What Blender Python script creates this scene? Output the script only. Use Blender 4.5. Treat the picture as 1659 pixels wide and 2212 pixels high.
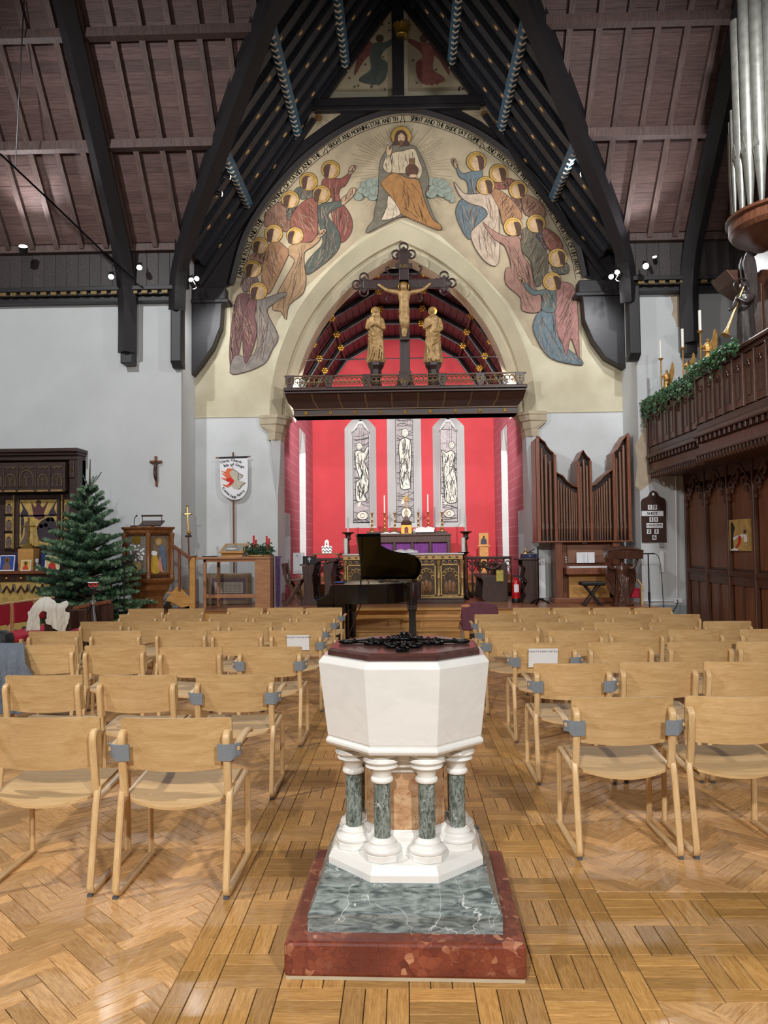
import bpy, bmesh, math, random
from mathutils import Vector, Matrix
for o in list(bpy.data.objects): bpy.data.objects.remove(o)
S = bpy.context.scene; COL = S.collection
random.seed(7); PI = math.pi; sin = math.sin; cos = math.cos
# ---------------------------------------------------------------- camera
FPX = 1680.0; EYE = 1.55; IW, IH = 1659, 2212
YAW = math.atan(42.5/FPX); PITCH = math.atan(74/FPX); ROLL = 0.0105
FW = Vector((-sin(YAW)*cos(PITCH), cos(YAW)*cos(PITCH), sin(PITCH)))
R0 = Vector((cos(YAW), sin(YAW), 0)); U0 = R0.cross(FW)
UP = U0*cos(ROLL)+R0*sin(ROLL); RT = R0*cos(ROLL)-U0*sin(ROLL)
CAM = Vector((0, 0, EYE))
cd = bpy.data.cameras.new('camera'); co = bpy.data.objects.new('camera', cd); COL.objects.link(co)
cd.sensor_fit = 'HORIZONTAL'; cd.sensor_width = 36; cd.lens = 36*FPX/IW; cd.clip_end = 200; cd.clip_start = .05
co.matrix_world = Matrix(((RT.x, UP.x, -FW.x, 0), (RT.y, UP.y, -FW.y, 0), (RT.z, UP.z, -FW.z, EYE), (0, 0, 0, 1)))
S.camera = co
def ray(px, py): return FW+RT*((px-IW/2)/FPX)+UP*((IH/2-py)/FPX)
def P(px, py, Y):
    d = ray(px, py); return CAM+d*(Y/d.y)
def PX(px, py, X):
    d = ray(px, py); return CAM+d*(X/d.x)
def PZ(px, py, Z):
    d = ray(px, py); return CAM+d*((Z-EYE)/d.z)
# ---------------------------------------------------------------- world, lamps, exposure
W = bpy.data.worlds.new('world'); S.world = W; W.use_nodes = True
W.node_tree.nodes['Background'].inputs[0].default_value = (.93, .96, 1, 1)
W.node_tree.nodes['Background'].inputs[1].default_value = 0.0
S.view_settings.view_transform = 'Standard'; S.view_settings.look = 'None'; S.view_settings.gamma = 1
S.view_settings.use_curve_mapping = False; S.view_settings.exposure = 0.18
def lamp(kind, loc, aim, energy, size=.1, color=(1, .96, .9), spot=60, blend=.5, name='spotlight_lamp'):
    l = bpy.data.lights.new(name, kind); l.energy = energy; l.color = color
    if kind == 'AREA': l.shape = 'DISK'; l.size = size
    elif kind == 'SPOT': l.spot_size = math.radians(spot); l.spot_blend = blend; l.shadow_soft_size = size
    else: l.shadow_soft_size = size
    o = bpy.data.objects.new(name, l); COL.objects.link(o); o.location = loc
    o.rotation_euler = (Vector(aim)-Vector(loc)).to_track_quat('-Z', 'Y').to_euler()
    return o
# nave lamps outside the picture: their direction is read from the shadows in the photograph
# (font shadow to the right; stile shadows on the chair backs; fir, reredos and candle shadows on the transept walls)
NL = (1, .98, .95)
lamp('SPOT', (-5.6, 2.6, 6.2), (0, 4.2, .4), 850, .12, NL, 90, .7, 'nave_lamp_left_offscreen')
lamp('SPOT', (-1.6, -4.0, 5.2), (-1.0, 6.5, 1.0), 1550, .14, NL, 95, .8, 'nave_lamp_behind_offscreen')
lamp('SPOT', (3.0, -3.6, 5.0), (1.6, 6.5, 1.0), 1250, .14, NL, 95, .8, 'nave_lamp_behind_offscreen')
lamp('SPOT', (-6.0, 6.5, 7.8), (-3.6, 15.0, 4.2), 1200, .14, (.97, .98, 1), 110, .8, 'transept_lamp_left_offscreen')
lamp('SPOT', (3.8, 7.0, 7.8), (2.9, 15.2, 4.4), 1000, .14, (.97, .98, 1), 110, .8, 'transept_lamp_right_offscreen')
# ---------------------------------------------------------------- helpers
def lin(c):
    c = c/255.0
    return c/12.92 if c <= .04045 else ((c+.055)/1.055)**2.4
def rgb(r, g, b): return (lin(r), lin(g), lin(b), 1)
def nodes(name):
    m = bpy.data.materials.new(name); m.use_nodes = True
    return m, m.node_tree.nodes, m.node_tree.links, m.node_tree.nodes['Principled BSDF']
MATS = {}
def ramp(N, stops):
    r = N.new('ShaderNodeValToRGB'); e = r.color_ramp.elements
    e[0].position, e[0].color = stops[0]; e[1].position, e[1].color = stops[-1]
    for p, c in stops[1:-1]:
        k = e.new(p); k.color = c
    return r
def sc(c, k): return (min(1, c[0]*k), min(1, c[1]*k), min(1, c[2]*k), 1)
def M(name, c, rough=.5, metal=0, var=.12, scale=6, bump=0, bscale=None, emit=0, coat=0, rnd=0, alpha=1):
    if name in MATS: return MATS[name]
    m, N, L, B = nodes(name)
    B.inputs['Roughness'].default_value = rough; B.inputs['Metallic'].default_value = metal
    if coat: B.inputs['Coat Weight'].default_value = coat; B.inputs['Coat Roughness'].default_value = .15
    tc = N.new('ShaderNodeTexCoord')
    if var:
        n = N.new('ShaderNodeTexNoise'); n.inputs['Scale'].default_value = scale; n.inputs['Detail'].default_value = 5
        L.new(tc.outputs['Object'], n.inputs['Vector'])
        r = ramp(N, [(.3, sc(c, 1-var)), (.7, sc(c, 1+var))]); L.new(n.outputs[0], r.inputs[0]); out = r.outputs[0]
    else:
        v = N.new('ShaderNodeRGB'); v.outputs[0].default_value = c; out = v.outputs[0]
    if rnd:
        oi = N.new('ShaderNodeObjectInfo'); g = N.new('ShaderNodeNewGeometry')
        ad = N.new('ShaderNodeMath'); ad.operation = 'ADD'; L.new(oi.outputs['Random'], ad.inputs[0]); L.new(g.outputs['Random Per Island'], ad.inputs[1])
        fr = N.new('ShaderNodeMath'); fr.operation = 'FRACT'; L.new(ad.outputs[0], fr.inputs[0])
        mr = N.new('ShaderNodeMapRange'); mr.inputs[3].default_value = 1-rnd; mr.inputs[4].default_value = 1+rnd; L.new(fr.outputs[0], mr.inputs[0])
        hs = N.new('ShaderNodeHueSaturation'); L.new(out, hs.inputs['Color']); L.new(mr.outputs[0], hs.inputs['Value']); out = hs.outputs[0]
    L.new(out, B.inputs['Base Color'])
    if emit:
        L.new(out, B.inputs['Emission Color']); B.inputs['Emission Strength'].default_value = emit
    if bump:
        n2 = N.new('ShaderNodeTexNoise'); n2.inputs['Scale'].default_value = bscale or scale*4; n2.inputs['Detail'].default_value = 6
        L.new(tc.outputs['Object'], n2.inputs['Vector'])
        bp = N.new('ShaderNodeBump'); bp.inputs['Strength'].default_value = bump; bp.inputs['Distance'].default_value = .02
        L.new(n2.outputs[0], bp.inputs['Height']); L.new(bp.outputs[0], B.inputs['Normal'])
    MATS[name] = m; return m
def WOOD(name, c1, c2, st=(1, 12, 12), rough=.4, coat=0, rnd=.0, uv=False, knots=0, freq=5):
    """wood with grain stretched along the axis with the small factor in st"""
    if name in MATS: return MATS[name]
    m, N, L, B = nodes(name); B.inputs['Roughness'].default_value = rough
    if coat: B.inputs['Coat Weight'].default_value = coat; B.inputs['Coat Roughness'].default_value = .12
    tc = N.new('ShaderNodeTexCoord'); mp = N.new('ShaderNodeMapping'); mp.inputs['Scale'].default_value = st
    oi = N.new('ShaderNodeObjectInfo'); g = N.new('ShaderNodeNewGeometry')
    ad = N.new('ShaderNodeMath'); ad.operation = 'ADD'; L.new(oi.outputs['Random'], ad.inputs[0]); L.new(g.outputs['Random Per Island'], ad.inputs[1])
    fr = N.new('ShaderNodeMath'); fr.operation = 'FRACT'; L.new(ad.outputs[0], fr.inputs[0])
    L.new(tc.outputs['UV' if uv else 'Object'], mp.inputs['Vector'])
    off = N.new('ShaderNodeVectorMath'); off.operation = 'ADD'
    cb = N.new('ShaderNodeCombineXYZ'); ml = N.new('ShaderNodeMath'); ml.operation = 'MULTIPLY'; ml.inputs[1].default_value = 37.0 if uv else (37.0 if rnd else 0)
    L.new(fr.outputs[0], ml.inputs[0]); L.new(ml.outputs[0], cb.inputs[0]); L.new(ml.outputs[0], cb.inputs[2])
    L.new(mp.outputs[0], off.inputs[0]); L.new(cb.outputs[0], off.inputs[1])
    n = N.new('ShaderNodeTexNoise'); n.inputs['Scale'].default_value = freq; n.inputs['Detail'].default_value = 4; n.inputs['Distortion'].default_value = .6
    L.new(off.outputs[0], n.inputs['Vector'])
    n3 = N.new('ShaderNodeTexNoise'); n3.inputs['Scale'].default_value = freq*5; n3.inputs['Detail'].default_value = 3
    L.new(off.outputs[0], n3.inputs['Vector'])
    mx = N.new('ShaderNodeMix'); mx.data_type = 'FLOAT'; mx.inputs[0].default_value = .35
    L.new(n.outputs[0], mx.inputs[2]); L.new(n3.outputs[0], mx.inputs[3])
    r = ramp(N, [(.33, c1), (.66, c2)]); L.new(mx.outputs[0], r.inputs[0]); out = r.outputs[0]
    if knots:
        v = N.new('ShaderNodeTexVoronoi'); v.inputs['Scale'].default_value = knots
        L.new(off.outputs[0], v.inputs['Vector'])
        kr = ramp(N, [(.02, (.25, .2, .15, 1)), (.09, (1, 1, 1, 1))]); L.new(v.outputs['Distance'], kr.inputs[0])
        mm = N.new('ShaderNodeMix'); mm.data_type = 'RGBA'; mm.blend_type = 'MULTIPLY'; mm.inputs[0].default_value = .8
        L.new(out, mm.inputs[6]); L.new(kr.outputs[0], mm.inputs[7]); out = mm.outputs[2]
    if rnd:
        mr = N.new('ShaderNodeMapRange'); mr.inputs[3].default_value = 1-rnd; mr.inputs[4].default_value = 1+rnd; L.new(fr.outputs[0], mr.inputs[0])
        hs = N.new('ShaderNodeHueSaturation'); L.new(out, hs.inputs['Color']); L.new(mr.outputs[0], hs.inputs['Value']); out = hs.outputs[0]
    L.new(out, B.inputs['Base Color'])
    bp = N.new('ShaderNodeBump'); bp.inputs['Strength'].default_value = .08; bp.inputs['Distance'].default_value = .01
    L.new(mx.outputs[0], bp.inputs['Height']); L.new(bp.outputs[0], B.inputs['Normal'])
    MATS[name] = m; return m
class MB:
    def __init__(s): s.v = []; s.f = []; s.uv = None
    def add(s, vs, fs):
        k = len(s.v); s.v += [tuple(v) for v in vs]; s.f += [tuple(i+k for i in f) for f in fs]; return s
    def box(s, x0, x1, y0, y1, z0, z1, mt=None):
        vs = [Vector((x, y, z)) for z in (z0, z1) for y in (y0, y1) for x in (x0, x1)]
        if mt: vs = [mt @ v for v in vs]
        return s.add(vs, [(0, 2, 3, 1), (4, 5, 7, 6), (0, 1, 5, 4), (2, 6, 7, 3), (0, 4, 6, 2), (1, 3, 7, 5)])
    def cbox(s, c, d, mt=None):
        m = Matrix.Translation(c) @ mt if mt else Matrix.Translation(c)
        return s.box(-d[0]/2, d[0]/2, -d[1]/2, d[1]/2, -d[2]/2, d[2]/2, m)
    def bar(s, a, b, w, h, up=(0, 0, 1)):
        a = Vector(a); b = Vector(b); d = (b-a); l = d.length; d.normalize(); u = Vector(up)
        sd = d.cross(u)
        if sd.length < 1e-4: sd = d.cross(Vector((1, 0, 0)))
        sd.normalize(); u = sd.cross(d)
        vs = [q+sd*i*w/2+u*j*h/2 for q in (a, b) for j in (-1, 1) for i in (-1, 1)]
        return s.add(vs, [(0, 1, 3, 2), (4, 6, 7, 5), (0, 4, 5, 1), (2, 3, 7, 6), (0, 2, 6, 4), (1, 5, 7, 3)])
    def tube(s, pts, r, n=8, closed=False, caps=True, flat=None):
        pts = [Vector(p) for p in pts]; m = len(pts); rs = r if isinstance(r, (list, tuple)) else [r]*m
        vs = []; fs = []; prev = None
        for i, p in enumerate(pts):
            if closed: t = pts[(i+1) % m]-pts[i-1]
            else: t = pts[min(i+1, m-1)]-pts[max(i-1, 0)]
            if t.length < 1e-9: t = Vector((0, 0, 1))
            t.normalize()
            if prev is None: a = t.orthogonal().normalized()
            else:
                a = prev-t*prev.dot(t)
                a = a.normalized() if a.length > 1e-6 else t.orthogonal().normalized()
            prev = a; b = t.cross(a)
            for k in range(n):
                q = 2*PI*k/n+PI/n
                vs.append(p+(a*cos(q)+b*sin(q))*rs[i])
        for i in range(m if closed else m-1):
            j = (i+1) % m
            for k in range(n): fs.append((i*n+k, i*n+(k+1) % n, j*n+(k+1) % n, j*n+k))
        if caps and not closed:
            fs.append(tuple(range(n-1, -1, -1))); fs.append(tuple((m-1)*n+k for k in range(n)))
        return s.add(vs, fs)
    def cyl(s, a, b, r0, r1=None, n=12): return s.tube([a, b], [r0, r0 if r1 is None else r1], n)
    def ring(s, c, R, r, n=20, k=6, ax='z', mt=None):
        ps = []
        for i in range(n):
            q = 2*PI*i/n; p = Vector((cos(q)*R, sin(q)*R, 0))
            if ax == 'y': p = Vector((p.x, 0, p.y))
            if ax == 'x': p = Vector((0, p.x, p.y))
            if mt: p = mt @ p
            ps.append(Vector(c)+p)
        return s.tube(ps, r, k, True)
    def lathe(s, prof, c=(0, 0, 0), n=16, sx=1, sy=1, ph=0, mt=None):
        vs = []; fs = []; c = Vector(c)
        for r, z in prof:
            for k in range(n):
                q = 2*PI*k/n+ph; p = Vector((r*cos(q)*sx, r*sin(q)*sy, z))
                if mt: p = mt @ p
                vs.append(c+p)
        m = len(prof)
        for i in range(m-1):
            for k in range(n): fs.append((i*n+k, i*n+(k+1) % n, (i+1)*n+(k+1) % n, (i+1)*n+k))
        if prof[0][0] > 1e-5: fs.append(tuple(range(n-1, -1, -1)))
        if prof[-1][0] > 1e-5: fs.append(tuple((m-1)*n+k for k in range(n)))
        return s.add(vs, fs)
    def loft(s, rings, caps=True, closed=True):
        n = len(rings[0]); m = len(rings); vs = [p for r in rings for p in r]; fs = []
        for i in range(m-1):
            for k in range(n if closed else n-1): fs.append((i*n+k, i*n+(k+1) % n, (i+1)*n+(k+1) % n, (i+1)*n+k))
        if caps and closed: fs.append(tuple(range(n-1, -1, -1))); fs.append(tuple((m-1)*n+k for k in range(n)))
        return s.add(vs, fs)
    def sph(s, c, r, n=10, m=7, mt=None):
        rx, ry, rz = r if isinstance(r, (tuple, list)) else (r, r, r); vs = []; fs = []; c = Vector(c)
        for i in range(m+1):
            t = PI*i/m
            for k in range(n):
                q = 2*PI*k/n; p = Vector((rx*sin(t)*cos(q), ry*sin(t)*sin(q), -rz*cos(t)))
                if mt: p = mt @ p
                vs.append(c+p)
        for i in range(m):
            for k in range(n): fs.append((i*n+k, i*n+(k+1) % n, (i+1)*n+(k+1) % n, (i+1)*n+k))
        return s.add(vs, fs)
    def prism(s, poly, ext):
        poly = [Vector(p) for p in poly]; e = Vector(ext); n = len(poly)
        fs = [tuple(range(n)), tuple(range(2*n-1, n-1, -1))]
        fs += [(k, k+n, (k+1) % n+n, (k+1) % n) for k in range(n)]
        return s.add(poly+[p+e for p in poly], fs)
    def strip(s, A, B):
        n = len(A); return s.add(list(A)+list(B), [(k, k+1, n+k+1, n+k) for k in range(n-1)])
    def mesh(s, name, mat=None, smooth=None):
        me = bpy.data.meshes.new(name); me.from_pydata(s.v, [], s.f)
        if s.uv:
            l = me.uv_layers.new(name='UVMap')
            for i, lp in enumerate(me.loops): l.data[i].uv = s.uv[lp.vertex_index]
        bm = bmesh.new(); bm.from_mesh(me)
        bmesh.ops.remove_doubles(bm, verts=bm.verts, dist=1e-6) if not s.uv else None
        bmesh.ops.recalc_face_normals(bm, faces=bm.faces); bm.to_mesh(me); bm.free()
        if mat: me.materials.append(mat)
        if smooth is not None:
            me.polygons.foreach_set('use_smooth', [True]*len(me.polygons))
            try: me.set_sharp_from_angle(angle=math.radians(smooth))
            except Exception: pass
        return me
def link(name, me, parent=None, bevel=0, label=None, kind=None, remesh=0):
    o = bpy.data.objects.new(name, me); COL.objects.link(o)
    if parent is not None:
        o.parent = parent; o.matrix_parent_inverse = ROOTS[parent.name] if parent.name in ROOTS else Matrix.Identity(4)
    if remesh:
        r = o.modifiers.new('remesh', 'REMESH'); r.mode = 'VOXEL'; r.voxel_size = remesh; r.use_smooth_shade = True
        sm = o.modifiers.new('smooth', 'SMOOTH'); sm.iterations = 2; sm.factor = .4
    if bevel:
        b = o.modifiers.new('bevel', 'BEVEL'); b.width = bevel; b.segments = 2; b.limit_method = 'ANGLE'; b.angle_limit = .7
    if label: o['label'] = label
    if kind: o['kind'] = kind
    return o
ROOTS = {}
def tag(o, label, cat, group=None, kind=None):
    o['label'] = label; o['category'] = cat
    if group: o['group'] = group
    if kind: o['kind'] = kind
    return o
def thing(name, label, cat, loc=(0, 0, 0), group=None, kind=None):
    """an Empty at the base of a thing; its parts are given in world coordinates"""
    o = bpy.data.objects.new(name, None); COL.objects.link(o); o.location = loc; o.empty_display_size = .1
    ROOTS[o.name] = Matrix.Translation(-Vector(loc))
    return tag(o, label, cat, group, kind)
def part(root, name, mat, mb, smooth=None, bevel=0, label=None, kind=None, remesh=0):
    return link(name, mb.mesh(name, mat, smooth), root, bevel, label, kind, remesh)
def solo(name, mb, mat, label, cat, group=None, smooth=None, bevel=0, kind=None, remesh=0):
    o = link(name, mb.mesh(name, mat, smooth), None, bevel, remesh=remesh)
    return tag(o, label, cat, group, kind)
def struct(name, mb, mat, label=None, smooth=None, bevel=0, cat='structure'):
    o = link(name, mb.mesh(name, mat, smooth), None, bevel); o['kind'] = 'structure'
    if label: o['label'] = label; o['category'] = cat
    return o
def clone(root, loc, rz=0, label=None, group=None, skip=(), mat=None):
    r = root.copy(); COL.objects.link(r); r.location = loc; r.rotation_euler = (0, 0, rz)
    if label: r['label'] = label
    if group: r['group'] = group
    for ch in KIDS(root):
        if ch.name in skip: continue
        c = ch.copy(); COL.objects.link(c); c.parent = r
        for g in KIDS(ch):
            d = g.copy(); COL.objects.link(d); d.parent = c
    return r
def KIDS(o): return [c for c in bpy.data.objects if c.parent == o]
GL = {}
def glyph(ch):
    if ch not in GL:
        cu = bpy.data.curves.new('glyph', 'FONT'); cu.body = ch; cu.size = 1; cu.resolution_u = 3
        o = bpy.data.objects.new('glyph', cu); COL.objects.link(o)
        dg = bpy.context.evaluated_depsgraph_get(); dg.update()
        me = bpy.data.meshes.new_from_object(o.evaluated_get(dg))
        vs = [Vector(v.co) for v in me.vertices]; fs = [tuple(p.vertices) for p in me.polygons]
        xs = [v.x for v in vs] or [0, .3]
        GL[ch] = (vs, fs, min(xs), max(xs)); bpy.data.objects.remove(o); bpy.data.meshes.remove(me)
    return GL[ch]
def text(mb, s, org, ux, uz, size, wide=1.0, gap=.08, center=True, bold=0):
    """flat lettering in the plane spanned by ux (reading direction) and uz (up)"""
    org = Vector(org); ux = Vector(ux).normalized(); uz = Vector(uz).normalized(); adv = []; x = 0
    for ch in s:
        if ch == ' ': adv.append(x); x += .3; continue
        vs, fs, a, b = glyph(ch); adv.append(x-a); x += (b-a)+gap
    tot = (x-gap)*size*wide; sh = -tot/2 if center else 0
    for ch, a in zip(s, adv):
        if ch == ' ': continue
        vs, fs, _, _ = glyph(ch)
        for bx in ((0,) if not bold else (-bold, 0, bold)):
            mb.add([org+ux*(sh+(v.x+a+bx)*size*wide)+uz*(v.y*size) for v in vs], fs)
    return mb
def arctext(mb, s, path, size, wide, up, gap=.06, bold=0):
    """letters spread along a polyline path (points), upright to the path"""
    L = [0]
    for a, b in zip(path, path[1:]): L.append(L[-1]+(b-a).length)
    widths = [(.3 if c == ' ' else glyph(c)[3]-glyph(c)[2]+gap) for c in s]; tot = sum(widths); k = L[-1]/tot; x = 0
    for c, w in zip(s, widths):
        if c != ' ':
            d = (x+w/2)*k
            i = max(j for j in range(len(L)-1) if L[j] <= d+1e-9); t = (d-L[i])/(L[i+1]-L[i])
            p = path[i].lerp(path[i+1], t); u = (path[i+1]-path[i]).normalized(); n = Vector((-u.z, 0, u.x))*up
            vs, fs, a, b = glyph(c); cx = (a+b)/2
            for bd in ((0,) if not bold else (-bold, 0, bold)): mb.add([p+u*(v.x-cx+bd)*k*wide+n*v.y*size for v in vs], fs)
        x += w
    return mb
def arc(a0, a1, n): return [a0+(a1-a0)*i/n for i in range(n+1)]
def catmull(pts, k=6, closed=False):
    pts = [Vector(p) for p in pts]; n = len(pts); out = []
    rng = range(n) if closed else range(n-1)
    for i in rng:
        g = (lambda j: pts[j % n]) if closed else (lambda j: pts[max(0, min(n-1, j))])
        p0, p1, p2, p3 = g(i-1), g(i), g(i+1), g(i+2)
        for t in range(k):
            t /= k
            out.append(.5*((2*p1)+(p2-p0)*t+(2*p0-5*p1+4*p2-p3)*t*t+(3*p1-p0-3*p2+p3)*t*t*t))
    if not closed: out.append(pts[-1])
    return out
# ================================================================ materials of the building
YT, YM, YC = 14.5, 15.5, 21.8
ZP = .45
m_white = M('white_plaster', rgb(203, 206, 207), .85, var=.05, scale=1.2, bump=.15, bscale=18)
m_wwall, N, L, B = nodes('painted_east_wall'); B.inputs['Roughness'].default_value = .85
tc = N.new('ShaderNodeTexCoord'); sp = N.new('ShaderNodeSeparateXYZ'); L.new(tc.outputs['Object'], sp.inputs[0])
nz = N.new('ShaderNodeTexNoise'); nz.inputs['Scale'].default_value = 1.6; nz.inputs['Detail'].default_value = 6; L.new(tc.outputs['Object'], nz.inputs['Vector'])
rc = ramp(N, [(.35, rgb(186, 176, 148)), (.65, rgb(206, 198, 172))]); L.new(nz.outputs[0], rc.inputs[0])
rw = ramp(N, [(.35, rgb(200, 204, 203)), (.65, rgb(212, 215, 216))]); L.new(nz.outputs[0], rw.inputs[0])
gt = N.new('ShaderNodeMath'); gt.operation = 'GREATER_THAN'; L.new(sp.outputs[2], gt.inputs[0]); gt.inputs[1].default_value = 4.19
mx = N.new('ShaderNodeMix'); mx.data_type = 'RGBA'; L.new(gt.outputs[0], mx.inputs[0]); L.new(rw.outputs[0], mx.inputs[6]); L.new(rc.outputs[0], mx.inputs[7])
L.new(mx.outputs[2], B.inputs['Base Color'])
m_cream = M('cream_paint', rgb(204, 196, 168), .8, var=.07, scale=2.2, bump=.1, bscale=14)
m_stone = M('cream_stone', rgb(190, 176, 150), .85, var=.1, scale=5, bump=.2, bscale=30)
m_red = M('red_paint', rgb(200, 64, 72), .75, var=.06, scale=2, bump=.08, bscale=40)
m_black = WOOD('black_timber', rgb(26, 24, 27), rgb(40, 37, 40), (.6, 8, 8), .5)
m_dark = WOOD('dark_timber', rgb(42, 36, 36), rgb(66, 58, 57), (5, 5, 5), .55, rnd=.15)
m_board = WOOD('brown_roof_board', rgb(66, 47, 44), rgb(104, 80, 74), (.5, 9, 9), .6, rnd=.22)
m_raft = WOOD('brown_rafter', rgb(70, 54, 50), rgb(104, 84, 78), (8, 1, 1), .6, rnd=.18)
m_crim = WOOD('crimson_board', rgb(74, 30, 36), rgb(98, 42, 48), (9, .5, 9), .5, rnd=.15)
m_gold = M('gilding', rgb(205, 160, 75), .35, .85, var=.25, scale=30)
m_brass = M('brass', rgb(200, 165, 95), .28, .9, var=.15, scale=20)
m_oakd = WOOD('dark_oak', rgb(44, 26, 20), rgb(72, 44, 33), (7, 7, .7), .38)
m_oakm = WOOD('brown_oak', rgb(96, 54, 34), rgb(136, 82, 52), (7, 7, .7), .38)
m_oakl = WOOD('golden_oak', rgb(176, 126, 66), rgb(208, 158, 92), (.7, 7, 7), .35)
m_iron = M('black_iron', rgb(14, 14, 15), .32, .6, var=.2, scale=30)
m_blackp = M('black_plastic', rgb(18, 18, 20), .4, 0, var=.1)
m_chrome = M('steel', rgb(190, 192, 196), .25, .95, var=.05)
m_wax = M('white_wax', rgb(236, 232, 222), .45, 0, var=.03)
m_paper = M('white_paper', rgb(236, 237, 240), .7, 0, var=.02)
m_ink = M('black_ink', rgb(22, 22, 24), .6, 0, var=0)
# ================================================================ floor
m_oakb = WOOD('oak_parquet', rgb(158, 112, 56), rgb(204, 158, 94), (.8, 9, 1), .42, coat=.06, rnd=.24, uv=True)
m_pine = WOOD('pine_parquet', rgb(172, 124, 74), rgb(220, 176, 120), (.9, 7, 1), .42, coat=.06, rnd=.25, uv=True, knots=1.1)
m_sub = M('dark_joint', rgb(40, 26, 16), .8, var=.2)
floor = struct('floor', MB().box(-9.5, 9.5, -7.2, 13.75, -.2, -.0045), m_sub, 'parquet floor of oak basket-weave aisle and pine herringbone fields', cat='floor')
BW, SQ, BL = .0763, .229, .3052
AX = SQ*3                       # half width of the basket-weave aisle field
def visible(x, y):
    if y < 1.3: return False
    return abs(x) < .62*y+.7
def blockmesh(name, l, w, mat):
    b = MB(); g = .0016; c = .0016
    vs = []
    for z, k in ((0, g+c), (-c, g), (-.006, g)):
        vs += [(-l/2+k, -w/2+k, z), (l/2-k, -w/2+k, z), (l/2-k, w/2-k, z), (-l/2+k, w/2-k, z)]
    fs = [(0, 1, 2, 3)]+[(i*4+k, i*4+(k+1) % 4, i*4+4+(k+1) % 4, i*4+4+k) for i in (0, 1) for k in range(4)]
    b.add(vs, fs); b.uv = [(v[0]*3, v[1]*3) for v in b.v]
    return b.mesh(name, mat)
class Rest(MB):
    def blk(s, poly, u, c):
        if len(poly) < 3: return
        n = len(poly); k = len(s.v)
        if s.uv is None: s.uv = []
        cx = sum(p[0] for p in poly)/n; cy = sum(p[1] for p in poly)/n
        top = []
        for p in poly:
            dx, dy = p[0]-cx, p[1]-cy; l = math.hypot(dx, dy) or 1; q = (l-.0034)/l
            top.append((cx+dx*q, cy+dy*q, 0))
        for p in top+[(p[0], p[1], -.005) for p in poly]:
            s.v.append(p); d = (p[0]-c[0], p[1]-c[1]); s.uv.append(((d[0]*u[0]+d[1]*u[1])*3, (-d[0]*u[1]+d[1]*u[0])*3))
        s.f.append(tuple(range(k, k+n))); s.f += [(k+i, k+(i+1) % n, k+n+(i+1) % n, k+n+i) for i in range(n)]
def clip(poly, x0, x1, y0, y1):
    for ax, lim, sg in ((0, x0, 1), (0, x1, -1), (1, y0, 1), (1, y1, -1)):
        out = []
        for i in range(len(poly)):
            a, b = poly[i-1], poly[i]; da, db = (a[ax]-lim)*sg, (b[ax]-lim)*sg
            if (da >= 0) != (db >= 0):
                t = da/(da-db); out.append((a[0]+(b[0]-a[0])*t, a[1]+(b[1]-a[1])*t))
            if db >= 0: out.append(b)
        poly = out
        if not poly: return []
    return poly
def rect(cx, cy, l, w, a):
    u = (cos(a), sin(a)); v = (-sin(a), cos(a))
    return [(cx+u[0]*i*l/2+v[0]*j*w/2, cy+u[1]*i*l/2+v[1]*j*w/2) for i, j in ((-1, -1), (1, -1), (1, 1), (-1, 1))]
oak_bl = []; pine_bl = []      # (x, y, angle)
YB0, YB1 = 1.2, 13.0
ny = int((YB1-YB0)/SQ)
def basket(x0, nx, y0, ny_, ph=0):
    for i in range(nx):
        for j in range(ny_):
            cx = x0+(i+.5)*SQ; cy = y0+(j+.5)*SQ
            for k in (-1, 0, 1):
                if (i+j+ph) % 2: oak_bl.append((cx, cy+k*BW, 0))
                else: oak_bl.append((cx+k*BW, cy, PI/2))
# Y of the rows is set so that the cross aisle on the right lies between 2.80 and 3.60 m
YX0 = 2.80; nrow = int((YX0-YB0)/SQ)+1; YS = YX0-nrow*SQ
basket(-AX, 6, YS, int((13.0-YS)/SQ))
basket(AX+2*BW, 16, YX0, 3, 1)
YX1 = YX0+3*SQ
for s_ in (-1, 1):             # two border courses along the aisle
    for c in (0, 1):
        x = s_*(AX+BW*(c+.5)); y = YS+.11*c
        while y < 13:
            if not (s_ > 0 and c == 1 and False): oak_bl.append((x, y+SQ/2, PI/2))
            y += SQ
    
x = AX+2*BW
while x < 6.5:                 # border courses of the cross aisle
    oak_bl.append((x+SQ/2, YX1+BW/2, 0)); oak_bl.append((x+SQ/2, YX0-BW/2, 0)); x += SQ
regs = [(-6.6, -AX-2*BW-BW*.0, YB0, 13.0), (AX+2*BW, 6.6, YX1+BW, 13.0), (AX+2*BW, 6.6, YB0, YX0-BW)]
rest_p = Rest(); r2 = math.sqrt(.5)
for (x0, x1, y0, y1) in regs:
    n = 4; w = BW
    for m_ in range(-14, 15):
        for k in range(-150, 240):
            for vert in (0, 1):
                if vert: gx, gy, l_, w_ = k+n+.5+2*n*m_, k-n/2+1, w, n*w
                else: gx, gy, l_, w_ = k+n/2+2*n*m_, k+.5, n*w, w
                a, b = gx*w, gy*w
                X = (a-b)*r2-1.1; Y = (a+b)*r2*1.0+1.0
                if X < x0-.2 or X > x1+.2 or Y < y0-.2 or Y > y1+.2 or not visible(X, Y): continue
                ang = PI/4+(PI/2 if vert else 0); pl = rect(X, Y, n*w-.0014, w-.0014, ang)
                if all(x0 <= p[0] <= x1 and y0 <= p[1] <= y1 for p in pl): pine_bl.append((X, Y, ang))
                else: rest_p.blk(clip(pl, x0, x1, y0, y1), (cos(ang), sin(ang)), (X, Y))
def inframe(x, y):
    d = Vector((x, y, 0))-CAM; w = d.dot(FW)
    return w > 0 and abs(d.dot(RT)/w*FPX) < IW/2+40 and abs(d.dot(UP)/w*FPX) < IH/2+40
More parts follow.
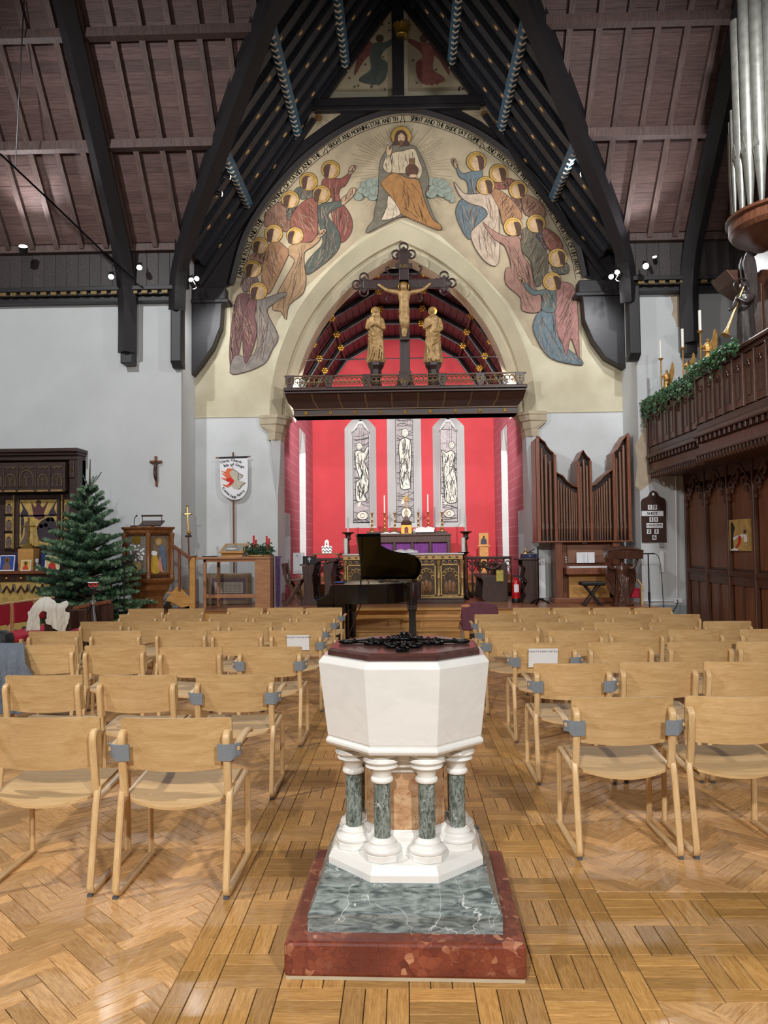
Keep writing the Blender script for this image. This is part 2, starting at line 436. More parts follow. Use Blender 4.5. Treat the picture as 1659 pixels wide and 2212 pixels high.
FONTC = Vector((-.005, 3.27, 0))
def lay(lst, nm, l, mat, rest):
    me = blockmesh(nm, l, BW, mat)
    lst = [b for b in lst if visible(b[0], b[1]) and not (abs(b[0]-FONTC.x) < .33 and abs(b[1]-FONTC.y) < .33)]
    near = sorted(lst, key=lambda b: (not inframe(b[0], b[1]), b[1]))
    for i, (x, y, a) in enumerate(near):
        if i < 300:
            o = link(nm, me, floor); o.location = (x, y, 0); o.rotation_euler = (0, 0, a)
        else:
            rest.blk(rect(x, y, l-.0014, BW-.0014, a), (cos(a), sin(a)), (x, y))
rest_o = Rest(); lay(oak_bl, 'oak_block', SQ, m_oakb, rest_o); lay(pine_bl, 'pine_block', BL, m_pine, rest_p)
part(floor, 'oak_parquet', m_oakb, rest_o, kind='stuff'); part(floor, 'pine_parquet', m_pine, rest_p, kind='stuff')
# ================================================================ platform and steps
m_plat = WOOD('platform_boards', rgb(128, 78, 50), rgb(176, 116, 76), (.8, 8, 8), .3, coat=.2)
plat = struct('floor_platform', MB().box(-4.6, 4.42, 13.76, 17.4, 0, ZP-.02).box(-2.6, 2.6, 17.4, 21.9, 0, .72), m_oakl, 'raised wooden platform before the chancel arch', cat='platform')
y = 13.72
while y < 17.4:
    part(plat, 'plank', m_plat, MB().box(-4.6, 4.42, y+.002, y+.108, ZP-.02, ZP)); y += .11
st = thing('sanctuary_steps', 'three light oak steps leading up to the sanctuary platform', 'steps', (-.4, 13.2, 0))
for i, (yy, z) in enumerate(((13.0, .15), (13.36, .30))):
    part(st, 'step', m_oakl, MB().box(-1.95, .97, yy+.03, 13.74, z-.15+.001, z-.03), bevel=.004)
    part(st, 'tread', m_oakl, MB().box(-1.97, .99, yy, yy+.4, z-.03, z), bevel=.01)
part(st, 'tread', m_oakl, MB().box(-1.97, .99, 13.68, 13.95, ZP-.028, ZP+.002), bevel=.008)
part(st, 'newel_post', m_oakl, MB().box(.97, 1.07, 12.98, 13.72, .0, .36), bevel=.02)
# sanctuary platform behind
sp_ = struct('floor_chancel', MB().box(-2.55, 2.55, 18.6, 21.9, .72, .86), m_plat, 'upper sanctuary step before the high altar', cat='platform')
# ================================================================ walls
XL, XR = -4.18, 4.38
def warch(w, rise, z0, n=18):
    """points of a two-centred pointed arch from left spring to right spring"""
    c = (rise*rise-w*w)/(2*w); R = w+c; a1 = math.atan2(rise, c); left = []
    for i in range(n+1):
        a = a1*i/n; left.append((c-R*cos(a), z0+R*sin(a)))
    return left+[(-x, z) for x, z in left[-2::-1]]
ZS = 4.2
A0 = warch(2.68, 3.92, ZS); A1 = warch(2.46, 3.60, ZS); A2 = warch(2.40, 3.52, ZS); A3 = warch(2.27, 3.386, ZS)
w = MB(); JX = 2.52; TOPZ = 13.2
w.add([(XL, YM, 0), (-JX, YM, 0), (-JX, YM, ZS), (-2.68, YM, ZS), (XL, YM, ZS)], [(0, 1, 2, 3, 4)])
w.add([(XR, YM, 0), (JX, YM, 0), (JX, YM, ZS), (2.68, YM, ZS), (XR, YM, ZS)], [(0, 1, 2, 3, 4)])
w.add([(XL, YM, ZS), (-2.68, YM, ZS), (-2.68, YM, TOPZ), (XL, YM, TOPZ)], [(0, 1, 2, 3)])
w.add([(XR, YM, ZS), (2.68, YM, ZS), (2.68, YM, TOPZ), (XR, YM, TOPZ)], [(0, 1, 2, 3)])
w.strip([(x, YM, z) for x, z in A0], [(x, YM, TOPZ) for x, z in A0])
wall_east = struct('wall_east', w, m_wwall, 'plastered east wall around the pointed chancel arch, cream above white', cat='wall')
def order(a, ya, b, yb): return MB().strip([(x, ya, z) for x, z in a], [(x, yb, z) for x, z in b])
ar = MB().strip([(x, YM, z) for x, z in A0], [(x, YM-.05, z) for x, z in warch(2.66, 3.89, ZS)])
ar.strip([(x, YM-.05, z) for x, z in warch(2.66, 3.89, ZS)], [(x, YM+.16, z) for x, z in A1])
part(wall_east, 'outer_arch_order', m_cream, ar, smooth=30)
ar = MB().strip([(x, YM+.16, z) for x, z in A1], [(x, YM+.28, z) for x, z in A1]).strip([(x, YM+.28, z) for x, z in A1], [(x, YM+.28, z) for x, z in A2])
ar.strip([(x, YM+.28, z) for x, z in A2], [(x, YM+.4, z) for x, z in A3]).strip([(x, YM+.4, z) for x, z in A3], [(x, YM+.9, z) for x, z in A3])
part(wall_east, 'inner_arch_order', m_cream, ar, smooth=30)
part(wall_east, 'jamb', m_white, MB().box(-2.53, -JX, YM-.001, YM+.9, 0, ZS)); part(wall_east, 'jamb', m_white, MB().box(JX, 2.53, YM-.001, YM+.9, 0, ZS))
bk = MB(); bk.strip([(x, YM+.9, z) for x, z in A3], [(x, YM+.9, 8.2) for x, z in A3]); bk.strip([(x, 16.415, z) for x, z in ((-2.6, 5.5), (-2.09, 6.29), (-1.648, 6.88), (-.532, 7.49), (.532, 7.49), (1.648, 6.88), (2.09, 6.29), (2.6, 5.5))], [(x, 16.415, 8.6) for x in (-2.6, -2.09, -1.648, -.532, .532, 1.648, 2.09, 2.6)]); part(wall_east, 'chancel_face', m_cream, bk)
for s_ in (-1, 1):           # corbelled capitals
    cp = MB(); prof = [(4.2, 2.29, .36), (4.14, 2.29, .36), (4.12, 2.33, .32), (4.02, 2.35, .30), (4.0, 2.40, .24), (3.86, 2.42, .22), (3.84, 2.44, .2), (3.72, 2.45, .19), (3.7, 2.46, .18)]
    rs = []
    for z, xi, d in prof:
        xo = 2.86 if z > 3.99 else 2.7
        pts = [(xo, YM+.02), (xo, YM-.02-d*.25), (xi+d*.55, YM-.02-d*.45), (xi, YM+.05), (xi, YM+.5), (xi+.05, YM+.62), (JX+.05, YM+.62)]
        rs.append([(s_*x, y_, z) for x, y_ in pts])
    cp.loft(rs); part(wall_east, 'capital', m_stone, cp)
    cb = MB(); rs = []
    for z, k in ((3.7, 1), (3.3, .82), (2.9, .5), (2.55, .12), (2.4, .02)):
        xi = 2.53-.07*k; d = .10*k
        pts = [(2.53+.13*k, YM+.01), (2.53+.1*k, YM-d), (xi, YM+.03), (xi, YM+.5), (JX+.01, YM+.55)]
        rs.append([(s_*x, y_, z) for x, y_ in pts])
    cb.loft(rs); part(wall_east, 'corbel', m_white, cb)
# thin cream-paint step on the plaster above the capitals
part(wall_east, 'string_course', m_cream, MB().box(XL, -2.72, YM-.018, YM, 4.175, 4.2).box(2.72, XR, YM-.018, YM, 4.175, 4.2), bevel=.004)
wl = MB().box(-9.5, XL, YT, YT+.3, 0, 6.9); wl.box(XL-.01, XL, YT+.3, YM, 0, 9.2)
wall_l = struct('wall_left', wl, m_white, 'white plaster wall behind the fir tree and carved altar', cat='wall')
m_bare = M('bare_plaster', rgb(176, 160, 138), .9, var=.1, scale=9)
wr = MB().box(XR, 9.5, YT, YT+.3, 0, 6.9); wr.box(XR, XR+.01, YT+.3, YM, 0, 9.2)
wall_r = struct('wall_right', wr, m_white, 'white plaster wall behind the hymn board and gallery end', cat='wall')
struct('wall_side', MB().box(6.62, 6.8, -7.0, YT, 0, 9.6), m_white)
struct('wall_transept', MB().box(-9.6, -9.4, -7.0, YT, 0, 9.6), m_white); struct('wall_west', MB().box(-9.6, 6.8, -7.2, -7.0, 0, 13.6), m_white)
rf = MB().add([(-9.6, 9.45, 12.9), (6.8, 9.45, 12.9), (6.8, 6.5, 13.6), (-9.6, 6.5, 13.6)], [(0, 1, 2, 3)]).add([(-9.6, 6.5, 13.6), (6.8, 6.5, 13.6), (6.8, -7.2, 13.6), (-9.6, -7.2, 13.6)], [(0, 1, 2, 3)]).box(-9.7, -9.6, -7, YT, 9.4, 13.7).box(6.8, 6.9, -7, YT, 9.4, 13.7); struct('ceiling_west', rf, m_board)
struct('baseboard_right', MB().box(4.4, 5.2, YT-.04, YT, 0, .42), M('grey_skirting', rgb(150, 154, 158), .6, var=.1), bevel=.01)
# ---------------------------------------------------------------- chancel walls
m_pink, N, L, B = nodes('stencilled_pink_wall'); B.inputs['Roughness'].default_value = .7
tc = N.new('ShaderNodeTexCoord'); sp = N.new('ShaderNodeSeparateXYZ'); L.new(tc.outputs['Object'], sp.inputs[0])
cbn = N.new('ShaderNodeCombineXYZ'); L.new(sp.outputs[1], cbn.inputs[0]); L.new(sp.outputs[2], cbn.inputs[1])
bt = N.new('ShaderNodeTexBrick'); bt.inputs['Scale'].default_value = 3.2; bt.inputs['Mortar Size'].default_value = .035; bt.inputs['Brick Width'].default_value = .55; bt.inputs['Row Height'].default_value = .7
bt.inputs['Color1'].default_value = rgb(176, 84, 100); bt.inputs['Color2'].default_value = rgb(184, 92, 108); bt.inputs['Mortar'].default_value = rgb(202, 132, 146)
L.new(cbn.outputs[0], bt.inputs['Vector']); L.new(bt.outputs[0], B.inputs['Base Color'])
XW = 2.55
for s_, nm in ((-1, 'wall_chancel_left'), (1, 'wall_chancel_right')):
    b = MB(); y0, y1 = YM+.9, YC
    wins = ((16.6, 17.4, .75, 2.3, .12), (19.0, 20.2, .9, 4.5, .14))
    # wall face cut round the two lancet recesses
    ys = sorted([y0, y1]+[v for q in wins for v in q[:2]])
    for a, c in zip(ys, ys[1:]):
        q = [v for v in wins if v[0] == a]
        if q: b.box(s_*XW, s_*(XW+.02), a, c, 0, q[0][2]).box(s_*XW, s_*(XW+.02), a, c, q[0][3], 5.6)
        else: b.box(s_*XW, s_*(XW+.02), a, c, 0, 5.6)
    wo = struct(nm, b, m_pink)
    for (a, c, za, zb, _) in wins:
        rec = MB(); mid = (a+c)/2; oc = [(a, za), (a, zb-.5), (mid-.12, zb-.12), (mid, zb), (mid+.12, zb-.12), (c, zb-.5), (c, za)]
        ic = [(mid+(y_-mid)*.6, z+.1 if z == za else z-.06) for y_, z in oc]
        A = [(s_*(XW-.002), y_, z) for y_, z in oc+[oc[0]]]; Bq = [(s_*(XW+.35), y_, z) for y_, z in ic+[ic[0]]]
        rec.strip(A, Bq); rec.add(Bq[:-1], [tuple(range(len(Bq)-1))])
        for sgn in (0, 1):     # spandrels above the pointed head
            pt = [(a, zb)]+[p for p in oc[1:4]] if sgn == 0 else [(c, zb)]+[p for p in oc[5:2:-1]]
            rec.add([(s_*(XW-.001), y_, z) for y_, z in pt], [tuple(range(len(pt)))])
        part(wo, 'lancet_recess', m_white, rec)
b = MB(); rp = [(-2.55, 5.55), (-2.09, 6.286), (-1.648, 6.883), (-.532, 7.493), (.532, 7.493), (1.648, 6.883), (2.09, 6.286), (2.55, 5.55)]
wb = struct('wall_back', MB(), m_red, 'red painted chancel end wall behind the high altar', cat='wall')
# red wall with three splayed lancet openings, given in photograph pixels on the plane YC
def pxz(px, py, Y): p = P(px, py, Y); return (p.x, p.z)
LW = []
for (xa, xb, ga, gb, ysp, yap, gt_, bot, gbot) in ((746, 814, 763, 799, 926, 898, 912, 1141, 1129), (838, 912, 855.5, 895, 878, 846, 862, 1140, 1128), (937, 1006, 952, 989, 922, 896, 908, 1139, 1127)):
    xl, zb = pxz(xa, bot, YC); xr, _ = pxz(xb, bot, YC); _, zs = pxz(xa, ysp, YC); _, za = pxz((xa+xb)/2, yap, YC)
    gl, gz = pxz(ga, gbot, YC); gr, _ = pxz(gb, gbot, YC); _, gtop = pxz(ga, gt_, YC)
    LW.append(dict(xl=xl, xr=xr, zb=zb, zs=zs, za=za, gl=gl, gr=gr, gz=gz, gtop=gtop))
def lancet(x0, x1, zb, zs, za, n=6):
    xm = (x0+x1)/2; w_ = (x1-x0)/2; pts = [(x0, zb)]
    left = [(-w_+w_*i/n, zs+(za-zs)*(1-(1-i/n)**1.7)) for i in range(n+1)]
    top = left+[(-x, z) for x, z in left[-2::-1]]
    return pts+[(xm+x, z) for x, z in top]+[(x1, zb)]
b = MB(); xs = [-XW]
ztop = lambda x: next(z0+(z1-z0)*(x-x0)/(x1-x0) for (x0, z0), (x1, z1) in zip(rp, rp[1:]) if x0-1e-6 <= x <= x1+1e-6)
xcur = -XW
for q in LW:
    cv = lancet(q['xl'], q['xr'], q['zb'], q['zs'], q['za'])
    n_ = 6
    for xa, xb in [(xcur, q['xl'])]:
        k = [xa]+[x for x, _ in rp if xa < x < xb]+[xb]
        for u, v in zip(k, k[1:]): b.add([(u, YC, .0), (v, YC, 0), (v, YC, ztop(v)), (u, YC, ztop(u))], [(0, 1, 2, 3)])
    b.add([(q['xl'], YC, 0), (q['xr'], YC, 0), (q['xr'], YC, q['zb']), (q['xl'], YC, q['zb'])], [(0, 1, 2, 3)])
    up = cv[1:-1]; b.strip([(x, YC, z) for x, z in up], [(x, YC, ztop(x)) for x, z in up]); xcur = q['xr']
k = [xcur]+[x for x, _ in rp if xcur < x < XW]+[XW]
for u, v in zip(k, k[1:]): b.add([(u, YC, .0), (v, YC, 0), (v, YC, ztop(v)), (u, YC, ztop(u))], [(0, 1, 2, 3)])
wb.data = b.mesh('wall_back', m_red)
# ---------------------------------------------------------------- chancel roof
cr = struct('ceiling_chancel', MB(), m_crim, 'boarded wagon roof of the chancel in dark crimson with black ribs', cat='ceiling')
bb = MB()
for (x0, z0), (x1, z1) in zip(rp, rp[1:]): bb.add([(x0, 16.4, z0+.03), (x1, 16.4, z1+.03), (x1, YC+.1, z1+.03), (x0, YC+.1, z0+.03)], [(0, 1, 2, 3)])
cr.data = bb.mesh('ceiling_chancel', m_crim)
for (x0, z0), (x1, z1) in zip(rp, rp[1:]):
    l = math.hypot(x1-x0, z1-z0); n = max(2, round(l/.18)); nx, nz = -(z1-z0)/l, (x1-x0)/l
    for i in range(n):
        a, c = (i+.04)/n, (i+.96)/n
        p0 = (x0+(x1-x0)*a, z0+(z1-z0)*a); p1 = (x0+(x1-x0)*c, z0+(z1-z0)*c)
        part(cr, 'board', m_crim, MB().prism([(p0[0], 16.42, p0[1]), (p1[0], 16.42, p1[1]), (p1[0]+nx*.02, 16.42, p1[1]+nz*.02), (p0[0]+nx*.02, 16.42, p0[1]+nz*.02)], (0, YC-16.43, 0)))
m_rib = M('black_rib', rgb(24, 20, 22), .4, 0, var=.2)
for Y in (16.5, 17.6, 18.95, 20.25, YC-.06):
    sh = [(x*(1-.03), z-.05) for x, z in rp]
    part(cr, 'rib', m_rib, MB().tube([(x, Y, z) for x, z in sh], .06, 4), smooth=None)
    part(cr, 'rib_bead', M('rib_bead', rgb(84, 92, 90), .4, 0, var=.2), MB().tube([(x*.98, Y-.05, z-.06) for x, z in sh], .018, 6))
    for i in (1, 2, 3, 4, 5, 6):
        if Y > 21: break
        x, z = sh[i]; bs = MB(); c0 = Vector((x, Y-.07, z-.06))
        for k in range(6):
            q = 2*PI*k/6; bs.sph(c0+Vector((cos(q)*.055, 0, sin(q)*.055)), (.045, .03, .045), 6, 4)
        bs.sph(c0+Vector((0, -.03, 0)), .04, 6, 4); part(cr, 'gilded_boss', m_gold, bs, smooth=60)
for i in (2, 5):
    x, z = rp[i]; part(cr, 'purlin', m_rib, MB().tube([(x*.98, 16.45, z-.04), (x*.98, YC, z-.04)], .045, 4))
# ================================================================ transept and crossing roofs
ZE, YE, PT, PN, ZR = 7.2, 14.1, 1.19, 1.44, 13.0
def tz(y): return ZE+PT*(YE-y)
def vy(x): return YE-(ZR-PN*abs(x)-ZE)/PT        # Y of the valley at x
def vx(y): return max(0, (ZR-tz(y))/PN)          # |x| of the valley at y
XE = 9.4
su = math.hypot(1, PT); cu_, su_ = 1/su, PT/su
for s_, nm in ((-1, 'ceiling_left'), (1, 'ceiling_right')):
    yv = YE; c = MB(); n = 10
    A = []; Bq = []
    for i in range(n+1):
        y = YE-(YE-9.3)*i/n; A.append((s_*XE, y, tz(y)+.09)); Bq.append((s_*(vx(y)-.05), y, tz(y)+.09))
    c.strip(A, Bq)
    ce = struct(nm, c, m_dark, 'boarded transept roof slope with rafters and purlins', cat='ceiling')
    d = 0; k = 0
    while True:
        ya, yb = YE-d*cu_, YE-(d+.172)*cu_
        if yb < 9.4: break
        xv = vx((ya+yb)/2)+.02; lift = .0 if k % 2 else .006
        p = [(s_*xv, ya, tz(ya)+.03+lift), (s_*xv, yb+.003, tz(yb)+.03+lift), (s_*xv, yb+.003, tz(yb)+.06), (s_*xv, ya, tz(ya)+.06)]
        part(ce, 'board', m_board, MB().prism(p, (s_*(XE-xv), 0, 0))); d += .174; k += 1
    x = 3.16-.46*3
    while x < 8.6:
        ys_ = min(YE, vy(x)) if x < 4.03 else YE
        if ys_ > 9.6:
            part(ce, 'rafter', m_raft, MB().bar((s_*x, ys_, tz(ys_)-.03), (s_*x, 9.4, tz(9.4)-.03), .095, .13, (0, PT, 1)))
        x += .46
    for y, w_, h_ in ((12.93, .16, .17), (11.88, .16, .17), (10.75, .16, .17)):
        part(ce, 'purlin', m_raft, MB().bar((s_*(vx(y)+.05), y, tz(y)-.13), (s_*XE, y, tz(y)-.13), .15, .15))
    part(ce, 'backing', m_black, MB().box(min(s_*4.05, s_*XE), max(s_*4.05, s_*XE), YE+.16, YT+.1, 6.5, 7.6))
    # ashlar boards between wall plate and roof slope
    part(ce, 'wall_plate', m_raft, MB().box(min(s_*4.05, s_*XE), max(s_*4.05, s_*XE), YE-.02, YE+.16, ZE-.12, ZE+.02), bevel=.01)
    x = 4.1
    while x < 9.3:
        part(ce, 'ashlar_board', m_dark, MB().box(min(s_*x, s_*(x+.212)), max(s_*x, s_*(x+.212)), YE+.1, YE+.14, 6.42, ZE-.1), bevel=.004); x += .216
    co_ = MB(); xa, xb = min(s_*4.1, s_*XE), max(s_*4.1, s_*XE)
    part(ce, 'cornice', m_black, co_.box(xa, xb, YE+.02, YT, 6.36, 6.44).box(xa, xb, YE+.12, YT, 6.3, 6.36).box(xa, xb, YE+.2, YT, 6.2, 6.3), bevel=.008)
    x = 4.15; g = MB()
    while x < 9.3:
        g.box(min(s_*x, s_*(x+.11)), max(s_*x, s_*(x+.11)), YE+.05, YE+.12, 6.3, 6.355); x += .19
    part(ce, 'gilded_dentils', M('dull_gold', rgb(120, 100, 60), .5, .3, var=.3, scale=25), g)
    # nave slope east of the valley
    c = MB(); A = []; Bq = []
    for i in range(n+1):
        x = 4.03*i/n; A.append((s_*x, YM+.1, ZR-PN*x+.1)); Bq.append((s_*x, max(9.2, vy(x)-.1), ZR-PN*x+.1))
    c.strip(A, Bq); m_nav = WOOD('blue_black_board', rgb(34, 36, 44), rgb(58, 60, 68), (6, .6, 6), .5)
    cn = struct('ceiling_nave' if s_ < 0 else 'ceiling_nave_right', c, m_nav, 'dark boarded nave roof slope with gold spots beside the mural', cat='ceiling')
    nn = math.hypot(1, PN); dx, dz = 1/nn, PN/nn; k = 0; y = YM-.1
    m_nraf = WOOD('blue_black_rafter', rgb(34, 36, 44), rgb(58, 60, 68), (6, .6, 6), .5, rnd=.1)
    m_spot = M('gold_spot', rgb(205, 165, 105), .4, .3, var=.1)
    while y > 9.6:
        xm = min(4.0, vx(y) if y < YE else 4.03)
        if y < YM-1.35*.0:
            part(cn, 'rafter', m_nraf, MB().bar((s_*xm, y, ZR-PN*xm+.02), (s_*.05, y, ZR-PN*.05+.02), .2, .12, (0, 0, 1)))
            t = .3
            while t < 4.0:
                x = t+(.28 if k % 2 else 0)
                if x < xm-.12:
                    q = MB(); c0 = Vector((s_*x, y-.01, ZR-PN*x-.066)); ax = Vector((-s_*dx, 0, dz))
                    q.tube([c0-ax*.07, c0-ax*.045, c0, c0+ax*.045, c0+ax*.07], [.006, .03, .038, .03, .006], 6); part(cn, 'gold_spot', m_spot, q, smooth=60)
                t += .56
        y -= .46; k += 1
    for x in (3.06, 2.05, 1.08):
        z = ZR-PN*x-.13; y0 = vy(x)+.1
        a = Vector((s_*x, y0, z)); e = Vector((s_*x, YM-.02, z))
        pu = part(cn, 'purlin', M('blue_paint', rgb(70, 104, 128), .5, 0, var=.15, scale=12), MB().bar(a, e, .15, .13, (s_*dz, 0, dx)))
        q = MB(); nrm = Vector((-s_*dz*.0, 0, -1)); sd = Vector((-s_*1, 0, 0))
        cnt = int((e.y-y0)/.16)
        for i in range(cnt):      # zigzag of cream chevrons on the under edge
            yy = y0+(i+.5)*(e.y-y0)/cnt; zb_ = z-.078; xo = s_*x
            q.add([(xo-.06, yy-.045, zb_-.012), (xo-.06, yy+.015, zb_-.012), (xo, yy+.06, zb_-.02), (xo+.06, yy+.015, zb_-.012), (xo+.06, yy-.045, zb_-.012), (xo, yy, zb_-.02)], [(0, 1, 2, 5), (5, 2, 3, 4)])
        part(cn, 'chevrons', M('cream_chevron', rgb(214, 206, 190), .5, 0, var=.1), q)
    # valley beam with its curved brace and wall post
    vb = struct('trim_valley_beam' if s_ < 0 else 'trim_valley_beam_right', MB().bar((s_*4.1, 14.18, 7.02), (s_*.02, 9.25, 12.82), .26, .34), m_black, bevel=.02)
    P0 = Vector((s_*4.22, 14.3, 5.0)); pts = catmull([(s_*4.2, 14.28, 6.0), (s_*4.1, 14.1, 6.7), (s_*3.72, 13.62, 7.35), (s_*3.1, 12.9, 8.2), (s_*2.1, 11.75, 9.6), (s_*.6, 10.0, 11.75)], 6)
    part(vb, 'curved_brace', m_black, MB().tube(pts, .16, 4))
    xb0 = 4.22 if s_ < 0 else 4.3
    pb = MB().prism([(s_*(xb0-.12), 14.2, 6.3), (s_*(xb0+.08), 14.2, 6.3), (s_*(xb0+.08), 14.2, 5.02), (s_*(xb0-.12), 14.2, 5.02)], (0, .28, 0))
    part(vb, 'wall_post', m_black, pb, bevel=.02)
    part(vb, 'post_foot', m_black, MB().loft([[(s_*(xb0-.12), 14.2, 5.03), (s_*(xb0+.08), 14.2, 5.03), (s_*(xb0+.08), 14.48, 5.03), (s_*(xb0-.12), 14.48, 5.03)], [(s_*(xb0-.12), 14.36, 4.93), (s_*(xb0+.08), 14.36, 4.93), (s_*(xb0+.08), 14.48, 4.93), (s_*(xb0-.12), 14.48, 4.93)]]))
    # transept truss
    xt = 5.12 if s_ < 0 else 5.28
    tt = struct('trim_truss' if s_ < 0 else 'trim_truss_right', MB().bar((s_*xt, YE-.1, tz(YE)-.2), (s_*xt, 9.3, tz(9.3)-.2), .2, .3, (0, PT, 1)), m_black, bevel=.02)
    pts = catmull([(s_*xt, 14.22, 5.2), (s_*xt, 14.2, 6.2), (s_*xt, 13.98, 6.85), (s_*xt, 13.5, 7.5), (s_*xt, 12.7, 8.45), (s_*xt, 11.6, 9.75), (s_*xt, 10.4, 11.1)], 6)
    part(tt, 'curved_brace', m_black, MB().tube(pts, .17, 4))
    part(tt, 'wall_post', m_black, MB().prism([(s_*(xt-.1), 14.2, 6.4), (s_*(xt+.12), 14.2, 6.4), (s_*(xt+.12), 14.2, 5.0), (s_*(xt-.1), 14.2, 5.0)], (0, .28, 0)), bevel=.02)
    # bracket posts of the mural wall truss
    xo = XL if s_ < 0 else XR
    x1 = 3.5
    bp_ = struct('trim_bracket' if s_ < 0 else 'trim_bracket_right', MB().prism([(xo, YM-.3, 6.75), (s_*x1, YM-.3, 6.75), (s_*x1, YM-.3, 6.45), (s_*(x1+.07), YM-.3, 6.4), (s_*(x1+.1), YM-.3, 5.95), (s_*(x1+.26), YM-.3, 5.55), (s_*(x1+.5), YM-.3, 5.2), (xo, YM-.3, 4.98)], (0, .28, 0)), m_black, bevel=.015)
    part(bp_, 'moulded_cap', m_black, MB().box(min(xo, s_*(x1-.08)), max(xo, s_*(x1-.08)), YM-.36, YM-.01, 6.42, 6.5), bevel=.02)
# ---------------------------------------------------------------- timber infill and frame round the mural
MC = [(500, 618), (512, 570), (525, 525), (543, 487), (568, 447), (597, 409), (628, 374), (664, 339), (704, 308), (741, 285), (780, 266), (824, 251), (869, 244), (906, 246), (943, 255), (979, 267), (1013, 281), (1050, 302), (1084, 326), (1123, 358), (1160, 396), (1190, 433), (1214, 472), (1236, 511), (1252, 549), (1263, 601)]
mcw = [P(a, b, YM) for a, b in MC]; mcw = catmull(mcw, 3)
def rake(x): return ZR-PN*abs(x)-.02
inf = MB(); A = [(p.x, YM-.1, p.z) for p in mcw]; Bq = [(p.x, YM-.1, max(p.z+.02, min(rake(p.x), 10.42))) for p in mcw]
inf.strip(A, Bq); inf.strip(A, [(a, YM, c) for a, _, c in A])
for s_, e in ((-1, mcw[0]), (1, mcw[-1])):
    xo = XL if s_ < 0 else XR
    inf.add([(e.x, YM-.1, e.z), (xo, YM-.1, 6.45), (xo, YM-.1, rake(3.95)), (e.x, YM-.1, rake(e.x))], [(0, 1, 2, 3)])
infill = struct('trim_mural_infill', inf, m_black, 'black timber boarding framing the arched mural', cat='timber frame')
part(infill, 'arch_rib', m_black, MB().tube([(p.x, YM-.12, p.z) for p in mcw], .075, 4))
for s_ in (-1, 1):
    part(infill, 'rake_moulding', m_black, MB().bar((s_*4.05, YM-.14, rake(4.05)-.3), (s_*1.72, YM-.14, rake(1.72)-.3), .1, .11, (0, 1, 0)))
    part(infill, 'gable_moulding', m_black, MB().bar((s_*1.62, YM-.14, 10.48), (s_*.12, YM-.14, 12.6), .1, .1, (0, 1, 0)))
part(infill, 'collar_beam', m_black, MB().box(-1.78, 1.72, YM-.2, YM, 10.4, 10.62), bevel=.02)
part(infill, 'collar_moulding', m_black, MB().box(-1.7, 1.64, YM-.24, YM-.1, 10.33, 10.4), bevel=.01)
part(infill, 'king_post', m_black, MB().box(-.13, .11, YM-.22, YM, 10.6, 13.1), bevel=.02)
# ================================================================ flat painting helpers (photograph pixels -> a plane Y)
def W3(pts, Y): return [P(a, b, Y) for a, b in pts]
def sm(pts, k=4, closed=True): return [(v.x, v.y) for v in catmull([(a, b, 0) for a, b in pts], k, closed)]
def stroke(mb, pts, Y, w):
    n = len(pts); A = []; B_ = []
    for i in range(n):
        a, b = pts[max(0, i-1)], pts[min(n-1, i+1)]; dx, dy = b[0]-a[0], b[1]-a[1]; l = math.hypot(dx, dy) or 1
        ww = w*(1 if 0 < i < n-1 else .4); ox, oy = -dy/l*ww/2, dx/l*ww/2
        A.append(P(pts[i][0]+ox, pts[i][1]+oy, Y)); B_.append(P(pts[i][0]-ox, pts[i][1]-oy, Y))
    return mb.strip(A, B_)
def flat(root, name, pts, Y, mat, smooth_=3, th=.004):
    p = sm(pts, smooth_) if smooth_ else pts
    return part(root, name, mat, MB().prism(W3(p, Y), (0, th, 0)))
def disc(c, r, n=24, rx=None): return [(c[0]+(rx or r)*cos(2*PI*i/n), c[1]+r*sin(2*PI*i/n)) for i in range(n)]
def inside(p, poly):
    x, y = p; r = False
    for i in range(len(poly)):
        (x1, y1), (x2, y2) = poly[i-1], poly[i]
        if (y1 > y) != (y2 > y) and x < (x2-x1)*(y-y1)/(y2-y1)+x1: r = not r
    return r
def folds(mb, poly, Y, n, w, rnd, ang=None, ln=.45):
    """short curved drapery lines kept inside a polygon"""
    xs = [p[0] for p in poly]; ys = [p[1] for p in poly]; sx, sy = max(xs)-min(xs), max(ys)-min(ys); k = 0; tr = 0
    while k < n and tr < n*30:
        tr += 1; x, y = rnd.uniform(min(xs), max(xs)), rnd.uniform(min(ys), max(ys)); a = (ang if ang is not None else PI/2)+rnd.gauss(0, .3); l = max(sx, sy)*ln*rnd.uniform(.5, 1); c = rnd.uniform(-.25, .25)
        pts = []
        for i in range(7):
            t = i/6-.5; pts.append((x+cos(a)*l*t-sin(a)*l*c*(t*t-.25), y+sin(a)*l*t+cos(a)*l*c*(t*t-.25)))
        if all(inside(q, poly) for q in pts): stroke(mb, pts, Y, w*rnd.uniform(.6, 1.2)); k += 1
    return mb
def paintm(n, r, g, b): return M('paint_'+n, rgb(r, g, b), .85, 0, var=.2, scale=9)
m_hil = M('paint_highlight', rgb(160, 132, 110), .85, var=.1)
m_line = M('paint_outline', rgb(70, 50, 42), .85, var=.1)
# ================================================================ the mural
mural = thing('mural', 'arched wall painting of a seated robed figure between angels above the chancel arch', 'mural', P(869, 620, YM))
gl_ = [(497, 805), (535, 801), (575, 776), (588, 730), (602, 690), (640, 640), (704, 580), (780, 512), (869, 474), (950, 508), (1030, 580), (1095, 650), (1125, 700), (1150, 745), (1210, 778), (1257, 785)]
mg = M('paint_ground', rgb(172, 158, 132), .9, var=.14, scale=3, bump=.1, bscale=30)
part(mural, 'painted_ground', mg, MB().prism(W3(gl_+[(1257, 640)]+MC[::-1]+[(497, 660)], YM-.002), (0, .0003, 0)))
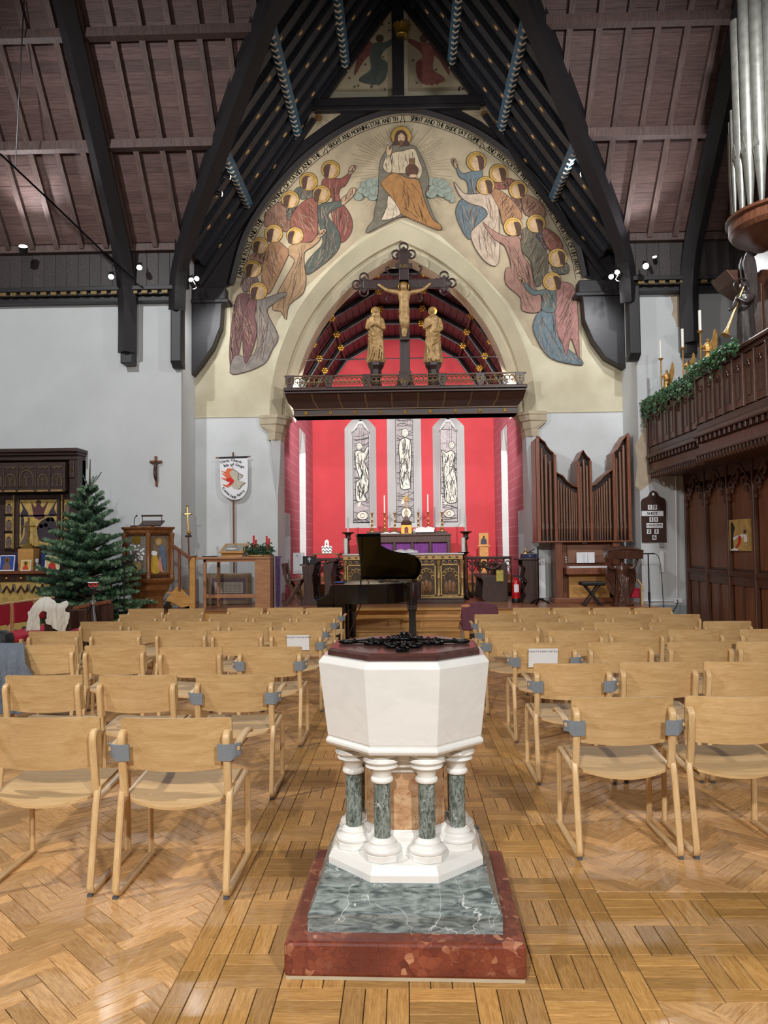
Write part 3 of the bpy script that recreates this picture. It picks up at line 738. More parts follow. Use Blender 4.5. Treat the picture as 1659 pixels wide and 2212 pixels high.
# scroll band with the text
def off(pts, d):
    out = []; n = len(pts)
    for i in range(n):
        a, b = pts[max(0, i-1)], pts[min(n-1, i+1)]; dx, dy = b[0]-a[0], b[1]-a[1]; l = math.hypot(dx, dy); out.append((pts[i][0]-dy/l*d, pts[i][1]+dx/l*d))
    return out
MCs = sm(MC, 4, False)
band = MB().strip(W3(off(MCs, 4), YM-.004), W3(off(MCs, 19), YM-.004)); bo = part(mural, 'scroll_band', paintm('band', 176, 164, 138), band)
ed = MB(); stroke(ed, off(MCs, 19), YM-.005, 1.6); stroke(ed, off(MCs, 5), YM-.005, 1.2); part(bo, 'band_edge', m_line, ed)
tx = MB(); base = off(MCs, 16.5)
def seg(p0, p1):
    i0 = min(range(len(base)), key=lambda i: (base[i][0]-p0[0])**2+(base[i][1]-p0[1])**2); i1 = min(range(len(base)), key=lambda i: (base[i][0]-p1[0])**2+(base[i][1]-p1[1])**2)
    return W3(base[i0:i1+1], YM-.006)
for s_, a, b in (('I AM THE ROOT AND THE', (518, 606), (566, 478)), ('OFFSPRING OF DAVID AND THE', (580, 452), (690, 334)), ('BRIGHT AND MORNING STAR AND TH', (712, 318), (856, 262)),
                 ('SPIRIT AND THE BRIDE SAY COME', (884, 262), (1032, 310)), ('AND WHOSOEVER WILL LET HIM', (1050, 320), (1160, 425)), ('TAKE THE WATER OF LIFE FREELY', (1172, 440), (1240, 592))):
    part(bo, 'scroll_lettering', paintm('letter', 34, 28, 24), arctext(MB(), s_, seg(a, b), .14, 1.0, 1, bold=.03))
sc_ = MB()
for i_ in ((570, 462), (700, 325), (869, 252), (1042, 312), (1167, 430)):
    c0 = min(base, key=lambda p: (p[0]-i_[0])**2+(p[1]-i_[1])**2)
    for dx in (-4, 4): stroke(sc_, [(c0[0]+dx, c0[1]-14), (c0[0]+dx*.4, c0[1]-6), (c0[0]+dx*1.2, c0[1]+2), (c0[0]+dx, c0[1]+6)], YM-.006, 1.8)
part(bo, 'scroll_folds', m_line, sc_, kind='stuff')
# rays
ry = MB(); rr = random.Random(3)
for i in range(86):
    a = 2*PI*i/86+rr.uniform(-.01, .01); r0, r1 = rr.uniform(50, 62), rr.choice((78, 92, 104, 112))
    if .38*PI < a < .62*PI: continue
    p0 = (868+cos(a)*r0, 366+sin(a)*r0*1.15); p1 = (868+cos(a)*r1, 366+sin(a)*r1)
    if p1[1] < 268: p1 = (p0[0]+(p1[0]-p0[0])*.6, p0[1]+(p1[1]-p0[1])*.6)
    stroke(ry, [p0, p1], YM-.005, 1.3)
part(mural, 'light_rays', paintm('ray', 104, 80, 52), ry)
m_halo = M('paint_halo', rgb(188, 152, 80), .6, .25, var=.15, scale=30); m_skin = paintm('skin', 188, 158, 128); m_hair = paintm('hair', 80, 58, 50)
def zl(pts): return [(480+a/4.4226, 320+b/4.4226) for a, b in pts]
def zr(pts): return [(960+a/4.5156, 310+b/4.5156) for a, b in pts]
def zc(pts): return [(740+a/6.144, 230+b/6.144) for a, b in pts]
DEP = [YM-.006]
def angel(z, halo, rad, face, hair, shapes, dirn, seed):
    """shapes: (name, polygon, colour name, rgb); the first one carries the rest"""
    rnd = random.Random(seed); DEP[0] -= .0016; Y = DEP[0]; root = None; hc = z([halo])[0]; rp_ = rad/4.45; ln_ = MB(); hl_ = MB()
    for i, (nm, poly, cn, c) in enumerate(shapes):
        pz = sm(z(poly), 3); o = part(root or mural, 'painted_angel' if root is None else nm, paintm(cn, *c), MB().prism(W3(pz, Y-.0004*i), (0, .0003, 0)))
        if root is None: root = o
        stroke(ln_, pz+[pz[0]], Y-.0004*i-.00025, 1.3)
        folds(hl_, pz, Y-.0004*i-.0002, 14, 1.0, rnd, PI/2+(-.5*dirn if 'wing' in nm else .15*dirn), .32)
        folds(ln_, pz, Y-.0004*i-.00025, 26 if 'wing' in nm else 22, .8, rnd, PI/2+(-.5*dirn if 'wing' in nm else .15*dirn), .4)
    k = len(shapes); part(root, 'halo', m_halo, MB().prism(W3(disc(hc, rp_), Y-.0004*k), (0, .0003, 0)))
    stroke(ln_, disc(hc, rp_)+[disc(hc, rp_)[0]], Y-.0004*k-.00025, 1.2); stroke(ln_, disc(hc, rp_*.78), Y-.0004*k-.00025, .8)
    hx, hy = z([hair])[0]; fx, fy = z([face])[0]; r = rp_*.62
    fp = [(fx-dirn*r*.55, fy-r*.8), (fx+dirn*r*.05, fy-r*.85), (fx+dirn*r*.3, fy-r*.3), (fx+dirn*r*.55, fy+r*.05), (fx+dirn*r*.3, fy+r*.2), (fx+dirn*r*.35, fy+r*.55), (fx+dirn*r*.05, fy+r*.8), (fx-dirn*r*.15, fy+r*1.35), (fx-dirn*r*.9, fy+r*1.3), (fx-dirn*r*.7, fy)]
    part(root, 'face', m_skin, MB().prism(W3(fp, Y-.0004*(k+2)), (0, .0003, 0)))
    hp = [(hx+dirn*r*.45, hy-r*1.05), (hx-dirn*r*.3, hy-r*1.1), (hx-dirn*r*.85, hy-r*.5), (hx-dirn*r*.85, hy+r*.4), (hx-dirn*r*.75, hy+r*1.1), (hx-dirn*r*.1, hy+r*1.15), (hx+dirn*r*.1, hy+r*.3), (hx+dirn*r*.25, hy-r*.3)]
    part(root, 'hair', m_hair, MB().prism(W3(sm(hp, 3), Y-.0004*(k+1)), (0, .0003, 0)))
    stroke(ln_, [(fx+dirn*r*.1, fy-r*.22), (fx+dirn*r*.28, fy-r*.2)], Y-.0004*(k+2)-.00025, 1.2); stroke(ln_, [(fx+dirn*r*.1, fy+r*.42), (fx+dirn*r*.32, fy+r*.4)], Y-.0004*(k+2)-.00025, 1)
    part(root, 'drapery_lines', m_line, ln_, kind='stuff'); part(root, 'highlight_strokes', m_hil, hl_, kind='stuff')
    return root
RED, TEAL, TAN, PUR, GREY, DTEAL, PINK, WHT, BLUE, BRN, GRN = (128, 76, 68), (88, 94, 86), (160, 130, 98), (104, 74, 72), (128, 120, 112), (78, 86, 80), (150, 114, 102), (178, 160, 142), (98, 112, 118), (126, 94, 78), (98, 94, 80)
H = lambda p, c: (c, p)
angel(zl, (825, 320), 88, (850, 320), (810, 325), [('robe', [(690, 400), (760, 365), (870, 385), (890, 460), (760, 490), (700, 450)], 'teal', TEAL)], 1, 1)
angel(zl, (1035, 205), 90, (1065, 205), (1018, 215), [('robe', [(960, 300), (1040, 278), (1130, 292), (1215, 235), (1235, 245), (1175, 360), (1130, 385), (1120, 480), (1230, 650), (1235, 800), (1140, 905), (1080, 780), (1040, 600), (1050, 480), (960, 380)], 'red', RED), ('hand', [(1205, 240), (1215, 190), (1250, 165), (1280, 180), (1265, 210), (1230, 250)], 'skin', (196, 164, 134))], 1, 2)
angel(zl, (650, 490), 85, (690, 492), (630, 505), [('wing', [(480, 560), (540, 515), (600, 520), (640, 620), (650, 760), (600, 800), (480, 740), (400, 745), (420, 620)], 'brn', BRN), ('robe', [(620, 560), (720, 560), (690, 650), (630, 690)], 'dteal', DTEAL)], 1, 3)
angel(zl, (950, 440), 86, (985, 432), (922, 450), [('robe', [(910, 560), (1000, 520), (1150, 505), (1160, 545), (1060, 590), (1010, 650), (1100, 770), (1130, 900), (1060, 1030), (850, 1195), (800, 1190), (800, 1100), (880, 1000), (960, 900), (920, 700)], 'dteal', DTEAL), ('wing', [(900, 480), (790, 500), (690, 600), (650, 730), (760, 900), (900, 850), (910, 640)], 'redw', (132, 82, 70)), ('arm', [(1150, 545), (1240, 470), (1280, 390), (1230, 385), (1190, 440), (1140, 485)], 'skin', (196, 164, 134))], 1, 4)
angel(zl, (360, 930), 80, (395, 935), (340, 945), [('robe', [(255, 1050), (350, 980), (440, 1000), (400, 1110), (360, 1090)], 'pinkt', (150, 112, 96))], 1, 5)
angel(zl, (490, 815), 88, (525, 815), (475, 830), [('wing', [(440, 930), (520, 885), (600, 940), (640, 990), (600, 1090), (500, 1300), (440, 1395), (380, 1300), (390, 1100)], 'tanw', (150, 112, 82))], 1, 6)
angel(zl, (695, 835), 82, (735, 838), (670, 850), [('robe', [(640, 940), (750, 900), (850, 900), (910, 830), (935, 870), (860, 945), (790, 990), (780, 1080), (800, 1250), (770, 1390), (640, 1500), (610, 1640), (560, 1560), (480, 1540), (520, 1400), (600, 1250), (690, 1080), (640, 1020)], 'tan', TAN), ('hand', [(910, 850), (930, 790), (980, 770), (990, 800), (940, 850)], 'skin', (196, 164, 134))], 1, 7)
angel(zl, (290, 1150), 85, (330, 1150), (272, 1165), [('robe', [(205, 1240), (280, 1185), (340, 1250), (330, 1330), (200, 1370)], 'greyp', (112, 92, 92))], 1, 8)
angel(zl, (345, 1365), 85, (378, 1370), (318, 1385), [('wing', [(190, 1385), (260, 1400), (230, 1500), (200, 1700), (150, 2000), (85, 2110), (70, 1900), (100, 1600), (135, 1430)], 'pur', PUR), ('robe', [(330, 1450), (420, 1430), (560, 1380), (620, 1395), (500, 1480), (430, 1540), (450, 1620), (535, 1800), (480, 1920), (400, 2060), (200, 2145), (75, 2145), (120, 1980), (250, 2000), (330, 1900), (330, 1600)], 'grey', GREY), ('wing', [(280, 1410), (330, 1445), (310, 1600), (330, 1760), (280, 1950), (220, 2060), (195, 1850), (200, 1600)], 'purw', (110, 74, 74))], 1, 9)
angel(zr, (312, 175), 95, (288, 185), (335, 185), [('robe', [(100, 170), (170, 290), (290, 262), (360, 250), (370, 330), (320, 380), (310, 480), (400, 600), (430, 690), (350, 790), (260, 935), (180, 860), (110, 680), (150, 560), (230, 490), (215, 370), (150, 330), (110, 230)], 'blue', BLUE), ('hand', [(75, 150), (105, 150), (130, 220), (110, 240), (75, 190)], 'skin', (196, 164, 134))], -1, 11)
angel(zr, (530, 290), 90, (498, 290), (555, 300), [('robe', [(470, 400), (560, 365), (640, 340), (710, 385), (640, 440), (500, 440)], 'red', RED)], -1, 12)
angel(zr, (718, 450), 88, (682, 452), (738, 455), [('wing', [(760, 500), (860, 520), (970, 620), (975, 725), (800, 700), (760, 600)], 'brn', BRN), ('robe', [(640, 530), (740, 545), (745, 700), (640, 610)], 'brn2', (104, 76, 66))], -1, 13)
angel(zr, (400, 410), 88, (362, 415), (422, 420), [('robe', [(90, 370), (140, 430), (200, 490), (320, 490), (440, 480), (520, 590), (535, 780), (530, 1160), (420, 1168), (300, 1020), (258, 870), (350, 770), (420, 690), (370, 620), (250, 585), (150, 510)], 'wht', WHT), ('wing', [(440, 450), (530, 450), (640, 530), (740, 650), (745, 745), (580, 800), (540, 650)], 'tanw', (150, 112, 82))], -1, 14)
angel(zr, (895, 780), 90, (858, 788), (915, 800), [('robe', [(880, 850), (950, 870), (995, 1000), (980, 1050)], 'blue2', (66, 80, 92)), ('wing', [(950, 830), (1040, 850), (1130, 940), (1150, 1025), (1060, 1065), (990, 990)], 'redw', (132, 82, 70))], -1, 15)
angel(zr, (670, 810), 90, (640, 818), (702, 828), [('wing', [(770, 830), (850, 860), (960, 1000), (1010, 1100), (1005, 1260), (900, 1400), (840, 1150), (750, 1030)], 'grn', GRN), ('robe', [(370, 765), (450, 830), (580, 900), (700, 900), (740, 940), (760, 1080), (840, 1200), (880, 1400), (940, 1480), (930, 1640), (760, 1630), (740, 1500), (600, 1370), (600, 1220), (650, 1200), (590, 1000), (480, 930)], 'pink', PINK)], -1, 16)
angel(zr, (1105, 1115), 92, (1068, 1118), (1130, 1115), [('robe', [(1040, 1200), (1100, 1160), (1200, 1170), (1210, 1260), (1100, 1270)], 'grn2', (82, 88, 80))], -1, 17)
angel(zr, (1050, 1345), 90, (1018, 1350), (1088, 1358), [('robe', [(930, 1640), (1080, 1640), (1120, 1900), (1200, 2000), (1320, 2090), (1340, 2160), (1100, 2120), (980, 2040), (885, 1870), (868, 1760)], 'blue', BLUE), ('wing', [(1080, 1400), (1200, 1355), (1270, 1420), (1300, 1600), (1315, 2100), (1280, 2010), (1230, 1900), (1190, 2070), (1150, 1950), (1090, 1800)], 'redp', (146, 104, 98)), ('sleeve', [(780, 1345), (880, 1430), (1000, 1420), (1080, 1420), (1090, 1560), (1070, 1645), (950, 1625), (950, 1480), (860, 1480), (785, 1400)], 'grnb', (92, 108, 106)), ('hand', [(715, 1295), (760, 1310), (785, 1350), (760, 1360), (725, 1325)], 'skin', (196, 164, 134))], -1, 18)
# the seated figure
DEP[0] -= .004; Y = DEP[0]
cl = MB(); out = MB(); rnd = random.Random(5)
for cx, cy, r in [(450, 1000, 70), (380, 1010, 75), (300, 1040, 65), (260, 1110, 60), (350, 1130, 95), (430, 1120, 80), (210, 1200, 60), (400, 1200, 60), (1180, 1000, 65), (1260, 1000, 70), (1340, 1030, 75), (1240, 1100, 95), (1390, 1100, 65), (1420, 1190, 70), (1180, 1160, 70), (1330, 1150, 70), (1460, 1250, 35)]:
    d_ = zc(disc((cx, cy), r*.8, 18, r)); cl.prism(W3(d_, Y), (0, .0003, 0)); Y -= .0003; stroke(out, d_[:14], Y-.0004, 1)
    if cx in (400, 1460):
        o_ = part(mural, 'painted_cloud', paintm('cloud', 138, 146, 134), cl); part(o_, 'cloud_lines', paintm('cline', 88, 96, 92), out); cl = MB(); out = MB()
Y -= .001
def layer(nm, pts, mat, nf=0, ang=PI/2, root=None, k=3):
    global Y
    pz = sm(zc(pts), k); o = part(root or mural, nm, mat, MB().prism(W3(pz, Y), (0, .0003, 0))); stroke(out2, pz+[pz[0]], Y-.00025, 1.2)
    if nf: folds(out2, pz, Y-.00025, nf, 1.1, rnd, ang, .4)
    Y -= .0006; return o
out2 = MB()
ch = layer('seated_figure', [(640, 530), (720, 510), (840, 520), (950, 520), (1040, 650), (1110, 830), (1150, 1000), (1100, 1140), (1130, 1250), (1220, 1480), (1310, 1590), (1290, 1640), (1000, 1530), (800, 1460), (560, 1560), (320, 1680), (340, 1590), (410, 1500), (430, 1350), (470, 1180), (480, 950), (500, 730), (560, 610)], paintm('cape', 112, 106, 92), 14)
layer('halo', disc((778, 395), 135, 28), m_halo, root=ch, k=1)
layer('tunic', [(660, 620), (800, 590), (950, 560), (1010, 700), (1060, 850), (1000, 960), (840, 890), (660, 880), (640, 740)], paintm('tunic', 190, 174, 146), 14, root=ch)
layer('robe', [(520, 1000), (680, 880), (860, 950), (1000, 970), (1050, 1100), (1100, 1280), (1200, 1500), (1300, 1570), (1280, 1640), (1000, 1530), (820, 1450), (740, 1390), (640, 1200), (540, 1080)], paintm('ochre', 160, 116, 70), 18, PI/2-.25, root=ch)
layer('under_robe', [(600, 1200), (640, 1200), (720, 1310), (760, 1440), (520, 1510), (580, 1350)], paintm('white', 204, 188, 164), 6, root=ch)
layer('sleeve', [(600, 650), (640, 680), (655, 850), (600, 880), (540, 820), (550, 720)], paintm('tunic', 190, 174, 146), 5, root=ch)
layer('hand', [(590, 640), (575, 590), (595, 510), (615, 515), (620, 570), (655, 545), (650, 620), (625, 660)], m_skin, root=ch)
layer('orb', disc((920, 850), 85, 24), paintm('orb', 92, 62, 50), root=ch, k=1); layer('orb_cross', [(880, 690), (960, 690), (955, 770), (885, 770)], paintm('orbx', 120, 90, 64), root=ch, k=1)
layer('hand', [(880, 930), (900, 900), (970, 900), (990, 940), (900, 945)], m_skin, root=ch)
layer('hair', [(700, 380), (740, 325), (800, 318), (850, 370), (860, 450), (890, 510), (830, 525), (720, 505), (660, 515), (690, 450)], m_hair, root=ch)
layer('face', [(735, 390), (778, 350), (825, 390), (825, 450), (805, 500), (778, 520), (750, 500), (733, 450)], m_skin, root=ch)
layer('beard', [(745, 465), (778, 455), (812, 465), (800, 505), (778, 522), (756, 505)], paintm('beard', 110, 78, 58), root=ch)
for sx in (-1, 1): stroke(out2, zc([(778+sx*12, 415), (778+sx*38, 412)]), Y, 1.6)
stroke(out2, zc([(778, 415), (772, 450), (782, 452)]), Y, 1)
part(ch, 'drapery_lines', m_line, out2)
# painted gable panels and corner suns above the mural
gable = thing('gable_painting', 'starry painted gable panel with a kneeling angel on each side of the king post', 'painting', P(868, 200, YM))
mgd = mg
for pg, sgn in (([(708, 197), (856, 197), (856, 20), (830, 25)], 1), ([(882, 197), (1038, 194), (915, 25), (882, 18)], -1)):
    g0 = part(gable, 'painted_panel', mgd, MB().prism(W3(pg, YM-.01), (0, .008, 0))); st_ = MB(); rnd = random.Random(sgn+4); k = 0
    while k < 26:
        x, y = rnd.uniform(705, 1040), rnd.uniform(25, 195)
        if not inside((x, y), pg): continue
        k += 1
        for q in range(4): stroke(st_, [(x-cos(q*PI/4)*3.5, y-sin(q*PI/4)*3.5), (x, y), (x+cos(q*PI/4)*3.5, y+sin(q*PI/4)*3.5)], YM-.012-.0002*q, 1.1)
    part(g0, 'painted_stars', paintm('star', 60, 56, 52), st_, kind='stuff')
    def gz(pts): return [(868+sgn*((640+a/3.6065)-868) if sgn < 0 else 640+a/3.6065, b/3.6065) for a, b in pts]
    nm = 'gteal' if sgn > 0 else 'gred'; c = DTEAL if sgn > 0 else RED
    a0 = part(g0, 'kneeling_angel', paintm(nm, *c), MB().prism(W3(sm(gz([(600, 340), (680, 330), (760, 300), (770, 330), (690, 390), (660, 450), (710, 490), (700, 600), (640, 660), (500, 640), (500, 600), (580, 540), (570, 430)]), 3), YM-.016), (0, .003, 0)))
    part(g0, 'wing', paintm('gwing', 112, 66, 60), MB().prism(W3(sm(gz([(590, 330), (520, 330), (480, 430), (450, 590), (530, 470), (600, 400)]), 3), YM-.014), (0, .0003, 0)))
    part(g0, 'head', m_hair, MB().prism(W3(gz(disc((650, 300), 32, 12)), YM-.018), (0, .003, 0)))
for pg, sgn in (([(645, 310), (676, 232), (762, 228), (700, 270)], 1), ([(1090, 300), (1060, 224), (970, 224), (1040, 262)], -1)):
    so = solo('sun_panel', MB().prism(W3(pg, YM-.115), (0, .01, 0)), mgd, 'small painted corner panel with a radiant sun %s of the mural top' % ('north' if sgn > 0 else 'south'), 'painting', 'sun panels above the mural')
    so['label'] = 'small corner panel with a %s radiant sun above the mural arch' % ('bright' if sgn > 0 else 'darkened')
    c0 = (688, 254) if sgn > 0 else (1047, 246)
    part(so, 'sun_disc', paintm('sun', 120, 86, 52), MB().prism(W3(disc(c0, 9, 16), YM-.12), (0, .004, 0))); ry = MB()
    for i in range(30):
        q = 2*PI*i/30; r_ = 20 if i % 2 else 26; p1 = (c0[0]+cos(q)*r_, c0[1]+sin(q)*r_*.75)
        if inside(p1, pg): stroke(ry, [(c0[0]+cos(q)*10, c0[1]+sin(q)*10), p1], YM-.118, 1.2)
    part(so, 'sun_rays', m_line, ry)
# gilded crown on the king post
cw = thing('gilded_crown', 'small gilded crown fixed to the black king post', 'crown', P(868, 78, YM-.25)); c0 = P(868, 78, YM-.22)
c0.y = YM-.22
cb = MB().lathe([(.115, 0), (.13, .02), (.12, .04), (.15, .14), (.165, .2), (.17, .215), (.15, .21), (.11, .05)], c0, 20, 1, .8); part(cw, 'crown_band', m_gold, cb, smooth=40)
for i in range(12):
    q = 2*PI*i/12; part(cw, 'crown_leaf', m_gold, MB().sph(c0+Vector((cos(q)*.155, sin(q)*.124, .235)), (.03, .02, .04), 6, 4), smooth=60)
# ================================================================ stained lancet windows of the chancel
YG = YC+.3; m_splay = m_white
m_glbg = M('lilac_glass', rgb(186, 178, 180), .5, var=.25, scale=20, rnd=.25); m_glw = M('white_glass', rgb(226, 222, 210), .5, var=.1, scale=15); m_lead = M('lead_came', rgb(20, 18, 20), .5, var=.1)
def zw(pts): return [(730+a/5.7207, 890+b/5.7207) for a, b in pts]
WF = [([(215, 500), (255, 470), (320, 500), (345, 450), (370, 420), (385, 450), (350, 560), (325, 610), (380, 760), (372, 960), (335, 1010), (350, 1090), (290, 1110), (225, 1080), (225, 880), (268, 830), (230, 700), (212, 600)], (262, 425), 44, (305, 1280, 72, 52)),
      ([(760, 370), (800, 325), (860, 325), (900, 375), (908, 560), (897, 900), (890, 945), (775, 935), (768, 640), (752, 480)], (828, 258), 52, (845, 1250, 62, 70)),
      ([(1290, 510), (1275, 470), (1310, 480), (1340, 500), (1400, 475), (1445, 530), (1440, 700), (1470, 880), (1465, 1110), (1330, 1100), (1310, 900), (1300, 700)], (1405, 410), 44, (1375, 1255, 68, 50))]
gx = ((763, 799, 912, 1129), (855.5, 895, 862, 1128), (952, 989, 908, 1127))
for i, q in enumerate(LW):
    wn = thing('window_%d' % (i+1), ['lancet window of a saint with raised arm', 'tall middle lancet window with a haloed robed saint', 'lancet window of a saint with folded hands'][i], 'window', (0, YC, q['zb']), kind='structure')
    oc = lancet(q['xl'], q['xr'], q['zb'], q['zs'], q['za'], 6)
    ga, gb, gt_, gbm = gx[i]; a0 = P(ga, gbm, YG); b0 = P(gb, gbm, YG); t0 = P((ga+gb)/2, gt_, YG); xm = (a0.x+b0.x)/2; hw = (b0.x-a0.x)/2
    zs_ = t0.z-.36
    ic = [(a0.x, a0.z)]+[(a0.x, zs_-.02)]+[(xm-hw*.95, zs_+.08), (xm-hw*.75, zs_+.13), (xm-hw*.55, zs_+.16), (xm-hw*.42, zs_+.26), (xm, t0.z)]
    ic = ic+[(2*xm-x, z) for x, z in ic[-2::-1]]
    n1 = len(oc); n2 = len(ic)
    def resamp(c, n):
        L_ = [0]
        for u, v in zip(c, c[1:]): L_.append(L_[-1]+math.hypot(v[0]-u[0], v[1]-u[1]))
        o_ = []
        for k in range(n):
            d = L_[-1]*k/(n-1); j = max(m for m in range(len(c)-1) if L_[m] <= d+1e-9); t = (d-L_[j])/((L_[j+1]-L_[j]) or 1); o_.append((c[j][0]+(c[j+1][0]-c[j][0])*t, c[j][1]+(c[j+1][1]-c[j][1])*t))
        return o_
    # keep straight sides straight: split into side, head, side
    simple = lancet(a0.x-.02, b0.x+.02, a0.z-.02, zs_+.05, t0.z+.06, 6)
    fr_ = MB(); A = [(x, YC-.002, z) for x, z in oc+[oc[0]]]; Bq = [(x, YC+.24, z) for x, z in simple+[simple[0]]]; fr_.strip(A, Bq)
    edge = MB().strip([(x, YC-.006, z) for x, z in oc], [((x-xm)*1.04+xm, YC-.006, z+(.03 if z > q['zs'] else 0)) for x, z in oc])
    part(wn, 'window_splay', m_splay, fr_)
    pl = MB().box(a0.x-.06, b0.x+.06, YC+.24, YC+.26, a0.z-.05, a0.z); xs_ = [p for p in simple]
    big = [(x, YC+.25, z) for x, z in simple]
    ring = MB().strip([(x, YC+.25, z) for x, z in resamp(simple, 40)], [(x, YC+.25, z) for x, z in resamp(ic, 40)]); part(wn, 'window_tracery', m_splay, ring)
    gp = part(wn, 'glass', m_glbg, MB().add([(x, YG+.01, z) for x, z in ic], [tuple(range(len(ic)))]))
    rnd = random.Random(40+i); ld = MB(); body, hd, hr, med = WF[i]
    pz = sm(zw(body), 3)
    part(gp, 'figure_pane', m_glw, MB().prism(W3(pz, YG-.004), (0, .006, 0)))
    hp_ = zw(disc(hd, hr, 16, hr*.85)); part(gp, 'head_pane', m_glw, MB().prism(W3(hp_, YG-.008), (0, .006, 0))); stroke(ld, hp_+[hp_[0]], YG-.012, 1.1)
    fc = zw([(hd[0]-12, hd[1]-5), (hd[0]+12, hd[1]-5)]); stroke(ld, fc, YG-.012, .9); stroke(ld, zw(disc((hd[0], hd[1]+4), hr*.55, 12)), YG-.012, .6)
    mp_ = zw(disc(med[:2], med[3], 20, med[2])); part(gp, 'medallion_pane', m_glw, MB().prism(W3(mp_, YG-.004), (0, .006, 0))); stroke(ld, mp_+[mp_[0]], YG-.01, 1.3)
    me_ = zw(disc(med[:2], med[3]*.5, 12, med[2]*.35)); stroke(ld, me_+[me_[0]], YG-.01, .9)
    feet = zw([(med[0]-45, med[1]-175), (med[0]-15, med[1]-165), (med[0]-40, med[1]-110), (med[0]-65, med[1]-115)]); part(gp, 'foot_pane', m_glw, MB().prism(W3(feet, YG-.004), (0, .006, 0)))
    stroke(ld, pz+[pz[0]], YG-.008, 1.8); folds(ld, pz, YG-.008, 60, 1.15, rnd, PI/2, .22); folds(ld, pz, YG-.0085, 12, 1.0, rnd, .3, .08)
    gpoly = [((x), z) for x, z in ic]
    for k in range(34):       # background leading
        yy = rnd.uniform(gt_+12, gbm-4); x0, x1 = ga+1, gb-1
        pt = [(x0, yy), ((x0*2+x1)/3, yy+rnd.uniform(-5, 5)), ((x0+2*x1)/3, yy+rnd.uniform(-5, 5)), (x1, yy+rnd.uniform(-8, 8))]
        stroke(ld, sm(pt, 3, False), YG+.004, 1.1)
    for k in range(10):
        x = rnd.uniform(ga+2, gb-2); yy = rnd.uniform(gt_+20, gbm-60); stroke(ld, [(x, yy), (x+rnd.uniform(-2, 2), yy+rnd.uniform(20, 70))], YG+.003, .9)
    for k in range(3):        # masts
        x = (ga+gb)/2+(k-1)*5; stroke(ld, [(x, gt_+12), (x, gt_+60)], YG+.002, 1.3); stroke(ld, [(x-5, gt_+26+k*5), (x+5, gt_+24+k*5)], YG+.002, 1)
    part(gp, 'lead_lines', m_lead, ld)
    part(wn, 'glass_border', m_lead, MB().tube([(x, YG-.01, z) for x, z in ic+[ic[0]]], .012, 4))
# ================================================================ baptismal font
def marble(name, base, dark, vein, scale, vs, vw=.04, rough=.22, zs=2.2):
    m, N, L, B = nodes(name); B.inputs['Roughness'].default_value = rough
    tc = N.new('ShaderNodeTexCoord'); n = N.new('ShaderNodeTexNoise'); n.inputs['Scale'].default_value = scale; n.inputs['Detail'].default_value = 8; n.inputs['Distortion'].default_value = 1.2
    mp = N.new('ShaderNodeMapping'); mp.inputs['Scale'].default_value = (1, 1, zs); L.new(tc.outputs['Object'], mp.inputs[0]); L.new(mp.outputs[0], n.inputs['Vector'])
    r = ramp(N, [(.35, dark), (.62, base)]); L.new(n.outputs[0], r.inputs[0])
    n2 = N.new('ShaderNodeTexNoise'); n2.inputs['Scale'].default_value = vs; n2.inputs['Detail'].default_value = 3; n2.inputs['Distortion'].default_value = .8; L.new(tc.outputs['Object'], n2.inputs['Vector'])
    sb = N.new('ShaderNodeMath'); sb.operation = 'SUBTRACT'; sb.inputs[1].default_value = .5; L.new(n2.outputs[0], sb.inputs[0])
    ab = N.new('ShaderNodeMath'); ab.operation = 'ABSOLUTE'; L.new(sb.outputs[0], ab.inputs[0])
    vr = ramp(N, [(0, (1, 1, 1, 1)), (vw, (0, 0, 0, 1))]); L.new(ab.outputs[0], vr.inputs[0])
    mx = N.new('ShaderNodeMix'); mx.data_type = 'RGBA'; L.new(vr.outputs[0], mx.inputs[0]); L.new(r.outputs[0], mx.inputs[6]); mx.inputs[7].default_value = vein
    L.new(mx.outputs[2], B.inputs['Base Color']); return m
m_green = marble('green_marble', rgb(146, 156, 154), rgb(72, 82, 82), rgb(215, 220, 218), 13, 5.5, .006, .2, 4.5)
m_shaft = marble('grey_green_marble', rgb(138, 148, 142), rgb(68, 78, 74), rgb(200, 206, 200), 70, 14, .006, .18, .45)
m_core = marble('peach_marble', rgb(212, 178, 140), rgb(168, 118, 82), rgb(140, 92, 62), 7, 22, .012, .25)
m_wm = marble('white_marble', rgb(236, 235, 231), rgb(230, 229, 225), rgb(229, 228, 225), 5, 2.2, .004, .25)
m_rb, N, L, B = nodes('red_breccia'); B.inputs['Roughness'].default_value = .3
tc = N.new('ShaderNodeTexCoord'); wn_ = N.new('ShaderNodeTexNoise'); wn_.inputs['Scale'].default_value = 9; L.new(tc.outputs['Object'], wn_.inputs['Vector'])
va = N.new('ShaderNodeVectorMath'); va.operation = 'MULTIPLY_ADD'; va.inputs[1].default_value = (.05, .05, .05); L.new(wn_.outputs[1], va.inputs[0]); L.new(tc.outputs['Object'], va.inputs[2])
vo = N.new('ShaderNodeTexVoronoi'); vo.inputs['Scale'].default_value = 38; L.new(va.outputs[0], vo.inputs['Vector'])
vd = N.new('ShaderNodeTexVoronoi'); vd.feature = 'DISTANCE_TO_EDGE'; vd.inputs['Scale'].default_value = 38; L.new(va.outputs[0], vd.inputs['Vector'])
sx_ = N.new('ShaderNodeSeparateColor'); L.new(vo.outputs['Color'], sx_.inputs[0])
r1 = ramp(N, [(.0, rgb(88, 38, 30)), (.45, rgb(124, 58, 44)), (.78, rgb(150, 82, 60)), (.95, rgb(200, 146, 112))]); L.new(sx_.outputs[0], r1.inputs[0])
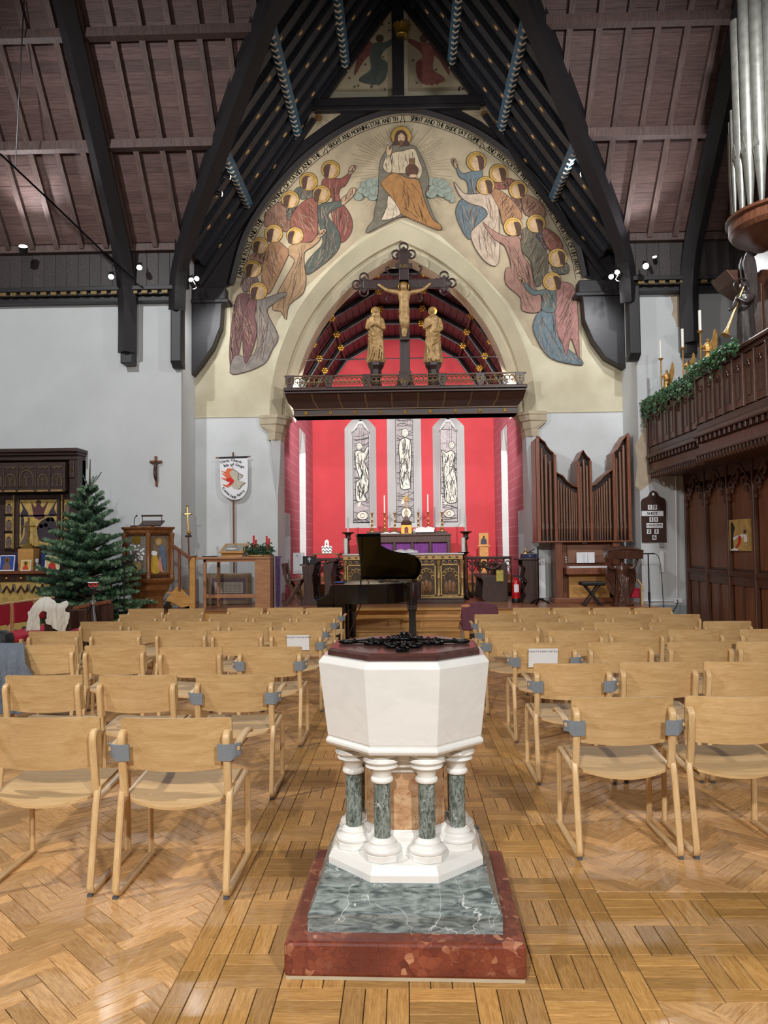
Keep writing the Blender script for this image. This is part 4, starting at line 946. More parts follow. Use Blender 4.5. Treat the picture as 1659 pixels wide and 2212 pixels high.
ns = N.new('ShaderNodeTexNoise'); ns.inputs['Scale'].default_value = 4; ns.inputs['Detail'].default_value = 5; L.new(tc.outputs['Object'], ns.inputs['Vector'])
r3 = ramp(N, [(.35, rgb(104, 48, 36)), (.65, rgb(146, 76, 52))]); L.new(ns.outputs[0], r3.inputs[0])
r4 = ramp(N, [(.45, (0, 0, 0, 1)), (.6, (.85, .85, .85, 1))]); L.new(ns.outputs[0], r4.inputs[0])
mxa = N.new('ShaderNodeMix'); mxa.data_type = 'RGBA'; L.new(r4.outputs[0], mxa.inputs[0]); L.new(r1.outputs[0], mxa.inputs[7]); L.new(r3.outputs[0], mxa.inputs[6])
r2_ = ramp(N, [(.0, (.6, .45, .4, 1)), (.06, (1, 1, 1, 1))]); L.new(vd.outputs['Distance'], r2_.inputs[0])
mxb = N.new('ShaderNodeMix'); mxb.data_type = 'RGBA'; mxb.blend_type = 'MULTIPLY'; mxb.inputs[0].default_value = .8; L.new(mxa.outputs[2], mxb.inputs[6]); L.new(r2_.outputs[0], mxb.inputs[7]); L.new(mxb.outputs[2], B.inputs['Base Color'])
font = thing('baptismal_font', 'octagonal white marble font on green marble columns and stepped red plinth', 'font', (0, 0, 0))
def oct_(rf, z, ph=PI/8): R = rf/cos(PI/8); return [(R*cos(ph+k*PI/4), R*sin(ph+k*PI/4), z) for k in range(8)]
part(font, 'red_plinth', m_rb, MB().box(-.427, .427, -.427, .427, .012, .134), bevel=.012)
part(font, 'plinth_bed', m_stone, MB().box(-.42, .42, -.42, .42, 0, .013))
sq = lambda h, z: [(-h, -h, z), (h, -h, z), (h, h, z), (-h, h, z)]
part(font, 'green_step', m_green, MB().loft([sq(.352, .134), sq(.352, .2), sq(.345, .206), sq(.322, .262), sq(.316, .285), sq(.312, .29)]))
part(font, 'white_base', m_wm, MB().loft([oct_(.302, .29), oct_(.302, .318), oct_(.285, .35), oct_(.2, .352)]), bevel=.003)
part(font, 'core', m_core, MB().loft([oct_(.155, .35), oct_(.155, .67)]))
part(font, 'core_base_moulding', m_wm, MB().loft([oct_(.2, .352), oct_(.2, .372), oct_(.188, .385), oct_(.188, .4), oct_(.172, .41), oct_(.166, .428), oct_(.158, .434)]), bevel=.002)
part(font, 'core_cap_moulding', m_wm, MB().loft([oct_(.158, .655), oct_(.166, .662), oct_(.17, .68), oct_(.2, .69), oct_(.205, .715), oct_(.23, .725), oct_(.24, .758), oct_(.1, .758)]), bevel=.002)
for k in range(8):
    q = PI/8+k*PI/4; c = (.222*cos(q), .222*sin(q), 0)
    cm = part(font, 'column', m_shaft, MB().lathe([(.0325, .425), (.0325, .645)], c, 24), smooth=40)
    part(cm, 'capital', m_wm, MB().lathe([(.034, .636), (.042, .64), (.0445, .647), (.042, .655), (.036, .66), (.038, .675), (.048, .69), (.058, .694), (.064, .699), (.062, .706), (.055, .709), (.064, .714), (.072, .722), (.07, .733), (.062, .738), (.07, .742), (.074, .758)], c, 24), smooth=50)
    part(cm, 'base', m_wm, MB().lathe([(.066, .375), (.072, .381), (.072, .39), (.066, .398), (.054, .401), (.05, .409), (.052, .415), (.047, .419), (.044, .426), (.033, .43)], c, 24), smooth=50)
    part(cm, 'base_block', m_wm, MB().loft([[(x+c[0], y+c[1], z) for x, y, z in oct_(.07, zz, PI/8+q)] for zz in (.351, .376)]), bevel=.002)
part(font, 'bowl_moulding', m_wm, MB().loft([oct_(.2, .752), oct_(.272, .754), oct_(.29, .758), oct_(.304, .764), oct_(.31, .774), oct_(.308, .784), oct_(.298, .79), oct_(.3, .798)]), bevel=.002)
part(font, 'bowl', m_wm, MB().loft([oct_(.302, .797), oct_(.335, 1.082), oct_(.336, 1.09), oct_(.318, 1.113), oct_(.28, 1.114)]), bevel=.003)
m_lid = WOOD('dark_red_wood', rgb(62, 36, 33), rgb(92, 60, 54), (.8, 8, 8), .3, coat=.25)
lid = part(font, 'lid', m_lid, MB().loft([oct_(.296, 1.1135), oct_(.3, 1.116), oct_(.3, 1.134), oct_(.288, 1.143), oct_(.1, 1.1435)]))
ir = MB()
def hook(cx, cy, ang, R, sweep, r=.008):
    pts = []
    for i in range(13):
        a = ang+sweep*i/12; pts.append((cx+R*cos(a), cy+R*sin(a), 1.152))
    ir.tube(pts, [r*(.6+.4*sin(PI*i/12)) for i in range(13)], 6)
for k in range(4):
    a = k*PI/2; c_, s_ = cos(a), sin(a); T = lambda x, y, z=1.152: (c_*x-s_*y, s_*x+c_*y, z)
    L_ = .26
    ir.tube([T(.04, 0), (T(.1, 0)), T(.16, 0, 1.153), T(.2, 0)], [.014, .011, .009, .007], 6)
    for sg in (-1, 1):
        ir.tube(catmull([T(.19, 0), T(.215, .016*sg), T(.245, .02*sg), T(L_, .008*sg), T(L_+.004, 0)], 4), .007, 6)
        ir.tube(catmull([T(.07, .004*sg), T(.1, .035*sg), T(.13, .062*sg), T(.155, .05*sg), T(.15, .028*sg), T(.13, .03*sg)], 4), [.008]*21, 6)
        ir.sph(T(.13, .03*sg, 1.156), .011, 8, 6); ir.sph(T(.1, .07*sg, 1.154), .01, 8, 6)
        ir.tube(catmull([T(.05, .02*sg), T(.075, .05*sg), T(.1, .07*sg)], 4), .007, 6)
    ir.sph(T(.205, 0, 1.157), .009, 8, 6)
part(lid, 'iron_strapwork', m_iron, ir, smooth=60)
part(lid, 'ring_handle', m_iron, MB().ring((0, -.03, 1.166), .05, .0075, 28, 8, mt=Matrix.Rotation(-.12, 4, 'X')), smooth=60)
part(lid, 'handle_boss', m_iron, MB().lathe([(.026, 1.143), (.024, 1.156), (.014, 1.16), (.012, 1.178), (.016, 1.182), (.014, 1.19), (.004, 1.192)], (0, .015, 0), 14), smooth=40)
font.scale = (1.015, 1.015, 1); font.location = FONTC; font.rotation_euler = (0, 0, -.024)
# ================================================================ stacking chairs
m_ply = WOOD('beech_plywood', rgb(190, 152, 100), rgb(214, 180, 130), (.9, 9, 9), .38, rnd=.07, freq=4)
m_bee = WOOD('beech_frame', rgb(200, 162, 110), rgb(222, 190, 142), (9, 2, 2), .38, rnd=.06, freq=4)
m_seat = WOOD('beech_seat', rgb(190, 152, 100), rgb(214, 180, 130), (.9, 9, 9), .55, rnd=.06, freq=4)
m_clip = M('grey_plastic', rgb(128, 136, 144), .5, 0, var=.05); m_foot = M('grey_glide', rgb(78, 84, 90), .6, 0, var=.05)
def sweep(mb, pts, x0, x1, th):
    """flat bent strip: path in the yz plane, width along x, chamfered"""
    n = len(pts); c = min(.006, th*.3); rings = []
    for i in range(n):
        a, b = pts[max(0, i-1)], pts[min(n-1, i+1)]; dy, dz = b[0]-a[0], b[1]-a[1]; l = math.hypot(dy, dz); ny, nz = -dz/l, dy/l; h = th/2
        q = [(x0, -h+c), (x0+c, -h), (x1-c, -h), (x1, -h+c), (x1, h-c), (x1-c, h), (x0+c, h), (x0, h-c)]
        rings.append([(x, pts[i][0]+ny*t, pts[i][1]+nz*t) for x, t in q])
    return mb.loft(rings)
def cr2(pts, k=4): return [(v.x, v.y) for v in catmull([(a, b, 0) for a, b in pts], k)]
chair = thing('stacking_chair', 'x', 'chair', (0, 0, 0), 'light wood chairs in rows')
BKY = lambda x, z: .075+.10*(abs(x)/.255)**2*.48-(z-.5)*.16
for s_ in (-1, 1):
    xa, xb = sorted((s_*.232, s_*.262))
    part(chair, 'side_frame', m_bee, sweep(MB(), cr2([(.095, .46), (.072, .40), (.045, .25), (.012, .07), (.008, .035), (.022, .017), (.06, .0135), (.3, .0135), (.515, .0135)], 3), xa, xb, .024), smooth=40)
    part(chair, 'front_leg', m_bee, sweep(MB(), cr2([(.09, .405), (.25, .418), (.40, .432), (.452, .428), (.474, .40), (.478, .35), (.482, .2), (.486, .024)], 3), xa+.004*(s_ < 0)-.004*(s_ > 0)*0, xb, .024), smooth=40)
    part(chair, 'stile', m_bee, sweep(MB(), cr2([(.098, .425), (.088, .46), (.07, .55), (.052, .65), (.047, .688), (.056, .709), (.075, .714)], 3), *sorted((s_*.222, s_*.256)), .03), smooth=40)
    for yy in (.012, .5): part(chair, 'foot_glide', m_foot, MB().box(s_*.247-.011, s_*.247+.011, yy-.014, yy+.014, 0, .012))
b = MB(); rows = []; NX = 13
for t in (0, 1):
    for j, z0 in enumerate((.548, .56, .62, .71, .772, .784)):
        row = []
        for i in range(NX):
            u = -1+2*i/(NX-1); w_ = .256 if 0 < j < 5 else .242
            x = u*w_; z = z0-(.012*(1-u*u) if j == 0 else (.004*u*u if j == 5 else 0)); row.append((x, BKY(x, z)+t*.014, z))
        rows.append(row)
vs = [p for r in rows for p in r]; fs = []
def gid(t, j, i): return t*6*NX+j*NX+i
for j in range(5):
    for i in range(NX-1):
        fs.append((gid(0, j, i), gid(0, j, i+1), gid(0, j+1, i+1), gid(0, j+1, i))); fs.append((gid(1, j, i), gid(1, j+1, i), gid(1, j+1, i+1), gid(1, j, i+1)))
    for i in (0, NX-1): fs.append((gid(0, j, i), gid(0, j+1, i), gid(1, j+1, i), gid(1, j, i)))
for i in range(NX-1):
    for j in (0, 5): fs.append((gid(0, j, i), gid(1, j, i), gid(1, j, i+1), gid(0, j, i+1)))
b.add(vs, fs); part(chair, 'backrest', m_ply, b, smooth=40)
b = MB(); rows = []; NY = 8
for t in (0, 1):
    for j in range(NY):
        v = j/(NY-1); row = []
        for i in range(NX):
            u = -1+2*i/(NX-1); x = u*(.228 if j > 0 else .205)
            y0 = .075-.055*(1-u*u)*1.0; y = y0+(.455-y0)*v; z = .428+.03*v-.022*(1-u*u)*(1-v*.6)-.012*max(0, 1-v*4)-(.012 if j == NY-1 else 0); row.append((x, y, z-t*.012))
        rows.append(row)
vs = [p for r in rows for p in r]; fs = []
def gid(t, j, i): return t*NY*NX+j*NX+i
for j in range(NY-1):
    for i in range(NX-1):
        fs.append((gid(0, j, i), gid(0, j, i+1), gid(0, j+1, i+1), gid(0, j+1, i))); fs.append((gid(1, j, i), gid(1, j+1, i), gid(1, j+1, i+1), gid(1, j, i+1)))
    for i in (0, NX-1): fs.append((gid(0, j, i), gid(0, j+1, i), gid(1, j+1, i), gid(1, j, i)))
for i in range(NX-1):
    for j in (0, NY-1): fs.append((gid(0, j, i), gid(1, j, i), gid(1, j, i+1), gid(0, j, i+1)))
b.add(vs, fs); part(chair, 'seat', m_seat, b, smooth=40)
for s_ in (-1, 1):     # armrests on their grey clips
    q = [(s_*.2, .03), (s_*.262, .026), (s_*.28, .034), (s_*.3, .06), (s_*.3, .075), (s_*.28, .052), (s_*.262, .042), (s_*.2, .045)]
    zt, zb_ = .668, .592
    bk_ = MB().loft([[(x, y+.012, zb_+(.02 if abs(x) > .27 else 0)) for x, y in q], [(x, y, zt) for x, y in q]]); cl_ = part(chair, 'clip', m_clip, bk_)
    for zz in (.605, .65): part(cl_, 'screw', m_clip, MB().lathe([(.006, 0), (.005, .003), (0, .004)], (s_*.232, .03+(.668-zz)*.16, zz), 8, mt=Matrix.Rotation(PI/2, 4, 'X')))
    part(chair, 'armrest', m_bee, sweep(MB(), cr2([(.05, .645), (.12, .662), (.25, .67), (.33, .668), (.36, .655)], 3), *sorted((s_*.266, s_*.3)), .018), smooth=40)
CH = {}
ROWS_L = [[(257, 490, 1553), (-22, 195, 1552)], [(419, 590, 1458), (207, 377, 1460), (2, 173, 1460)], [(513, 650, 1398), (341, 476, 1399), (178, 310, 1395), (24, 160, 1394)],
          [(583, 694, 1362), (455, 566, 1363), (333, 445, 1361), (191, 302, 1363), (56, 168, 1364)], [(608, 703, 1344), (491, 587, 1344), (379, 475, 1343), (275, 369, 1343), (169, 263, 1343)],
          [(639, 723, 1327), (544, 629, 1327), (450, 534, 1327), (351, 436, 1327), (253, 338, 1327)], [(660, 738, 1313), (576, 654, 1313), (489, 567, 1313), (361, 439, 1315), (274, 352, 1315)]]
ROWS_R = [[(1242, 1458, 1507), (1490, 1709, 1505)], [(1157, 1320, 1434), (1342, 1509, 1431), (1527, 1694, 1430)], [(1110, 1245, 1389), (1274, 1411, 1388), (1445, 1587, 1387), (1597, 1737, 1386)],
          [(1049, 1164, 1363), (1187, 1303, 1362), (1318, 1435, 1361), (1447, 1565, 1360), (1603, 1720, 1359)], [(1035, 1135, 1344), (1160, 1262, 1344), (1286, 1388, 1344), (1405, 1508, 1343), (1522, 1627, 1342)],
          [(1026, 1115, 1327), (1122, 1211, 1327), (1221, 1311, 1327), (1322, 1413, 1327), (1424, 1515, 1327)], [(1109, 1189, 1313), (1197, 1275, 1313), (1283, 1363, 1313), (1372, 1454, 1313)]]
ORD = ['first', 'second', 'third', 'fourth', 'fifth', 'sixth', 'seventh']; rnd = random.Random(11)
for side, rowsd in (('pulpit', ROWS_L), ('organ', ROWS_R)):
    for r, row in enumerate(rowsd):
        for c, (xa, xb, yt) in enumerate(row):
            kk = sum(b_-a_ for a_, b_, _ in row)/sum(y_-1180-(872-(a_+b_)/2)*.0105 for a_, b_, y_ in row); sl = min(1, 1.55*kk/(.51+.782*kk)); sl = 1 if r == 0 else sl
            p = PZ((xa+xb)/2, yt, .782*sl); arms = c == 0 and not (r == 6 and side == 'organ')
            lab = '%s chair from the aisle in the %s row from the font, %s side%s' % (ORD[c], ORD[r], side, ', with armrests' if arms else '')
            k = clone(chair, (p.x, p.y-.036*sl, 0), rnd.uniform(-.012, .012), lab, 'light wood chairs in rows', (() if r < 3 else (('armrest', 'clip') if side == 'pulpit' else ('armrest.001', 'clip.001'))) if arms else ('armrest', 'clip', 'armrest.001', 'clip.001'))
            k.scale = (sl, sl, sl); CH[(side, r, c)] = k
for c in KIDS(chair):
    for g in KIDS(c): bpy.data.objects.remove(g)
    bpy.data.objects.remove(c)
bpy.data.objects.remove(chair)
# ================================================================ statues
def robe_rings(c, h, prof, nf=8, amp=.14, ph=0, n=28, tw=.6):
    """stack of fluted ellipses: prof = [(height fraction, rx, ry, xoff, yoff)]"""
    rs = []
    for t, rx, ry, ox, oy in prof:
        ring = []
        for k in range(n):
            q = 2*PI*k/n; f = 1+amp*(1-t)*sin(nf*q+ph+tw*t*6)
            ring.append((c[0]+(ox+rx*cos(q)*f)*h, c[1]+(oy+ry*sin(q)*f)*h, c[2]+t*h))
        rs.append(ring)
    return rs
STD = [(0, .15, .12, 0, 0), (.06, .15, .12, 0, 0), (.2, .135, .11, 0, 0), (.4, .125, .1, 0, 0), (.55, .115, .095, 0, 0), (.62, .11, .09, 0, 0), (.72, .125, .095, 0, 0), (.8, .125, .085, 0, 0), (.84, .08, .06, 0, 0), (.87, .045, .045, 0, 0)]
def statue(root, name, mat, c, h, arms=(), extra=None, vox=.016, wid=1.0, head=(0, 0), veil=False, ph=0):
    b = MB(); b.loft(robe_rings(c, h, [(t, rx*wid, ry*wid, ox, oy) for t, rx, ry, ox, oy in STD], ph=ph))
    hc = Vector((c[0]+head[0]*h, c[1]+head[1]*h-.01*h, c[2]+.925*h))
    b.sph(hc, (.052*h, .058*h, .07*h), 14, 10); b.tube([(c[0], c[1], c[2]+.82*h), hc], .04*h, 10)
    b.sph(hc+Vector((0, -.058*h, -.005*h)), (.012*h, .016*h, .022*h), 8, 6)
    if veil:
        b.loft([[(hc.x+rx*h*cos(2*PI*k/18), hc.y+.02*h+ry*h*sin(2*PI*k/18), hc.z+z*h) for k in range(18)] for z, rx, ry in ((-.16, .12, .07), (-.08, .085, .06), (0, .068, .06), (.06, .055, .05), (.085, .02, .02))])
    for a in arms:
        pts = [Vector(c)+Vector(p)*h for p in a]; n = len(pts)
        b.tube(catmull(pts, 4), [(.042-.02*i/(4*(n-1)))*h for i in range(4*(n-1)+1)], 10); b.sph(pts[-1], (.024*h, .024*h, .03*h), 8, 6)
    if extra: extra(b)
    return part(root, name, mat, b, remesh=vox)
# ================================================================ rood beam
YR = 15.25
zr_ = lambda py: P(872, py, YR).z
xl_, xr_ = P(634, 880, YR).x, P(1118, 880, YR).x; xtl, xtr = P(617, 830, YR).x, P(1134, 820, YR).x
rood = thing('rood_beam', 'carved dark oak rood beam with pierced railing across the chancel arch', 'beam', (0, YR, zr_(894)))
m_rd = WOOD('rood_oak', rgb(38, 20, 16), rgb(62, 34, 26), (.7, 7, 7), .35); m_rl = WOOD('rood_oak_light', rgb(84, 60, 40), rgb(112, 84, 58), (.7, 7, 7), .4)
zA, zB, zC, zD, zE = zr_(896), zr_(883), zr_(850), zr_(838), zr_(812)
part(rood, 'lower_beam', m_rd, MB().box(xl_, xr_, YR, YR+.5, zA, zB), bevel=.01)
part(rood, 'beam_fillet', m_rl, MB().box(xl_-.01, xr_+.01, YR-.02, YR+.5, zB, zB+.025).box(xl_-.01, xr_+.01, YR-.015, YR+.5, zA, zA+.02), bevel=.005)
n = 9; xs = [xl_+(xr_-xl_)*i/n for i in range(n+1)]
for i in range(n):
    a, c = xs[i], xs[i+1]; k = lambda x: xtl+(x-xl_)/(xr_-xl_)*(xtr-xtl)
    part(rood, 'cove_panel', m_rd, MB().loft([[(a, YR+.02, zB+.025), (c, YR+.02, zB+.025), (c, YR+.1, zB+.025), (a, YR+.1, zB+.025)], [(a*.3+k(a)*.7, YR-.02, (zB+zC)/2), (c*.3+k(c)*.7, YR-.02, (zB+zC)/2), (c*.3+k(c)*.7, YR+.1, (zB+zC)/2), (a*.3+k(a)*.7, YR+.1, (zB+zC)/2)], [(k(a), YR-.1, zC), (k(c), YR-.1, zC), (k(c), YR+.1, zC), (k(a), YR+.1, zC)]]))
    if i: part(rood, 'cove_rib', m_rl, MB().tube([(a, YR+.012, zB+.02), (a*.3+k(a)*.7, YR-.03, (zB+zC)/2), (k(a), YR-.11, zC)], .018, 4))
    m = (a+c)/2; rs_ = MB()
    for q in range(4): rs_.sph((m+.022*cos(q*PI/2+PI/4), YR-.01, (zA+zB)/2+.022*sin(q*PI/2+PI/4)), (.02, .015, .02), 6, 4)
    part(rood, 'rosette', m_gold, rs_)
part(rood, 'cornice', m_rd, MB().box(xtl, xtr, YR-.14, YR+.4, zC, zC+.05).box(xtl-.02, xtr+.02, YR-.18, YR+.4, zC+.05, zD), bevel=.012)
part(rood, 'top_rail', m_rl, MB().box(xtl-.01, xtr+.01, YR-.14, YR-.08, zE-.015, zE+.012), bevel=.006); part(rood, 'bottom_rail', m_rl, MB().box(xtl-.01, xtr+.01, YR-.14, YR-.08, zD, zD+.02), bevel=.006)
shx = [626, 709.6, 791.6, 873.5, 955.5, 1038, 1123]; sxw = [P(a, 825, YR-.14).x for a in shx]; zm = (zD+zE)/2; hh = (zE-zD)
for i, x in enumerate(sxw):
    w_ = .085 if i != 3 else .1; k = hh*.5+.012
    sh = [(x-w_, YR-.16, zm+k), (x+w_, YR-.16, zm+k), (x+w_, YR-.16, zm-.02), (x+w_*.6, YR-.16, zm-k*.75), (x, YR-.16, zm-k-.02), (x-w_*.6, YR-.16, zm-k*.75), (x-w_, YR-.16, zm-.02)]
    so = part(rood, 'shield', m_rd, MB().prism(sh, (0, .05, 0)), bevel=.006)
    part(so, 'shield_letter', m_brass, text(MB(), 'Є' if i != 3 else 'ihs', (x, YR-.164, zm-.055), (1, 0, 0), (0, 0, 1), .17 if i != 3 else .15, .9, bold=.02))
    if i < 6:
        xa, xb = x+.1, sxw[i+1]-.1; tr = MB(); m = 6
        for j in range(m):
            cx = xa+(xb-xa)*(j+.5)/m; r_ = (xb-xa)/m*.52
            tr.ring((cx, YR-.11, zm+.035), r_, .012, 12, 4, 'y'); tr.tube([(cx-r_, YR-.11, zm-.02), (cx-r_*.5, YR-.11, zm-.07), (cx, YR-.11, zm-.03), (cx+r_*.5, YR-.11, zm-.07), (cx+r_, YR-.11, zm-.02)], .01, 4); tr.tube([(cx, YR-.11, zm-.04), (cx, YR-.11, zm+.02)], .01, 4)
        part(rood, 'pierced_tracery', M('old_gold_wood', rgb(128, 106, 72), .4, .3, var=.2), tr, kind='stuff')
# flood lamps on the beam ends
for px_, ax in ((652, 1), (1090, -1)):
    p = P(px_, 820, YR+.1); p.z = zD+.02
    fl = thing('beam_floodlight', 'small white floodlight on the %s end of the rood beam' % ('pulpit' if ax > 0 else 'organ'), 'lamp', p, 'floodlights on the rood beam')
    part(fl, 'housing', m_paper, MB().cbox(p+Vector((0, 0, .12)), (.1, .07, .15), Matrix.Rotation(.4*ax, 4, 'Y')), bevel=.01); part(fl, 'stand', m_paper, MB().cyl(p, p+Vector((0, 0, .08)), .012))
    lamp('SPOT', p+Vector((0, .12, .16)), (ax*-.35, 21.6, 2.8), 900, .06, (1, .97, .93), 110, .9, 'beam_floodlight_lamp')
# rood cross and figures
zt = zD
m_cross = WOOD('cross_wood', rgb(40, 28, 28), rgb(62, 46, 44), (6, 6, .8), .4); m_cedge = m_cross
cr_ = thing('rood_cross', 'tall dark wooden crucifix with trefoil ends and gilded figure on the rood beam', 'crucifix', (P(872, 820, YR).x, YR+.15, zt)); YX = YR+.12; m_cl = M('gilded_carving', rgb(168, 136, 90), .5, .35, var=.3, scale=14)
c0 = P(873, 630, YX); s_px = YX/FPX
part(cr_, 'cross_base', m_rd, MB().loft([[(c0.x+i*w_, YX-.02+j*.2, z) for i, j in ((-1, 0), (1, 0), (1, 1), (-1, 1))] for z, w_ in ((zt, .2), (zt+.08, .2), (zt+.1, .16), (zt+.22, .15), (zt+.24, .13), (zt+.36, .12), (zt+.38, .1))]))
zt1 = P(873, 545, YX).z; za = P(873, 612, YX).z
part(cr_, 'upright', m_cross, MB().box(c0.x-.1, c0.x+.1, YX+.02, YX+.1, zt+.36, zt1), bevel=.01)
xa, xb = P(784, 618, YX).x, P(962, 612, YX).x
part(cr_, 'crossbar', m_cross, MB().box(xa, xb, YX+.02, YX+.1, za-.09, za+.09), bevel=.01)
for (ex, ez, dr) in ((c0.x, zt1-.03, 'u'), (xa+.02, za, 'l'), (xb-.02, za, 'r')):
    q = MB().cbox((ex, YX+.06, ez), (.24, .06, .24), Matrix.Rotation(PI/4, 4, 'Y')); part(cr_, 'end_block', m_cross, q, bevel=.005)
    e = MB()
    for k in range(4):
        a = k*PI/2; e.ring((ex+.15*cos(a), YX+.04, ez+.15*sin(a)), .085, .02, 16, 6, 'y')
    part(cr_, 'quatrefoil', m_cedge, e, smooth=50)
for i in (-1, 1):
    for j in (-1, 1):
        part(cr_, 'crocket', m_cedge, MB().tube(catmull([(c0.x+i*.1, YX+.05, za+j*.2), (c0.x+i*.2, YX+.05, za+j*.16), (c0.x+i*.3, YX+.04, za+j*.22), (c0.x+i*.36, YX+.04, za+j*.32), (c0.x+i*.3, YX+.04, za+j*.36)], 4), .02, 6), smooth=60)
ti = part(cr_, 'title_scroll', m_cross, MB().box(c0.x-.17, c0.x+.17, YX-.0, YX+.02, P(873, 580, YX).z, P(873, 569, YX).z)); part(ti, 'title_letters', m_brass, text(MB(), 'INRI', (c0.x, YX-.003, P(873, 578, YX).z), (1, 0, 0), (0, 0, 1), .1, 1.1))
b = MB(); g = lambda px_, py_, dy=0: (lambda v: Vector((v.x, YX-.07+dy, v.z)))(P(px_, py_, YX))
b.loft([[(g(x, y).x+rx*cos(2*PI*k/16), YX-.06+ry*sin(2*PI*k/16), g(x, y).z) for k in range(16)] for x, y, rx, ry in ((873, 690, .07, .06), (873, 675, .115, .085), (873, 662, .1, .075), (873, 652, .1, .07), (873, 642, .125, .085), (874, 634, .14, .08), (874, 630, .08, .06))])
for sg, hx, hy in ((-1, 819, 617), (1, 928, 615)):
    b.tube(catmull([g(874+sg*13, 634), g(874+sg*28, 632), g((874+sg*14+hx)/2+sg*6, 628), g(hx, hy, .03)], 4), [.055-.0025*i for i in range(13)], 10)
    b.sph(g(hx, hy, .03), (.035, .025, .03), 8, 6)
for sg in (-1, 1):
    b.tube(catmull([g(873+sg*5, 684), g(874+sg*5, 700, -.04), g(874+sg*3, 712, .01), g(873+sg*2.5, 724, -.01)], 4), [.068-.003*i for i in range(13)], 10); b.sph(g(873+sg*2.5, 728, -.03), (.03, .05, .04), 8, 6)
hd = g(872, 624, -.06); b.tube([g(874, 634), hd], .045, 8); b.sph(hd, (.06, .065, .08), 12, 8); b.sph(hd+Vector((0, .02, .01)), (.075, .065, .085), 12, 8)
for k in range(9): b.tube([g(868+k*1.3, 668+2*(k % 2), -.05), g(867+k*1.4, 690+3*(k % 3), -.07)], .018, 6)
part(cr_, 'crucified_figure', m_cl, b, remesh=.013)
part(cr_, 'halo', m_gold, MB().ring(hd+Vector((0, .07, .02)), .1, .012, 20, 6, 'y'), smooth=60)
part(cr_, 'foot_bracket', m_cross, MB().box(c0.x-.09, c0.x+.09, YX-.1, YX+.02, P(873, 737, YX).z, P(873, 730, YX).z), bevel=.01)
for px_, lab, vl, ph, hd_ in ((812, 'gilded statue of a veiled woman standing on a rood beam pedestal', True, 0, (.01, -.01)), (936, 'gilded statue of a bareheaded young man on a rood beam pedestal', False, 1.2, (-.015, -.01))):
    zb_ = P(px_, 785, YX).z; ztp = P(px_, 664, YX).z; x0 = P(px_, 785, YX).x
    ro = thing('rood_statue', lab, 'statue', (x0, YX, zt), 'statues beside the rood cross')
    part(ro, 'pedestal', m_cross, MB().lathe([(.12, zt), (.12, zb_-.14), (.13, zb_-.12), (.17, zb_-.06), (.175, zb_)], (x0, YX, 0), 8, ph=PI/8), bevel=.006)
    h = ztp-zb_
    sg = 1 if vl else -1
    def fold(bb, x0=x0, zb_=zb_, h=h, sg=sg):
        for k in range(6): bb.tube(catmull([(x0+(-.1*sg+.035*k*sg)*h, YX-.1*h, zb_+(.62-.03*k)*h), (x0+(-.02*sg+.03*k*sg)*h, YX-.125*h, zb_+(.42-.02*k)*h), (x0+(-.12+.048*k)*h, YX-.135*h, zb_+.02*h)], 4), .014*h, 6)
        for k in range(3): bb.tube(catmull([(x0-.13*sg*h, YX-.06*h, zb_+(.56-.06*k)*h), (x0, YX-.135*h, zb_+(.46-.07*k)*h), (x0+.13*sg*h, YX-.05*h, zb_+(.6-.05*k)*h)], 4), .016*h, 6)
    statue(ro, 'figure', m_cl, (x0, YX, zb_), h, [[(-.11, 0, .78), (-.15, -.05, .62), (-.03, -.14, .67)], [(.11, 0, .78), (.15, -.06, .6), (.03, -.14, .66 if vl else .54)]], fold, .0095, 1.05, hd_, vl, ph)
    part(ro, 'halo', m_gold, MB().lathe([(.0, .0), (.085, .004), (.09, .012), (.08, .014)], (x0, YX+.05, ztp-.06), 18, mt=Matrix.Rotation(PI/2, 4, 'X')), smooth=60)
ti_ = solo('tie_rod', MB().cyl(P(655, 778, 16.2), P(1096, 770, 16.2), .014, n=6), m_chrome, 'thin steel tie rod spanning the chancel arch', 'rod')
# ================================================================ high altar
YA = 20.3
def bx(px0, px1, py0, py1, Y, dep):     # box from pixel bounds on its front face
    a = P(px0, py1, Y); c = P(px1, py0, Y); return (a.x, c.x, Y, Y+dep, a.z, c.z)
ha = thing('high_altar', 'dark carved high altar with purple frontal curtains below the lancet windows', 'altar', (0, YA+.4, .86))
x0, x1 = P(768, 1160, YA).x, P(975, 1160, YA).x; ztop = P(872, 1153, YA).z; zcur = P(872, 1172, YA).z
part(ha, 'body', m_oakd, MB().box(x0+.05, x1-.05, YA+.08, YA+.9, .86, ztop-.05)); part(ha, 'mensa', m_oakd, MB().box(x0, x1, YA-.03, YA+.95, ztop-.06, ztop), bevel=.012)
part(ha, 'frieze', m_oakd, MB().box(x0+.02, x1-.02, YA, YA+.1, zcur, ztop-.06), bevel=.01)
m_purp = M('purple_cloth', rgb(112, 58, 128), .85, 0, var=.15, scale=8)
for i in range(5):
    a, c = x0+.08+(x1-x0-.16)*i/5, x0+.08+(x1-x0-.16)*(i+1)/5
    cu_m = MB(); A = []; Bq = []
    for k in range(25):
        x = a+.04+(c-a-.08)*k/24; y = YA+.06+.018*sin(k*1.9); A.append((x, y, .95)); Bq.append((x, y, zcur))
    part(ha, 'curtain', m_purp, cu_m.strip(A, Bq), smooth=60); part(ha, 'mullion', m_oakd, MB().box(a-.03, a+.03, YA+.0, YA+.1, .86, zcur), bevel=.008)
part(ha, 'mullion', m_oakd, MB().box(x1-.11, x1-.02, YA, YA+.1, .86, zcur), bevel=.008)
